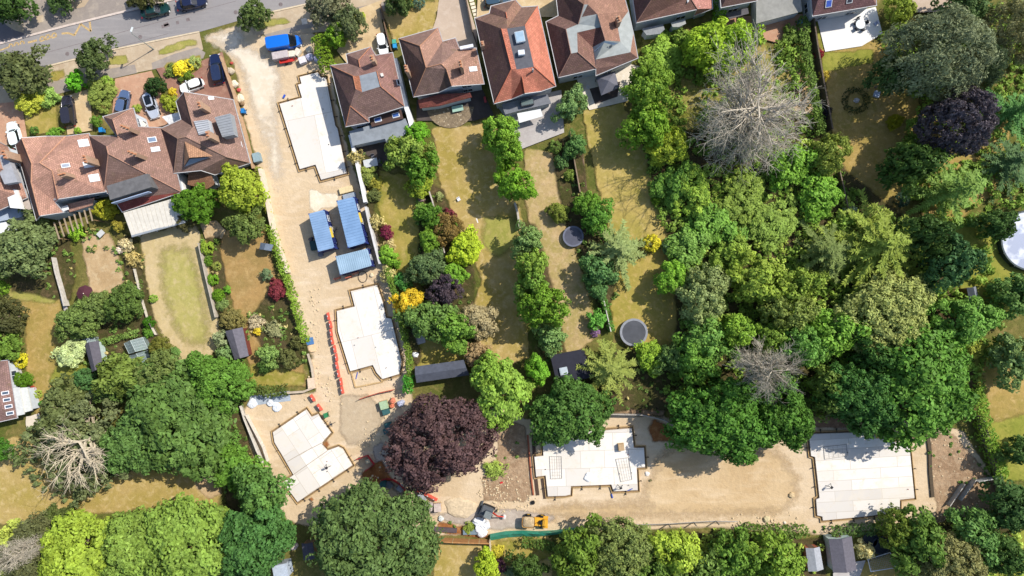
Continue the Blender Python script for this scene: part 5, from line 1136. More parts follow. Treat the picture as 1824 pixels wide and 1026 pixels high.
blob('plastic_sack', 'pale blue grey sack right of the white pallet near the van', 'sack', 551, 101, .6, .7, (200, 200, 222), 0, 12); blob('plastic_sack', 'lilac grey sack lowest beside the hedge by the van', 'sack', 564, 105, .5, .7, (184, 186, 212), 0, 13)
boxpx('paving_slab', 'pale square slab at the roadside above the blue van', 'slab', 542, 38, .9, 1.0, .08, .2, (248, 230, 208))
# material line along the brick drive wall
for i, (x, y, r, cl, lb) in enumerate(((410, 126, 7, (206, 190, 164), 'beige sack at the top of the row of rubble along the drive wall'), (417, 149, 7, (236, 222, 194), 'cream bulk sack in the row beside the drive wall'), (427, 175, 8, (240, 222, 188), 'largest cream bulk sack in the row beside the drive wall'), (431, 184, 4, (160, 130, 96), 'small brown bucket below the cream bulk sacks'))):
    blob('bulk_sack', lb, 'sack', x, y, r*M2*.9, .6, cl, 0, 20+i)
blob('plastic_sack', 'red bag between the two cream bulk sacks', 'sack', 425, 160, .3, .35, (216, 96, 90), 0, 31); blob('plastic_sack', 'small red bag near the top of the drive wall', 'sack', 412, 112, .22, .3, (206, 90, 80), 0, 32)
def bin_(label, px, py, rgb, ang=.1, lid=None):
    p = P(px, py, 1.0); r = empty('wheelie_bin', (p.x, p.y, 0), ang, label, 'bin'); MB().rings([[(x*.45, y*.5, .08) for x, y in outline(1, 1, 8, 16, 0)], [(x*.58, y*.66, .95) for x, y in outline(1, 1, 8, 16, 0)]]).build('bin_body', mat(rgb, .5), r)
    ld = MB().box(-.31, -.36, .95, .31, .36, 1.02).box(.29, -.2, .98, .36, .2, 1.04).build('lid', mat(lid or rgb, .45), r, bevel=.03)
    for s in (-1, 1): MB().tube((.25, s*.3, .11), (.25, s*.36, .11), .11, n=12).build('wheel', TYRE, r)
bin_('blue bin standing on the sand beside the cream bulk sacks', 432, 197, (40, 130, 200)); bin_('blue bin in front of the brown house with the lean-to', 179, 231, (40, 140, 210))
bin_('blue bin with a teal neighbour beside the white small car', 703, 81, (50, 160, 220)); bin_('teal bin above the blue bin beside the white small car', 702, 74, (80, 180, 150)); bin_('green bin beside the lower left slab', 580, 740, (30, 110, 66), .3, (60, 140, 90))
bin_('blue recycling bin by the dark wall left of the white patio', 1426, 38, (50, 130, 220))
boxpx('metal_cabinet', 'grey metal cabinet against the wall of the site road', 'cabinet', 456, 280, 1.1, 1.4, 1.0, .25, (150, 172, 178)); boxpx('board_stack', 'blue board stack by the cream wall', 'board stack', 551, 608, 1.1, 1.1, .4, .2, (86, 132, 184)); boxpx('board_stack', 'buff board stack below the blue one by the cream wall', 'board stack', 554, 621, 1.1, 1.1, .35, .2, (240, 206, 160))
boxpx('planter_box', 'cream raised box at the corner of the cream wall', 'planter', 554, 683, 1.1, 1.6, .7, .1, (232, 206, 176))
bulk = lambda l, x, y, c, s=1.0: pallet(l, x, y, 1.2*s, 1.3*s, 1.0, a(15), c, 'pallet stack')
bulk('green wrapped pallet at the left of the pallets by the copper beech', 683, 722, (176, 200, 160)); blob('plastic_sack', 'upper orange sack beside the green wrapped pallet', 'sack', 699, 714, .42, .8, (232, 140, 108), 0, 41); blob('plastic_sack', 'lower orange sack beside the green wrapped pallet', 'sack', 698, 723, .36, .6, (226, 130, 96), 0, 42)
blob('bulk_sack', 'pale lilac bulk sack right of the orange sacks', 'bulk sack', 714, 719, .55, .9, (196, 200, 220), 0, 43)
for x, y, lb in ((687, 734, 'teal and orange crate below the green wrapped pallet'), (691, 758, 'teal crate at the left rim of the copper beech'), (689, 768, 'lowest teal crate at the left rim of the copper beech')): boxpx('tool_crate', lb, 'crate', x, y, 1.1, .8, .7, .3, (60, 104, 104))
pallet('pinkish pallet left of its twin below the copper beech', 763, 903, 1.25, 1.25, 1.0, a(-8), (214, 198, 190)); pallet('pinkish pallet right of its twin below the copper beech', 779, 905, 1.1, 1.3, .9, a(5), (214, 196, 186))
boxpx('water_tank', 'grey tank left of the two pinkish pallets', 'tank', 750, 888, 1.0, 1.3, .9, .5, (168, 174, 178)); blob('plastic_sack', 'white sack below the right pinkish pallet', 'sack', 785, 924, .4, .4, (226, 230, 226), 0, 46)
for k, (x, y, r) in enumerate(((853, 931, .85), (861, 938, .7), (852, 942, .6), (858, 948, .75), (866, 936, .6))): blob('bulk_sack', ['topmost', 'middle', 'leftmost', 'lowest', 'rightmost'][k]+' bulging white sack of the white heap by the teal tarpaulin', 'bulk sack', x, y, r, .8, (246, 246, 246), 0, 50+k, group='white sacks heaped by the green netting')
boxpx('sheet_pile', 'blue grey covered pile left of the white sack heap', 'sheet pile', 838, 948, 2.3, .8, .5, .02, (128, 146, 156)); boxpx('rebar_pile', 'long dark pile of bars along the fence beside the big bottom tree', 'steel pile', 790, 944, 4.0, .7, .35, -.06, (96, 84, 88))
boxpx('rubber_bucket', 'black bucket on the sand left of the slab by the dumper', 'bucket', 949.5, 896, .55, .55, .45, 0, (20, 20, 22), bevel=.12); boxpx('site_hatch', 'blue lidded crate by the fence above the bottom trees', 'crate', 1121, 939, .9, 1.1, .6, .1, (70, 130, 200)); boxpx('site_crate', 'beige crate left of the blue lidded crate by the fence', 'crate', 1109, 939, 1.2, 1.0, .6, .1, (216, 184, 150))
boxpx('marker_post', 'pale marker post standing right of the excavator arm', 'post', 887, 911, .18, .3, .9, .1, (230, 212, 160)); boxpx('red_marker', 'small red marker on the sand right of the copper beech', 'marker', 893, 860, .5, .25, .2, .3, (210, 50, 50))
blob('rubble_block', 'tan stone block lying left of the largest slab', 'stone', 1411, 882, .45, .35, (224, 196, 150), 0, 61, n=7); blob('rubble_block', 'pale stone beside the fence below the largest slab', 'stone', 1366, 925, .5, .4, (220, 204, 160), 0, 62, n=7); blob('rubble_block', 'small white stone near the lower left corner of the largest slab', 'stone', 1398, 931, .2, .2, (240, 230, 210), 0, 63, n=7)
blob('plastic_sack', 'white scrap of sack on the sand right of the slab by the dumper', 'sack', 1153, 844, .35, .2, (246, 238, 226), 0, 64); boxpx('small_crate', 'small olive box on the sand below the white scrap', 'box', 1159, 856, .4, .3, .2, .3, (120, 112, 70))
rng = random.Random(5); b = MB()
for k in range(420):      # stones scattered over the turned soil
    z = rng.choice(((900, 880, 45, 32), (915, 900, 40, 14), (1700, 850, 45, 70), (880, 870, 30, 15), (1360, 925, 60, 12), (665, 800, 30, 60), (560, 600, 10, 90), (620, 690, 80, 30)))
    p = P(z[0]+rng.uniform(-1, 1)*z[2], z[1]+rng.uniform(-1, 1)*z[3]); r = rng.uniform(.05, .2); t0 = rng.uniform(0, 6)
    b.rings([[(p.x+r*f*math.cos(t0+t)*rng.uniform(.8, 1.2), p.y+r*f*math.sin(t0+t), zz*r) for t in (0, 1.2, 2.4, 3.7, 5)] for f, zz in ((1, 0), (.9, .6), (.4, .9))])
tag(b.build('rubble', mat((224, 200, 162), .9, .25, 6)), 'loose stones and rubble scattered over the site earth', 'rubble', kind='stuff')
blob('spoil_heap', 'low heap of pale sand left of the mini excavator', 'heap', 820, 905, 2.2, .3, (230, 208, 170), 0, 70, .7, n=20, mm=SAND if False else mat((222, 199, 164), .95, .14, 3))
# blue grey sheets by the hedge, lower left
strip('plastic_sheet', [(446, 714), (517, 705)], 1.5, .05, (176, 186, 196), 'grey blue plastic sheeting along the hedge at the lower left of the site', 'sheeting')
for x, y, r, lb in ((449, 718, .7, 'white rag heap at the left end of the grey sheeting'), (481, 718, .5, 'white sack in the middle of the grey sheeting'), (492, 725, .7, 'flat white bag just below the grey sheeting')): blob('plastic_sack', lb, 'sack', x, y, r, .35, (236, 240, 246), 0, int(x))

# ---------------------------------------------------------------- barriers and fences
REDB = mat((228, 98, 80), .5, .12, 3)
BAR = MB().rings([[(x*1.2, y*.3, 0) for x, y in outline(1, 1, 9, 16, 0)], [(x*1.18, y*.22, .25) for x, y in outline(1, 1, 9, 16, 0)], [(x*1.12, y*.14, .6) for x, y in outline(1, 1, 9, 16, 0)], [(x*1.1, y*.14, .85) for x, y in outline(1, 1, 9, 16, 0)]]).mesh('barrier'); BAR.materials.append(REDB)
CAPM = MB().box(-.1, -.05, .85, .1, .05, .9).mesh('filler_cap'); CAPM.materials.append(mat((236, 220, 214)))
def barriers(a_, b_, n, group, ends):
    for k in range(n):
        f = (k+.5)/n; x = a_[0]+(b_[0]-a_[0])*f+1.2*math.sin(k*1.7); y = a_[1]+(b_[1]-a_[1])*f; p = P(x, y, .5); q = P(*b_)-P(*a_)
        lb = ('', 'second', 'third', 'fourth', 'fifth', 'sixth', 'seventh', 'eighth', 'ninth')[k]+' red barrier from the top of the long line beside the slab' if n > 3 and 0 < k < n-1 else group[1] if n > 2 and k == 1 else ends[0 if k == 0 else 1]
        r = link('plastic_barrier', BAR, None, None, (p.x, p.y, 0), math.atan2(q.y, q.x)+.05*math.sin(k*2.3)); tag(r, lb, 'barrier', group[0]); link('filler_cap', CAPM, None, r)
barriers((583, 556), (610, 702), 10, ('red barriers in a line beside the slab', 'red plastic barrier within the long line beside the slab'), ('topmost red plastic barrier of the long line beside the slab', 'lowest red plastic barrier of the long line beside the slab'))
barriers((551, 701), (573, 734), 2, ('two red and white barriers', ''), ('upper red and white barrier near the corner of the cream wall', 'lower red and white barrier pointing to the green bin'))
barriers((742, 874), (779, 891), 3, ('red barriers under the copper beech', 'middle red barrier below the copper beech'), ('left red barrier half under the copper beech', 'right end red barriers emerging below the copper beech'))
def netting(label, pts, rgb, h=.9, posts=True, name='safety_fence', cat='safety fence'):
    c = P(*pts[0]); r = empty(name, c, 0, label, cat); b = MB(); Q = [P(*p)-c for p in pts]
    for p_, q_ in zip(Q, Q[1:]): b.bar(p_, q_, .05, .05, h)
    b.build('netting', mat(rgb, .7, .2, 6), r)
    for p_ in Q: MB().tube((p_.x, p_.y, 0), (p_.x, p_.y, h+.15), .035, n=6).build('post', mat((120, 70, 60)), r)
netting('thin orange netting line below the middle slab', [(642, 710), (656, 705), (676, 699), (690, 696), (704, 693)], (230, 110, 80))
netting('red plastic fence bent round the end of the tilted slab', [(636, 817), (656, 810), (668, 826), (660, 832), (651, 838)], (204, 52, 58))
netting('curved dark red plastic fence between the copper beech and the big bottom tree', [(680, 854), (690, 851), (700, 853), (712, 860), (721, 869), (728, 887)], (170, 42, 44))
for x, y, lb in ((663, 822, 'dark topped box inside the bent red fence'),): boxpx('junction_box', lb, 'box', x-8, y, .7, .7, .8, .4, (196, 180, 148))
for x, y, c_, lb in ((683, 862, (60, 110, 110), 'teal bag at the head of the curved red fence'), (693, 864, (120, 124, 130), 'grey bag inside the curved red fence'), (713, 870, (186, 186, 196), 'pale bag inside the curved red fence')): blob('plastic_sack', lb, 'sack', x, y, .55, .5, c_, 0, int(x))
def fence(label, pts, h, rgb, w=.07, step=2.0, posts=True, postc=None, name='garden_fence', cat='fence', rails=True, phb=.08):
    c = P(*pts[0]); r = empty(name, c, 0, label, cat); b = MB(); Q = [P(*p)-c for p in pts]; m = mat(rgb, .85, .18, 3); pc = mat(postc or rgb, .85, .1)
    pm_ = None
    for p_, q_ in zip(Q, Q[1:]):
        b.bar(p_, q_, w, .04, h); L = (q_-p_).length; n = max(1, round(L/step))
        if posts:
            for k in range(n):
                v = p_.lerp(q_, k/n)
                if pm_ is None: pm_ = MB().box(-.06, -.06, 0, .06, .06, h+phb).mesh('post'); pm_.materials.append(pc)
                link('post', pm_, None, r, (v.x, v.y, 0))
        if rails: b.bar(p_, q_, w+.06, h, h+.04)
    b.build('panels', m, r); return r
def wall(label, pts, w, h, rgb, name='garden_wall'):
    b = MB()
    for p_, q_ in zip(pts, pts[1:]): b.bar(P(*p_, h), P(*q_, h), w, 0, h)
    b2 = tag(b.build(name, mat(rgb, .9, .12, 2)), label, 'wall'); return b2
CREAM = (236, 218, 192); WHT = (248, 246, 244)
wall('white rendered wall along the grey extension house and the topmost slab', [(623, 240), (634, 285), (644, 330), (650, 360)], .45, 2.0, WHT); wall('lower run of the white wall behind the tallest blue cabin', [(651, 368), (658, 400), (668, 440), (676, 470)], .3, 1.8, (220, 216, 212))
wall('tall white side wall of the grey extension house', [(703, 104), (722, 186), (728, 205), (735, 231)], .65, 2.6, WHT); wall('cream wall along the left side of the site road', [(392, 100), (415, 165), (436, 240), (450, 300)], .28, 1.0, (196, 160, 124))
wall('cream wall between the site road and the narrow dry garden', [(462, 300), (472, 345), (482, 396), (494, 440), (511, 486)], .45, 1.4, CREAM); wall('grey stone edging below the ivy hedge by the site road', [(548, 630), (555, 655), (560, 690), (540, 698), (510, 700)], .3, .6, (206, 188, 164))
b = wall('white short wall between two brown houses on the left', [(316, 312), (324, 341)], .8, 2.4, (244, 240, 236))
fence('white topped fence on the left of the pale green lawn', [(244, 480), (256, 530), (268, 570), (282, 596)], .9, (220, 210, 190), .06, 1.9)
fence('grey paling fence between the pale green lawn and the topiary row', [(360, 435), (372, 490), (384, 540), (390, 565)], 1.3, (196, 184, 166)); fence('white rail fence along the drive of the sandy road hedge at the lower left', [(433, 722), (440, 745), (452, 775), (462, 800), (472, 822)], 1.2, (222, 214, 200), .05, 2.2)
fence('second pale rail running beside the lower left white rail', [(442, 738), (460, 772), (472, 795), (480, 820)], 1.0, (226, 216, 200), .05, 2.4); fence('grey fence between the two dry lawns, near the pale plants', [(762, 330), (772, 360), (778, 385)], 1.5, (206, 196, 184), .1); fence('short weathered fence beside the lime coloured bush', [(786, 425), (794, 452)], 1.5, (196, 186, 172), .1)
fence('weathered fence under the clipped hedge trees', [(917, 364), (922, 380), (926, 408)], 1.6, (196, 186, 170), .25); fence('grey fence beside the raised brick border', [(1014, 240), (1022, 290), (1032, 345)], 1.5, (150, 128, 104), .12)
fence('pale fence left of the lower trampoline', [(1070, 520), (1078, 555), (1086, 590)], 1.5, (214, 208, 196), .08); fence('brown dark fence running down beside the dead tree', [(1438, 20), (1448, 90), (1460, 160), (1474, 235)], 1.8, (110, 96, 80), .15)
fence('thin dark fence left of the silver green bush', [(1488, 310), (1496, 345), (1502, 372)], 1.6, (140, 122, 104), .08); fence('weathered dark fence at the right side of the turned soil', [(1738, 740), (1752, 790), (1772, 850), (1796, 905)], 1.7, (134, 122, 108), .14)
fence('orange brown fence panels left of the teal tarpaulin', [(780, 957), (808, 959), (836, 960), (873, 961)], 1.8, (190, 136, 84), .09, 1.9, postc=(210, 180, 130)); fence('short pale fence running down from the corner of the teal tarpaulin', [(873, 958), (877, 994)], 1.7, (206, 190, 160), .12)
fence('steel mesh site fence above the bottom trees', [(1040, 943), (1072, 938), (1105, 935), (1150, 934), (1190, 933), (1235, 930), (1275, 928), (1315, 929)], .06, (186, 186, 182), .05, 3.2, postc=(120, 120, 116), name='site_fence', rails=False, phb=1.7)
b = MB()
for p_, q_ in zip(*(lambda F: (F, F[1:]))([(1040, 943), (1072, 938), (1105, 935), (1150, 934), (1190, 933), (1235, 930), (1275, 928), (1315, 929)])): 
    for z in (.5, 1.1, 1.75): b.tube(P(*p_, z)*1, P(*q_, z), .03, n=4)
tag(b.build('fence_rails', mat((190, 190, 188))), 'thin steel rails strung above the site fence line by the bottom trees', 'rails')
fence('grey mesh fence curving behind the oak by the tilted slab wall', [(1086, 736), (1140, 737), (1180, 746), (1215, 765)], 1.2, (196, 186, 172), .05, 3.0); fence('pale rail fence cutting across the lower right corner of the site', [(1735, 855), (1778, 846)], 1.2, (222, 220, 214), .1, 2.5)
fence('left long mesh panel in the turned soil', [(1686, 898), (1712, 860)], .9, (206, 200, 190), .05, 3); fence('right long mesh panel in the turned soil', [(1706, 888), (1732, 852)], .9, (208, 202, 192), .05, 3); fence('wooden fence between the tan drive and the front lawn', [(680, 14), (690, 60), (700, 96)], 1.2, (126, 100, 76), .1)
fence('dark fence beside the stepping stones', [(826, -20), (842, 60), (852, 90)], 1.4, (96, 80, 66), .1); fence('white fence between the leftmost gardens', [(103, 460), (108, 485), (118, 520), (124, 545)], 1.3, (214, 206, 194), .12)
# teal tarpaulin over the fence
b = MB(); T0 = [(873, 957, 12), (900, 952, 12), (930, 950, 11), (960, 951, 10), (990, 948, 8), (1015, 944, 6), (1040, 940, 4)]; r0 = []; r1 = []; r2 = []
for k, (x, y, w) in enumerate(T0):
    for j in range(3):
        if k == len(T0)-1 and j: continue
        n_ = T0[min(k+1, len(T0)-1)]; f = j/3; X = x+(n_[0]-x)*f; Y = y+(n_[1]-y)*f; w_ = w+(n_[2]-w)*f; s = .12*math.sin(k*7+j*3)
        r0.append(P(X, Y-w_/2, .05)); r1.append(P(X, Y+s*4, 1.25+s)); r2.append(P(X, Y+w_/2, .3))
n = len(r0); b.add(r0+r1+r2, [(i, i+1, n+i+1, n+i) for i in range(n-1)]+[(n+i, n+i+1, 2*n+i+1, 2*n+i) for i in range(n-1)])
tag(b.build('tarpaulin', mat((60, 168, 140), .5, .15, 2)), 'long teal green netting tarpaulin draped along the site edge', 'tarpaulin')

# ---------------------------------------------------------------- garden things
def trampoline(label, px, py, r, rim, matc):
    p = P(px, py, .85); root = empty('trampoline', (p.x, p.y, 0), 0, label, 'trampoline'); R = r*M2; n = 36; T = [2*math.pi*k/n for k in range(n)]
    MB().rings([[(R*f*math.cos(t), R*f*math.sin(t), z) for t in T] for f, z in ((1, .8), (1, .9), (.84, .9), (.84, .84))], cap=False).build('rim_pad', mat(rim, .6, .12), root)
    MB().add([(R*.84*math.cos(t), R*.84*math.sin(t), .85) for t in T], [tuple(range(n))]).build('jumping_mat', mat(matc, .55, .15, 1), root)
    for k in range(6): t = k*1.047; MB().tube((R*.95*math.cos(t), R*.95*math.sin(t), 0), (R*.95*math.cos(t), R*.95*math.sin(t), .82), .04, n=6).build('leg', LEAD, root)
trampoline('dark trampoline wedged beside the shrubs, upper of the two in the middle', 1021, 421, 18.5, (112, 116, 134), (84, 86, 102)); trampoline('large round trampoline with a pale grey rim on the golden lawn', 1129, 592, 24.5, (150, 152, 158), (78, 80, 86))
trampoline('round black trampoline half hidden beneath the trees at the bottom right', 1551, 963, 14, (60, 64, 72), (44, 48, 56)); trampoline('second black trampoline just above the white goal', 1569, 972, 16, (66, 70, 76), (40, 44, 52))
p = P(1838, 428, 1.1); pl = empty('garden_pool', (p.x, p.y, 0), 0, 'big round above ground pool cut by the right edge', 'pool'); R = 54*M2; n = 48; T = [2*math.pi*k/n for k in range(n)]
MB().rings([[(R*f*math.cos(t), R*f*math.sin(t), z) for t in T] for f, z in ((1.0, 0), (1.0, 1.15), (.95, 1.15), (.95, .9))], cap=False).build('pool_wall', mat((52, 70, 72), .6), pl)
m, n_, l = nt('pool_cover'); bb = n_['Principled BSDF']; g = n_.new('ShaderNodeTexCoord').outputs['Object']; l.new(mixc(n_, l, tex(n_, l, g, .5, 3, .5, .45, .55), A((170, 178, 200)), A((226, 230, 238))), bb.inputs['Base Color']); bb.inputs['Roughness'].default_value = .25  # silver cover; its grey and white tones also paint in sky reflection
MB().add([(R*.95*math.cos(t), R*.95*math.sin(t), .95) for t in T], [tuple(range(n))]).build('pool_cover', m, pl)
for k in range(12): t = k*.5236+2; MB().box(-.07, -.07, 0, .07, .07, 1.25).build('strut', mat((40, 52, 54)), pl, (R*1.02*math.cos(t), R*1.02*math.sin(t), 0))
# white football goal
c = P(1567, 1000); gl = empty('football_goal', c, 0, 'white football goal with a net at the bottom edge', 'football goal'); F = [P(*v)-c for v in ((1551, 1018, 1.9), (1595, 1011, 1.9), (1598, 1006, 0), (1552, 1012, 0), (1584, 984, 0), (1545, 997, 0), (1586, 984, 1.2), (1546, 996, 1.2))]
b = MB(); 
for i, j in ((0, 1), (1, 2), (0, 3), (1, 6), (0, 7), (6, 4), (7, 5), (6, 7), (4, 5), (3, 5), (2, 4)): b.tube(F[i], F[j], .06, n=6)
b.build('frame', mat((236, 236, 244), .5), gl); b = MB()
for k in range(1, 14): b.tube(F[0].lerp(F[1], k/14), F[7].lerp(F[6], k/14), .012, n=3)
for k in range(1, 8): b.tube(F[0].lerp(F[7], k/8), F[1].lerp(F[6], k/8), .012, n=3)
b.build('net', mat((180, 180, 186)), gl)
def parasol(label, px, py, r, rgb, h=2.3, ribs=8):
    p = P(px, py, h); root = empty('parasol', (p.x, p.y, 0), 0, label, 'parasol'); R = r*M2; b = MB(); b.add([(0, 0, h+.35)]+[(R*math.cos(k*6.283/ribs), R*math.sin(k*6.283/ribs), h) for k in range(ribs)]+[(R*math.cos(k*6.283/ribs), R*math.sin(k*6.283/ribs), h-.15) for k in range(ribs)], [(0, 1+k, 1+(k+1) % ribs) for k in range(ribs)]+[(1+k, 1+ribs+k, 1+ribs+(k+1) % ribs, 1+(k+1) % ribs) for k in range(ribs)]); b.build('canopy', mat(rgb, .8, .06), root); MB().tube((0, 0, 0), (0, 0, h+.45), .03, n=8).build('pole', LEAD, root)
    MB().tube((0, 0, h+.36), (0, 0, h+.45), .1, .04, 8).build('finial', mat((236, 220, 200)), root)
parasol('closed set dark maroon parasol beside the cloudlike green bushes', 151, 523, 15, (88, 44, 54)); parasol('white round parasol on the patio below the worn flat roof', 1318, 55, 6, (250, 238, 212))
def table(label, px, py, w, l, rgb, ang=.2, rnd=False, h=.74):
    p = P(px, py, h); root = empty('garden_table', (p.x, p.y, 0), ang, label, 'table')
    (MB().tube((0, 0, h-.05), (0, 0, h), w/2, n=24) if rnd else MB().box(-w/2, -l/2, h-.05, w/2, l/2, h)).build('table_top', mat(rgb, .5, .06), root)
    for sx in (-1, 1):
        for sy in (-1, 1): MB().tube((sx*w*.3, sy*(l*.4 if not rnd else w*.3), 0), (sx*w*.3, sy*(l*.4 if not rnd else w*.3), h-.05), .03, n=6).build('leg', mat((90, 90, 90)), root)
CHM = {}
def chair(label, px, py, ang, rgb, group=None):
    p = P(px, py, .45); root = empty('garden_chair', (p.x, p.y, 0), ang, label, 'chair', group); m = mat(rgb, .6)
    if rgb not in CHM: CHM[rgb] = (MB().box(-.24, -.24, .42, .24, .24, .47).mesh('seat'), MB().box(-.26, .2, .47, -.2+.46, .26, .95).mesh('backrest'), MB().tube((0, 0, 0), (0, 0, .42), .025, n=5).mesh('leg')); [x.materials.append(m) for x in CHM[rgb]]
    link('seat', CHM[rgb][0], None, root); link('backrest', CHM[rgb][1], None, root)
    for sx in (-.2, .2):
        for sy in (-.2, .2): link('leg', CHM[rgb][2], None, root, (sx, sy, 0))
table('pale green half round table on the pebbled patio', 815, 193, 1.7, .9, (170, 204, 184)); table('white garden table on the dark deck behind the grey extension house', 660, 290, 2.1, 1.2, (214, 218, 220)); table('round pale blue table on the white patio', 1533, 43, 1.4, 1.4, (226, 236, 240), 0, True)
table('pale table in the vegetable plot below the pergola', 179, 416, 1.1, .8, (214, 214, 210), .8)
for k, (x, y, g_) in enumerate(((1524, 42, 1.4), (1529, 34, .3), (1542, 40, -1.4), (1537, 52, 2.8), (1526, 51, 2.2))): chair(['left', 'upper left', 'right', 'lower right', 'lower left'][k]+' dark chair at the round pale blue table', x, y, g_, (60, 64, 72), 'chairs round the pale blue table')
chair('grey chair right of the white garden table', 675, 287, -1.3, (110, 112, 118)); chair('grey chair above the white garden table', 664, 278, .1, (104, 104, 112)); chair('white armchair on the right of the white patio', 1560, 42, -1, (206, 214, 240))
chair('white chair beside the round table under the grey gazebo', 1047, 155, 1.2, (226, 224, 222)); chair('lone white lounge chair on the long dry lawn', 817, 355, .5, (252, 252, 255)); boxpx('garden_bench', 'short white bench on the dark lawn left of the grey pine', 'bench', 1563, 167, .8, .9, .6, -.3, (206, 218, 240))
boxpx('doormat', 'grey square mat lying on the greenish lawn', 'mat', 699, 355, 1.5, 1.5, .05, .15, (152, 162, 172), bevel=0); boxpx('white_toy', 'white toy frame beside the long shed on the left', 'toy', 850, 393, .25, .8, .2, .3, (250, 244, 236))
blob('canvas_tent', 'white domed play tent at the foot of the charcoal shed on the left', 'tent', 179, 686, 1.15, .95, (254, 254, 254), 0, 81, .8); blob('garden_tub', 'white round tub beside the ivy hedge above the long charcoal shed', 'tub', 740, 632, .5, .6, (250, 250, 250), 0, 82); boxpx('stone_basin', 'pale stone bird bath in the middle of the ring bed', 'bird bath', 1527, 178, .9, .7, .5, .3, (214, 204, 196), bevel=.2)
blob('hot_tub_cover', 'round pale cover beside the dark shed at the bottom edge', 'cover', 522, 973, .6, .8, (214, 196, 186), 0, 83, n=20); boxpx('conservatory_roof', 'pale glassy roof corner at the bottom edge left of the dark shed', 'conservatory', 499, 1018, 2.2, 2.0, 2.2, .2, (190, 200, 212)); boxpx('red_toy_car', 'red toy by the side passage of the gabled brown house', 'toy', 864, 177, .35, .9, .5, .2, (206, 80, 80))
hedge([(1524+20*math.cos(t), 179+19*math.sin(t)) for t in [math.pi*k/8 for k in range(17)]], .8, .5, (70, 84, 40), 'low dark hedge planted in a ring round the bird bath', 18, .14)
b = MB(); b.add([P(1019, 246), P(1036, 243), P(1046, 340), P(1034, 345)]+[P(1019, 246, .3), P(1036, 243, .3), P(1046, 340, .3), P(1034, 345, .3)], [(4, 5, 6, 7), (0, 1, 5, 4), (1, 2, 6, 5), (2, 3, 7, 6), (3, 0, 4, 7)]); tag(b.build('raised_bed', mat((164, 134, 112), .95, .2, 3)), 'raised brick border along the golden lawn', 'raised bed')
# street lamp by the road
base = P(274, 88); head = P(235, 53, 6.3); la = empty('street_lamp', base, 0, 'slim grey street lamp leaning over the road from the verge', 'street lamp')
hp = Vector((head.x-base.x, head.y-base.y, 0)); MB().tube((0, 0, 0), (0, 0, 1.2), .1, n=10).tube((0, 0, 1.2), (hp.x*.12, hp.y*.12, 6.0), .06, .05, 8).build('post', mat((160, 166, 160), .5), la); MB().tube((hp.x*.12, hp.y*.12, 6.0), (hp.x*.85, hp.y*.85, 6.35), .045, n=8).build('arm', mat((160, 166, 160), .5), la)
ld = MB().box(-.38, -.14, 6.3, .38, .14, 6.45).build('lamp_head', mat((226, 230, 228), .4), la, (hp.x, hp.y, 0), math.atan2(hp.y, hp.x), bevel=.05); MB().box(-.28, -.1, 6.27, .28, .1, 6.3).build('lens', glass_mat((220, 220, 200)), ld)
strip('telephone_cable', [(1080, 735), (1083, 737)], .05, .05, (200, 200, 200), 'short cable end by the mesh fence behind the oak', 'cable')
# ---------------------------------------------------------------- trees
tree(42, 130, 50, 7, 'oak', (92, 108, 62), 'grey green street tree at the left edge beside the road'); tree(172, 103, 33, 6.5, 'oak', (88, 112, 60), 'street tree on the verge between the yellow road marking and the lamp'); tree(455, 30, 28, 6.5, 'oak', (96, 122, 62), 'street tree at the corner of the pale concrete site entrance')
tree(583, 14, 36, 7, 'fine', (120, 130, 96), 'greyish sparse street tree above the blue van, left of its pair'); tree(622, 44, 32, 6.5, 'fine', (112, 132, 84), 'greyish green tree right of its pair above the site hedge')
tree(20, 4, 40, 7, 'oak', (66, 100, 40), 'dark tree in the top left corner of the photo'); tree(110, -14, 36, 4, 'oak', (72, 104, 50), 'dark tree top poking in at the top edge left of the pale paving'); tree(255, -4, 24, 4, 'oak', (88, 96, 50), 'small dark tree at the top edge behind the dark green car')
tree(712, 4, 26, 5, 'oak', (84, 112, 56), 'dark rounded tree on the front lawn at the top edge'); tree(45, 440, 53, 8.5, 'fine', (112, 136, 82), 'large grey green tree at the left edge beside the pergola'); tree(352, 364, 35, 6, 'lobed', (84, 132, 26), 'bright green rounded tree at the end of the ribbed lean-to')
tree(432, 340, 44, 8, 'lobed', (150, 178, 46), 'yellow green tree beside the left wall of the site road', squash=.9); tree(440, 402, 34, 6, 'oak', (104, 130, 62), 'dull green tree just below the yellow green one by the site road')
tree(12, 565, 38, 7, 'fine', (84, 92, 52), 'dark olive tree with pale branches cut by the left edge'); tree(8, 615, 32, 5, 'oak', (106, 146, 50), 'bright green tree at the left edge below the dark olive one'); tree(143, 572, 38, 6, 'fine', (108, 138, 66), 'left tree of the three cloudlike bushes below the maroon parasol')
tree(182, 545, 30, 5, 'fine', (112, 140, 70), 'middle tree of the three cloudlike bushes below the maroon parasol'); tree(224, 540, 34, 6, 'fine', (92, 124, 54), 'right and darkest tree of the three cloudlike bushes'); tree(127, 629, 27, 3.6, 'lobed', (190, 218, 150), 'pale mint green rounded tree beside the charcoal shed')
tree(325, 742, 96, 12, 'oak', (92, 130, 58), 'largest green oak of the lower left wood, above the sloping dry lawn'); tree(245, 785, 58, 10, 'oak', (92, 134, 64), 'oak beside the half dead tree at the lower left'); tree(395, 680, 56, 11, 'oak', (96, 146, 50), 'oak crown nearest the grey plastic sheeting'); tree(225, 670, 46, 9, 'oak', (112, 140, 58), 'lighter tree just below the glass frame')
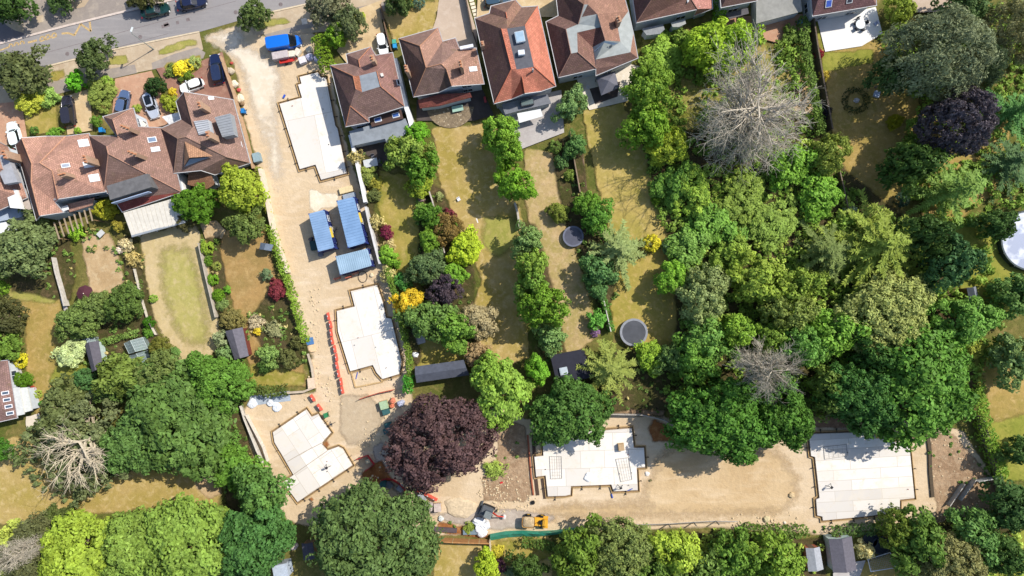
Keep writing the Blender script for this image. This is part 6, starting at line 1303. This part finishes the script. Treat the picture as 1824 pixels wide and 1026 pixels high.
tree(290, 665, 42, 9, 'fine', (108, 132, 66), 'mid green tree between the glass frame and the largest oak'); tree(420, 830, 46, 5, 'oak', (96, 146, 46), 'spreading green tree beside the white rail at the lower left'); tree(115, 725, 46, 7, 'oak', (100, 118, 66), 'leafy upper part of the half dead tree, grey green')
tree(135, 850, 46, 5, 'loose', (98, 118, 70), 'straggly low growth under the bare white branches') if False else None
tree(152, 984, 74, 13, 'lobed', (146, 180, 54), 'brightest lime green tree in the bottom left wood'); tree(246, 974, 68, 13, 'lobed', (122, 158, 62), 'mid green lobed tree right of the lime green one'); tree(342, 968, 88, 14, 'lobed', (124, 162, 62), 'widest light green tree in the bottom left wood'); tree(455, 965, 70, 13, 'oak', (76, 126, 60), 'dark blue green tree at the bottom beside the dark shed')
tree(8, 975, 40, 11, 'fine', (170, 196, 84), 'yellowish tree in the bottom left corner'); tree(62, 975, 58, 11, 'fine', (100, 112, 70), 'dark dull tree with bare twigs at the bottom left'); tree(105, 940, 42, 4, 'fine', (86, 106, 50), 'dark low tree along the lower edge of the sloping dry lawn'); tree(470, 870, 44, 9, 'oak', (92, 138, 62), 'green tree left of the long tilted slab')
tree(5, 800, 22, 5, 'oak', (70, 124, 36), 'small dark green tree at the left edge above the sloping lawn')
tree(668, 964, 108, 14, 'fine', (92, 124, 64), 'huge round dull green tree at the bottom below the tilted slab'); tree(783, 783, 96, 14, 'fine', (92, 74, 74), 'huge copper beech with dark purple brown leaves', name='copper_beech_tree', low=.12)
tree(892, 700, 54, 11, 'lobed', (132, 176, 62), 'light green tree touching the copper beech'); tree(868, 660, 30, 9, 'lobed', (136, 182, 64), 'small light green tree at the right end of the long charcoal shed'); tree(955, 662, 26, 6, 'lobed', (116, 180, 44), 'bright green tree left of the black garden room'); tree(1015, 735, 66, 11, 'oak', (82, 126, 52), 'dark green oak hanging over the slab by the dumper')
tree(1282, 748, 86, 14, 'oak', (82, 136, 46), 'great green oak overhanging the sand track, left crown'); tree(1385, 735, 62, 13, 'oak', (84, 134, 46), 'green oak adjoining the great one on its right'); tree(1630, 690, 102, 14, 'oak', (92, 144, 50), 'great green oak above the largest slab'); tree(1530, 708, 66, 13, 'oak', (74, 124, 54), 'darker oak left of the great one above the largest slab')
tree(1085, 655, 66, 12, 'spruce', (136, 156, 70), 'star shaped yellowish conifer beside the black garden room'); tree(1100, 445, 66, 11, 'spruce', (134, 158, 92), 'star shaped conifer beside the yellow clipped ball'); tree(1565, 440, 100, 15, 'cedar', (132, 158, 58), 'widest star shaped conifer in the wood on the right'); tree(1470, 450, 66, 11, 'spruce', (108, 132, 66), 'duller conifer touching the widest one on its left')
tree(1575, 560, 78, 11, 'fine', (160, 180, 98), 'feathery pale green tree below the widest conifer'); tree(1660, 105, 92, 20, 'pine', (124, 142, 104), 'broad grey green pine at the upper right'); tree(1697, 222, 60, 16, 'fine', (96, 94, 102), 'purple grey leaved tree below the broad pine', name='purple_leaf_tree'); tree(1795, 60, 56, 13, 'pine', (138, 146, 98), 'olive grey pine in the top right corner')
tree(1805, 200, 56, 11, 'spruce', (84, 140, 66), 'dark conifer at the right edge beside the purple grey tree'); tree(1800, 290, 60, 10, 'spruce', (80, 116, 66), 'dark conifer at the right edge above the round pool'); tree(1695, 340, 66, 17, 'spruce', (116, 156, 66), 'mid green conifer left of the round pool'); tree(1685, 470, 50, 13, 'oak', (78, 122, 70), 'dark evergreen tree between the widest conifer and the pool')
tree(1710, 570, 50, 10, 'lobed', (112, 166, 66), 'fresh green tree in front of the grey roofed shed on the right'); tree(1805, 525, 42, 7, 'oak', (98, 140, 66), 'green tree at the right edge just below the pool'); tree(1800, 640, 46, 7, 'oak', (122, 156, 88), 'pale flowering green tree at the right edge above the shaded lawn'); tree(1740, 120, 40, 12, 'pine', (84, 108, 74), 'dark pine between the broad pine and the corner pine')
tree(1585, 140, 38, 13, 'oak', (80, 112, 60), 'dark tree at the left foot of the broad pine'); tree(1600, 20, 26, 5, 'lobed', (150, 178, 60), 'yellow green tree beside the white patio'); tree(1715, 15, 44, 8, 'oak', (96, 128, 72), 'green tree at the top edge near the corner pine')
tree(890, 238, 33, 8, 'lobed', (126, 178, 52), 'topmost of the row of clipped hedge trees between the dry lawns', squash=.95); tree(905, 272, 30, 8.5, 'lobed', (118, 168, 46), 'second tree in the row of clipped hedge trees'); tree(915, 325, 37, 8.5, 'lobed', (112, 166, 36), 'lowest and biggest in the row of clipped hedge trees')
tree(722, 272, 36, 7, 'oak', (132, 166, 66), 'light green tree behind the grey extension house'); tree(752, 300, 32, 7, 'oak', (100, 150, 44), 'darker green tree at the corner of the long dry lawn'); tree(748, 332, 22, 5, 'lobed', (150, 178, 48), 'small yellow green tree at the head of the grey fence'); tree(741, 240, 24, 4, 'lobed', (110, 178, 34), 'bright green tree at the foot of the tall white side wall')
tree(765, 385, 24, 5, 'oak', (92, 140, 44), 'narrow dark green tree between the two lawns'); tree(768, 425, 24, 4.5, 'lobed', (116, 164, 46), 'small green tree left of the brown bush'); tree(795, 408, 28, 4.5, 'fine', (134, 118, 62), 'brown bronze tree between the two lawns', name='bronze_tree'); tree(830, 442, 31, 4.5, 'lobed', (176, 210, 38), 'vivid lime green tree on the long dry lawn')
tree(762, 478, 36, 6, 'fine', (96, 126, 76), 'dark dull green tree above the purple grey one'); tree(792, 515, 34, 6, 'fine', (88, 80, 88), 'small dark purple tree amid the middle gardens', name='purple_leaf_tree'); tree(808, 490, 24, 5, 'lobed', (120, 176, 50), 'bright green tree peeking above the small dark purple one'); tree(726, 538, 26, 5, 'lobed', (222, 204, 34), 'golden yellow tree beside the white slab', name='golden_tree')
tree(765, 570, 42, 7, 'oak', (104, 144, 66), 'green tree below the golden yellow one'); tree(808, 588, 40, 7, 'oak', (110, 158, 56), 'green tree right of the tree below the golden one'); tree(852, 572, 36, 5, 'fine', (172, 168, 124), 'sandy blossoming tree on the edge of the long dry lawn'); tree(850, 630, 24, 3.5, 'fine', (176, 160, 116), 'small sandy pink bush above the light green tree')
tree(968, 545, 42, 12, 'fine', (112, 160, 42), 'rich green round tree left of the bare earth garden'); tree(938, 430, 28, 8.5, 'oak', (126, 164, 90), 'pale green tree at the top of the middle hedge row'); tree(948, 470, 28, 9, 'lobed', (136, 176, 66), 'yellow green tree second in the middle hedge row'); tree(945, 505, 30, 9, 'oak', (116, 160, 62), 'green tree third in the middle hedge row'); tree(980, 600, 30, 6, 'oak', (124, 166, 92), 'pale sage tree at the foot of the middle hedge row')
tree(1018, 186, 31, 5.5, 'oak', (124, 166, 96), 'pale green tree beside the gazebo patio'); tree(1155, 165, 46, 9, 'fine', (114, 152, 46), 'soft green tree at the edge of the gazebo patio'); tree(1150, 225, 44, 9, 'oak', (108, 152, 34), 'mid green tree left of the dead tree'); tree(1190, 262, 36, 6, 'lobed', (174, 190, 44), 'yellow leaved tree left of the dead tree'); tree(1258, 85, 48, 8, 'lobed', (156, 192, 34), 'yellow green tree above the dead tree, left half')
tree(1310, 82, 44, 8, 'lobed', (146, 186, 34), 'yellow green tree above the dead tree, right half'); tree(1178, 110, 40, 2.5, 'oak', (142, 184, 62), 'light green growth at the corner of the hipped house'); tree(1200, 330, 40, 4, 'oak', (104, 154, 62), 'green tree below the yellow leaved one'); tree(1232, 345, 36, 5, 'lobed', (156, 192, 66), 'bright yellow green tree in the wood below the dead tree'); tree(1268, 400, 42, 4, 'oak', (106, 160, 62), 'fresh green tree at the middle of the wood')
tree(1320, 360, 46, 3.2, 'fine', (128, 152, 66), 'olive green tree under the lower boughs of the dead tree'); tree(1375, 400, 48, 3.2, 'fine', (128, 156, 70), 'soft olive green tree left of the duller conifer'); tree(1410, 295, 44, 5, 'oak', (110, 166, 50), 'fresh green tree at the lower right of the dead tree'); tree(1476, 274, 34, 7, 'fine', (140, 154, 72), 'olive rounded tree right of the dead tree'); tree(1455, 345, 44, 4.5, 'oak', (108, 166, 50), 'bright green tree left of the thin dark fence')
tree(1195, 495, 28, 6, 'lobed', (122, 182, 46), 'bright green round tree at the edge of the golden lawn'); tree(1250, 525, 50, 9, 'fine', (146, 158, 122), 'silvery grey willowy tree in the wood'); tree(1345, 498, 50, 9, 'lobed', (142, 166, 58), 'mustard green tree at the centre of the wood'); tree(1225, 440, 40, 4, 'oak', (112, 158, 76), 'green tree right of the clipped yellow ball'); tree(1300, 455, 36, 4, 'oak', (128, 158, 60), 'green tree above the mustard green one')
tree(1255, 605, 46, 10, 'oak', (102, 152, 76), 'blue green tree left of the small dead tree'); tree(1235, 645, 40, 9, 'oak', (98, 150, 60), 'green tree at the foot of the large trampoline lawn'); tree(1400, 555, 46, 9, 'fine', (134, 146, 84), 'greyish green tree above the small dead tree'); tree(1425, 615, 42, 9, 'fine', (98, 154, 76), 'blue green tree right of the small dead tree'); tree(1485, 590, 50, 8, 'oak', (110, 164, 56), 'fresh green tree left of the feathery pale tree')
tree(1310, 590, 34, 8, 'lobed', (130, 176, 56), 'light green tree above left of the small dead tree'); tree(1370, 600, 34, 7, 'oak', (118, 150, 60), 'mid green tree directly above the small dead tree'); tree(1415, 510, 40, 9, 'oak', (136, 160, 62), 'yellowish tree between the mustard tree and the widest conifer'); tree(1160, 560+75, 30, 4, 'lobed', (150, 190, 46), 'yellow green bush tree below the large trampoline')
tree(1195, 640, 30, 6, 'oak', (86, 116, 76), 'grey dark tree right of the star shaped yellowish conifer'); tree(1470, 690, 40, 9, 'oak', (104, 136, 56), 'olive tree between the two groups of oaks'); tree(1550, 640, 44, 9, 'oak', (72, 116, 48), 'dark tree under the left edge of the great oak above the largest slab'); tree(1064, 388, 32, 5, 'oak', (96, 152, 50), 'green tree above the star shaped conifer'); tree(1045, 365, 22, 5, 'lobed', (104, 156, 46), 'small green tree below the raised brick border')
tree(1065, 490, 34, 6, 'oak', (92, 140, 76), 'blue green tree under the star shaped conifer'); tree(1024, 260, 22, 4, 'oak', (100, 148, 76), 'small green tree at the head of the raised brick border')
tree(1030, 985, 50, 9, 'oak', (106, 142, 46), 'green tree at the bottom right of the teal tarpaulin'); tree(1105, 980, 58, 10, 'fine', (124, 148, 76), 'soft grey green tree at the bottom below the blue lidded crate'); tree(1205, 985, 46, 9, 'lobed', (156, 190, 56), 'lime green tree at the bottom below the sand track'); tree(1240, 1015, 50, 9, 'oak', (112, 148, 66), 'green tree right of the lime green one at the bottom')
tree(1300, 985, 48, 9, 'oak', (102, 146, 50), 'mid green tree at the bottom below the steel fence'); tree(1375, 1000, 52, 9, 'oak', (118, 158, 50), 'fresh green tree at the bottom left of the small terracotta shed'); tree(1160, 1010, 40, 8, 'oak', (96, 132, 50), 'darker tree between the grey green and lime trees at the bottom'); tree(1630, 965, 52, 9, 'oak', (94, 132, 50), 'dark green tree above right of the white goal')
tree(1690, 1000, 56, 9, 'fine', (142, 150, 92), 'olive speckled tree at the bottom right'); tree(1730, 950, 46, 8, 'oak', (102, 150, 72), 'blue green tree at the lower right corner of the site'); tree(1590, 940, 34, 7, 'fine', (110, 138, 46), 'yellow olive tree below the largest slab'); tree(1800, 900, 50, 8, 'oak', (74, 112, 56), 'dark tree at the right edge above the bottom right lawn'); tree(1815, 800, 30, 7, 'oak', (84, 122, 58), 'dark tree at the right edge by the bright lawn')
tree(866, 1005, 26, 5, 'lobed', (166, 200, 40), 'lime green tree below the short pale fence'); tree(1790, 985, 40, 8, 'oak', (84, 122, 56), 'dark green tree in the bottom right corner'); tree(940, 1010, 30, 6, 'oak', (74, 106, 44), 'shaded dark tree on the bottom dry lawn'); tree(690, 160+380, 1, 1, 'fine', (0, 0, 0), '') if False else None
tree(1640, 420, 40, 14, 'oak', (74, 108, 50), 'dark shaded tree behind the widest conifer'); tree(1612, 300, 44, 14, 'oak', (70, 104, 44), 'dark tree in the shade left of the mid green conifer'); tree(1770, 400, 30, 7, 'oak', (84, 122, 58), 'dark tree overhanging the round pool')
tree(600, 65, 22, 5, 'lobed', (128, 178, 42), 'bright green tree beside the hedge by the van'); tree(205, 690, 32, 6, 'oak', (94, 128, 60), 'mid green tree right of the white play tent'); tree(155, 675, 22, 4, 'fine', (84, 134, 72), 'blue green ferny tree left of the white play tent')
tree(290, 625, 24, 4, 'fine', (112, 122, 46), 'shaggy olive bush tree beside the larger greenhouse')
# dead trees
def dead(px, py, r, h, v, label, m=BARKG, rot=0):
    p = P(px, py, h*.6); rm = r*M2*(CAMH-h*.6)/CAMH; root = empty('dead_tree', (p.x, p.y, 0), rot, label, 'dead tree'); o = link('bare_branches', PR['dead', v], None, root, scale=(rm/8.2, rm/8.2, h/8)); return root
dead(1332, 205, 116, 13, 0, 'big bare grey dead tree at the centre of the wood'); o2 = dead(1322, 222, 84, 7, 1, 'tangled lower grey boughs beneath the big dead tree', rot=1); dead(1355, 655, 56, 13.5, 1, 'small bare grey dead tree between the oaks', rot=2)
dead(165, 780, 80, 9, 2, 'half dead tree with bare cream branches on the sloping lawn', rot=0)
hd = [o for o in C.objects if o.name.startswith('dead_tree')][-1]; cr_ = link('crown', PR['open', 0], None, hd, loc=(-2.6, -1.2, 3.7), scale=(.92, .86, 1)); cr_.color = fcol((112, 130, 84)); dead(60, 972, 26, 12, 0, 'spray of bare grey twigs in the bottom left wood')
# ---------------------------------------------------------------- shrubs, hedges, plants
SH = [(50, 178, 26, 2.6, 'lobed', (184, 202, 62), 'yellow green shrub on the front lawn at the left'), (78, 168, 22, 2.2, 'oak', (150, 196, 92), 'pale green shrub right of the yellow green one'), (135, 145, 20, 3, 'loose', (104, 186, 34), 'bright green feathery shrub by the road left'), (178, 165, 28, 2, 'fine', (134, 160, 70), 'broad low olive shrub between two drives'), (190, 145, 13, 1.6, 'shrub', (134, 178, 56), 'small green shrub above the blue grey car'), (60, 232, 8, 1, 'ball', (92, 140, 56), 'small clipped shrub on the square front lawn'), (98, 238, 15, 1.2, 'shrub', (108, 164, 46), 'low green shrub at the foot of the square lawn'), (171, 215, 12, 1.6, 'shrub', (96, 140, 44), 'dark green shrub beside the blue bin left'), (138, 233, 7, 1, 'shrub', (140, 190, 50), 'tiny bright shrub by the tan gravel drive'),
 (320, 122, 15, 1.6, 'ball', (248, 240, 34), 'brilliant yellow flowering shrub on the front corner bed'), (337, 115, 12, 1.4, 'ball', (222, 222, 50), 'smaller yellow shrub right of the brilliant one'), (345, 110, 12, 1.5, 'ball', (160, 186, 104), 'round sage green clipped shrub by the yellow ones'), (305, 126, 14, 1.1, 'shrub', (112, 140, 60), 'low green shrub left of the brilliant yellow one'), (335, 134, 10, 1.2, 'shrub', (104, 138, 36), 'dark green shrub under the yellow ones'), (275, 152, 17, 3.2, 'fine', (60, 96, 46), 'dark conical shrub above the silver hatchback'), (300, 182, 17, 2, 'shrub', (150, 172, 44), 'olive yellow shrub right of the silver hatchback'), (307, 164, 9, 1.2, 'shrub', (214, 206, 36), 'golden shrub above the olive yellow one'), (322, 142, 7, 1, 'shrub', (100, 130, 50), 'tiny green shrub by the white compact car'), (243, 192, 8, 1.2, 'shrub', (160, 190, 70), 'little pale shrub beside the porch by the silver hatchback'),
 (745, 3, 12, 1.8, 'ball', (96, 134, 112), 'grey blue rounded shrub at the top edge'), (732, 3, 7, 1.4, 'shrub', (226, 214, 40), 'tiny yellow shrub at the top edge'), (638, 28, 12, 2, 'shrub', (176, 204, 50), 'yellow green shrub among the street trees'), (135, 412, 17, 1.8, 'shrub', (142, 194, 44), 'bright green shrub growing through the pergola'), (186, 372, 20, 3, 'lobed', (170, 180, 36), 'yellow olive shrub between the pergola and the ribbed lean-to'), (208, 402, 11, 2, 'shrub', (164, 164, 60), 'narrow yellow shrub beside the ribbed lean-to'), (328, 392, 20, 3, 'fine', (92, 96, 58), 'dark olive shrub below the bright green rounded tree'), (225, 435, 14, 1.5, 'loose', (210, 208, 160), 'cream flowering shrub left of the pale lawn, upper'), (238, 462, 16, 1.5, 'loose', (190, 182, 112), 'cream yellow shrub left of the pale lawn, lower'), (213, 445, 7, 1, 'shrub', (236, 236, 220), 'tiny white flowering plant by the cream shrubs'),
 (367, 441, 13, 1.7, 'ball', (142, 180, 50), 'largest clipped ball in the topiary row'), (371, 464, 9, 1.3, 'shrub', (104, 150, 40), 'second bush down the topiary row'), (385, 474, 9, 1.2, 'ball', (150, 170, 74), 'olive ball in the topiary row'), (378, 498, 11, 1.4, 'ball', (108, 164, 26), 'bright clipped ball halfway down the topiary row'), (388, 526, 12, 1.5, 'ball', (100, 150, 20), 'clipped ball near the foot of the topiary row'), (405, 516, 8, 1.1, 'shrub', (108, 170, 46), 'light bush right of the topiary row'), (386, 430, 6, .9, 'shrub', (92, 126, 46), 'tiny bush beside the round paved spot'), (397, 545, 13, 1.3, 'shrub', (120, 150, 80), 'grey green bush below the topiary row'), (412, 568, 22, 2.2, 'fine', (134, 134, 74), 'brownish bush above the grey felt shed'), (393, 603, 16, 2.4, 'shrub', (150, 172, 122), 'silvery bush left of the grey felt shed'), (400, 628, 16, 2.2, 'shrub', (124, 164, 96), 'pale green bush at the lower left of the grey felt shed'), (272, 532, 8, 1.2, 'ball', (140, 186, 66), 'lone round bush at the edge of the pale lawn'), (264, 574, 11, 2, 'ball', (62, 118, 12), 'dark green egg shaped bush by the white topped fence'), (262, 592, 10, 1.5, 'shrub', (96, 150, 46), 'green bush below the egg shaped one'),
 (34, 642, 15, 1.5, 'ball', (204, 208, 14), 'vivid chartreuse clipped shrub beside the brick red bungalow'), (39, 677, 16, 2, 'fine', (90, 138, 22), 'dark green spreading shrub below the chartreuse one'), (58, 692, 5, .8, 'ball', (184, 74, 58), 'small red shrub near the white flat roofs'), (66, 702, 8, 1, 'ball', (160, 190, 74), 'light round shrub near the red one'), (74, 719, 6, 1, 'ball', (70, 140, 40), 'small dark green round shrub near the wood'), (2, 512, 12, 2, 'lobed', (120, 168, 44), 'green shrub cut by the left edge beside the brown lawn'), (3, 490, 8, 1.5, 'shrub', (100, 150, 40), 'small green shrub cut by the left edge above its neighbour'), (100, 595, 6, .9, 'shrub', (150, 160, 90), 'straggly bush on the brown lawn'),
 (492, 516, 18, 2, 'fine', (134, 62, 70), 'dark red shrub beside the ivy hedge of the site road'), (475, 490, 13, 1.6, 'shrub', (110, 140, 96), 'grey green shrub above the dark red one'), (455, 575, 15, 1.2, 'loose', (190, 186, 150), 'whitish flowering plants in the narrow garden'), (485, 585, 18, 1.2, 'loose', (150, 160, 110), 'rose like flowering plants in the narrow garden'), (458, 590, 9, 1.2, 'shrub', (214, 204, 40), 'little yellow bush in the narrow garden'), (478, 635, 20, 2.4, 'oak', (130, 170, 86), 'pale green bush at the foot of the narrow garden'), (512, 640, 18, 2.5, 'fine', (104, 116, 64), 'dark olive bush at the foot of the narrow garden'), (530, 610, 14, 2, 'fine', (110, 120, 66), 'olive bush beside the ivy hedge'), (470, 655, 12, 2, 'oak', (76, 114, 50), 'dark bush below the pale green one'),
 (634, 280, 14, 3, 'loose', (204, 202, 128), 'spiky cream palm like plant by the white wall'), (655, 312, 20, 2, 'shrub', (134, 156, 70), 'olive shrub right of the white wall'), (668, 325, 14, 1.8, 'shrub', (158, 164, 60), 'yellow olive shrub by the greenish lawn'), (665, 348, 13, 1.8, 'fine', (116, 134, 74), 'dull shrub above the cream one by the cabins'), (671, 394, 15, 2, 'loose', (196, 194, 124), 'cream variegated shrub right of the tallest cabin'), (688, 414, 13, 2, 'fine', (140, 58, 86), 'crimson round shrub on the greenish lawn'), (693, 440, 14, 1.8, 'loose', (196, 190, 130), 'cream shrub below the crimson one'), (690, 455, 18, 2.4, 'lobed', (130, 186, 50), 'bright green shrub right of the crosswise cabin'), (705, 470, 10, 1.6, 'shrub', (110, 164, 40), 'green shrub lowest on that bright group'), (692, 492, 17, 2, 'loose', (196, 198, 130), 'cream shrub at the top right corner of the middle slab'), (718, 500, 18, 2.4, 'shrub', (88, 160, 66), 'dark bright green shrub above the golden tree'),
 (750, 353, 8, 1, 'shrub', (176, 158, 160), 'small lilac flowering shrub by the grey fence'), (752, 370, 12, 1.6, 'shrub', (130, 176, 76), 'light green shrub below the lilac one'), (783, 350, 8, 1.1, 'loose', (170, 190, 120), 'pale grassy plant right of the grey fence'), (802, 383, 13, 2, 'loose', (134, 66, 78), 'dark red maple shrub on the long dry lawn'), (808, 402, 7, 1.2, 'shrub', (120, 176, 50), 'small green shrub below the red maple'), (778, 452, 12, 1.4, 'shrub', (116, 66, 62), 'dark red low shrub beside the short fence'), (790, 460, 10, 1.4, 'shrub', (120, 150, 90), 'grey green low shrub beside the short fence'), (815, 482, 14, 2, 'shrub', (136, 180, 50), 'green shrub at the lower corner of the short fence'),
 (990, 262, 12, 2, 'ball', (112, 148, 66), 'clipped ball shrub near the grey patio'), (1000, 288, 14, 2, 'ball', (96, 140, 76), 'second clipped shrub near the raised border'), (995, 378, 19, 2.6, 'fine', (132, 154, 60), 'rounded olive shrub in the bare earth garden'), (1162, 433, 17, 2.6, 'ball', (214, 216, 36), 'bright yellow clipped ball beside the star shaped conifer'), (1188, 440, 13, 2.2, 'shrub', (96, 136, 86), 'grey green shrub right of the bright yellow ball'), (1168, 357, 9, 1.6, 'ball', (96, 140, 26), 'small green ball at the edge of the golden lawn'), (1062, 570, 20, 2.5, 'shrub', (100, 170, 62), 'fresh green shrub left of the large trampoline'), (1060, 592, 9, 1.2, 'ball', (150, 124, 168), 'purple flowering ball shrub left of the large trampoline'), (1060, 515, 8, 1.5, 'shrub', (140, 76, 74), 'dark red shrub beside the star shaped conifer'), (1015, 312, 12, 1.6, 'shrub', (120, 150, 60), 'low green shrub beside the raised border'),
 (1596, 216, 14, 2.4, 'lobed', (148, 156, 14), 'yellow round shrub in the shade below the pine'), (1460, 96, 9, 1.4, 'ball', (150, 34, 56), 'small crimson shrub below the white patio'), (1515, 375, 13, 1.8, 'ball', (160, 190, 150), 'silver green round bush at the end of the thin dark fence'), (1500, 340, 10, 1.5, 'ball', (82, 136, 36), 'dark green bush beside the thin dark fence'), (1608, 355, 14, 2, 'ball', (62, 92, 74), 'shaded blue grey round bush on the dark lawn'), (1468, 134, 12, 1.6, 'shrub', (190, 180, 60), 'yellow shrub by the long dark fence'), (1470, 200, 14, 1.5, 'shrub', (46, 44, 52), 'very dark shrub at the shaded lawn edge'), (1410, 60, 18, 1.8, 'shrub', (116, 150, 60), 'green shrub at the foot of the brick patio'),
 (1540, 980, 17, 2.4, 'loose', (226, 226, 156), 'creamy yellow shrub beside the white goal'), (884, 984, 13, 1.8, 'lobed', (206, 206, 60), 'yellow shrub beside the short pale fence'), (886, 1008, 15, 2, 'fine', (98, 66, 84), 'dark plum shrub at the bottom beside the lime green tree'), (908, 1020, 12, 1.5, 'shrub', (110, 140, 96), 'grey green shrub cut by the bottom edge'), (860, 945+9, 1, .3, 'shrub', (110, 150, 50), ''), (836, 941, 12, .8, 'shrub', (134, 160, 60), 'low weeds above the blue grey covered pile'), (883, 838, 20, 1, 'loose', (150, 182, 76), 'weedy green patch right of the copper beech'), (1735, 540+80, 20, 2, 'shrub', (150, 168, 60), 'yellow green shrub at the top of the right boundary')]
for s_ in SH:
    if s_[6]: shrub(*s_[:6], s_[6], name={'ball': 'clipped_bush', 'loose': 'flowering_shrub'}.get(s_[4], 'shrub'))
hedge([(569, 66), (574, 90), (581, 112), (584, 128)], 2.0, 2.6, (112, 150, 28), 'tall green hedge beside the blue van', 2); hedge([(480, 400), (495, 450), (512, 500), (530, 560), (545, 610)], .9, 1.7, (128, 168, 50), 'ivy covered hedge on top of the left site wall', 3)
hedge([(458, 298), (470, 340), (478, 380)], .6, 1.3, (150, 170, 60), 'thin climbing hedge above the ivy hedge', 4); hedge([(690, 478), (702, 520), (716, 580), (728, 630), (730, 690)], .7, 2.0, (104, 140, 46), 'thin ivy hedge along the right of the middle slab', 5); hedge([(728, 668), (726, 700)], 1.3, 2.2, (70, 150, 40), 'bright green hedge end beside the long charcoal shed', 6)
hedge([(440, 690), (475, 698), (512, 694)], 1.4, 1.5, (92, 116, 50), 'dark low hedge above the grey plastic sheeting', 7); hedge([(1066, 505), (1078, 545), (1090, 590)], .8, 1.4, (92, 146, 56), 'low green hedge left of the large trampoline', 8); hedge([(1738, 690), (1752, 750), (1768, 800), (1786, 850)], 1.6, 2.6, (120, 164, 50), 'tall hedge on the right boundary above the bright lawn', 9)
hedge([(1430, 30), (1434, 90), (1448, 170), (1462, 240)], 1.3, 2.0, (104, 140, 56), 'dark boundary hedge behind the dead tree', 10); hedge([(180, 610), (215, 600), (250, 592)], .8, 1.2, (110, 146, 66), 'low hedge above the greenhouses', 11); hedge([(400, 770), (412, 830), (440, 880), (475, 920), (505, 960)], 3.2, 2.4, (88, 134, 50), 'broad ivy bank along the lower left boundary', 12)
hedge([(1480, 950), (1540, 944), (1600, 940)], 1.4, 1.4, (92, 126, 60), 'ragged hedge between the largest slab and the mint gabled shed', 13); hedge([(930, 965), (960, 970), (985, 975)], 1.2, 1.6, (90, 124, 50), 'dark hedge under the teal tarpaulin', 14); hedge([(620, 490), (628, 500)], .3, .4, (120, 150, 60), 'tuft at the foot of the crosswise cabin', 15) if False else None
hedge([(1278, 46), (1284, 20), (1280, 0)], 1.4, 2.2, (112, 168, 40), 'green hedge between the two houses at the top edge', 16); hedge([(1320, 945), (1400, 948), (1440, 946)], 1.6, 1.6, (96, 130, 50), 'hedge below the right end of the steel mesh fence', 17)
WOOD = [(1145, 60), (1430, 60), (1440, 240), (1510, 330), (1640, 430), (1740, 600), (1740, 700), (1400, 735), (1180, 720), (1200, 620), (1215, 540), (1190, 440), (1160, 330), (1130, 200)]
cover([(WOOD, 1), ([(1480, 380), (1760, 400), (1780, 640), (1500, 700)], .6), ([(1560, 60), (1840, -30), (1850, 350), (1700, 420), (1600, 350), (1620, 160)], .8), ([(1240, 740), (1440, 740), (1400, 690), (1240, 690)], 1)], 1.1, 2.3, .24, (128, 168, 62), 'undergrowth', 'tangled mid green undergrowth filling the wood', 1, .75, 30)
cover([([(1200, 300), (1430, 250), (1500, 330), (1560, 420), (1500, 660), (1240, 600), (1240, 440)], 1), ([(1000, 950), (1300, 945), (1470, 960), (1460, 1060), (1000, 1060)], 1), ([(1600, 930), (1800, 920), (1840, 1060), (1640, 1060)], .8)], .7, 2.8, .22, (162, 194, 78), 'bramble_scrub', 'lighter bramble scrub scattered over the wood and the bottom right gardens', 2, .6, 26)
gb = [[(0, 420), (120, 410), (140, 470), (130, 540), (60, 520)], [(205, 420), (250, 420), (275, 560), (300, 650), (210, 650), (215, 520)], [(362, 425), (392, 420), (412, 540), (445, 660), (400, 690), (388, 600)], [(430, 540), (515, 540), (550, 600), (548, 650), (470, 640), (440, 600)],
      [(628, 262), (680, 290), (668, 380), (700, 470), (740, 560), (728, 600), (690, 480), (640, 340)], [(740, 320), (780, 330), (825, 420), (840, 500), (850, 620), (760, 600), (745, 480)], [(925, 385), (960, 400), (990, 560), (1005, 650), (960, 640), (935, 500)], [(980, 250), (1036, 240), (1045, 250), (1020, 260), (1045, 360), (1090, 430), (1110, 520), (1075, 560), (1040, 480), (1005, 380)],
      [(120, 560), (270, 590), (300, 650), (170, 700), (150, 640)], [(985, 640), (1200, 610), (1200, 735), (1100, 720), (990, 720)], [(380, 700), (430, 700), (455, 860), (490, 930), (400, 910), (390, 800)], [(140, 410), (230, 400), (240, 440), (150, 450)]]
cover([(g_, 1) for g_ in gb], .8, 1.3, .16, (112, 150, 66), 'border_plants', 'mixed low green plants filling the garden borders', 3, .38, 20)
cover([(g_, 1) for g_ in gb], .16, 1.2, .15, (190, 186, 120), 'border_flowers', 'cream and yellow flowering plants dotted through the garden borders', 4, .3, 16)
cover([([(1690, 770), (1730, 770), (1770, 850), (1720, 870), (1690, 900)], 1), ([(1645, 770), (1660, 770), (1664, 830), (1652, 830)], 1.5), ([(880, 790), (920, 780), (930, 830), (890, 850)], .7), ([(1060, 700), (1150, 695), (1180, 735), (1070, 730)], 1), ([(1300, 935), (1640, 930), (1640, 950), (1300, 955)], .8), ([(770, 945), (870, 950), (870, 940), (780, 925)], .6)], .45, .5, .14, (104, 146, 62), 'weeds', 'sparse green weeds on the bare site edges', 5, .3, 18)
cover([([(60, 760), (215, 750), (225, 850), (150, 900), (70, 870), (40, 800)], 1)], 1.3, 5.0, .24, (100, 122, 74), 'fallen_foliage', 'grey green leaves clinging round the bare cream branches', 6, .45, 22)
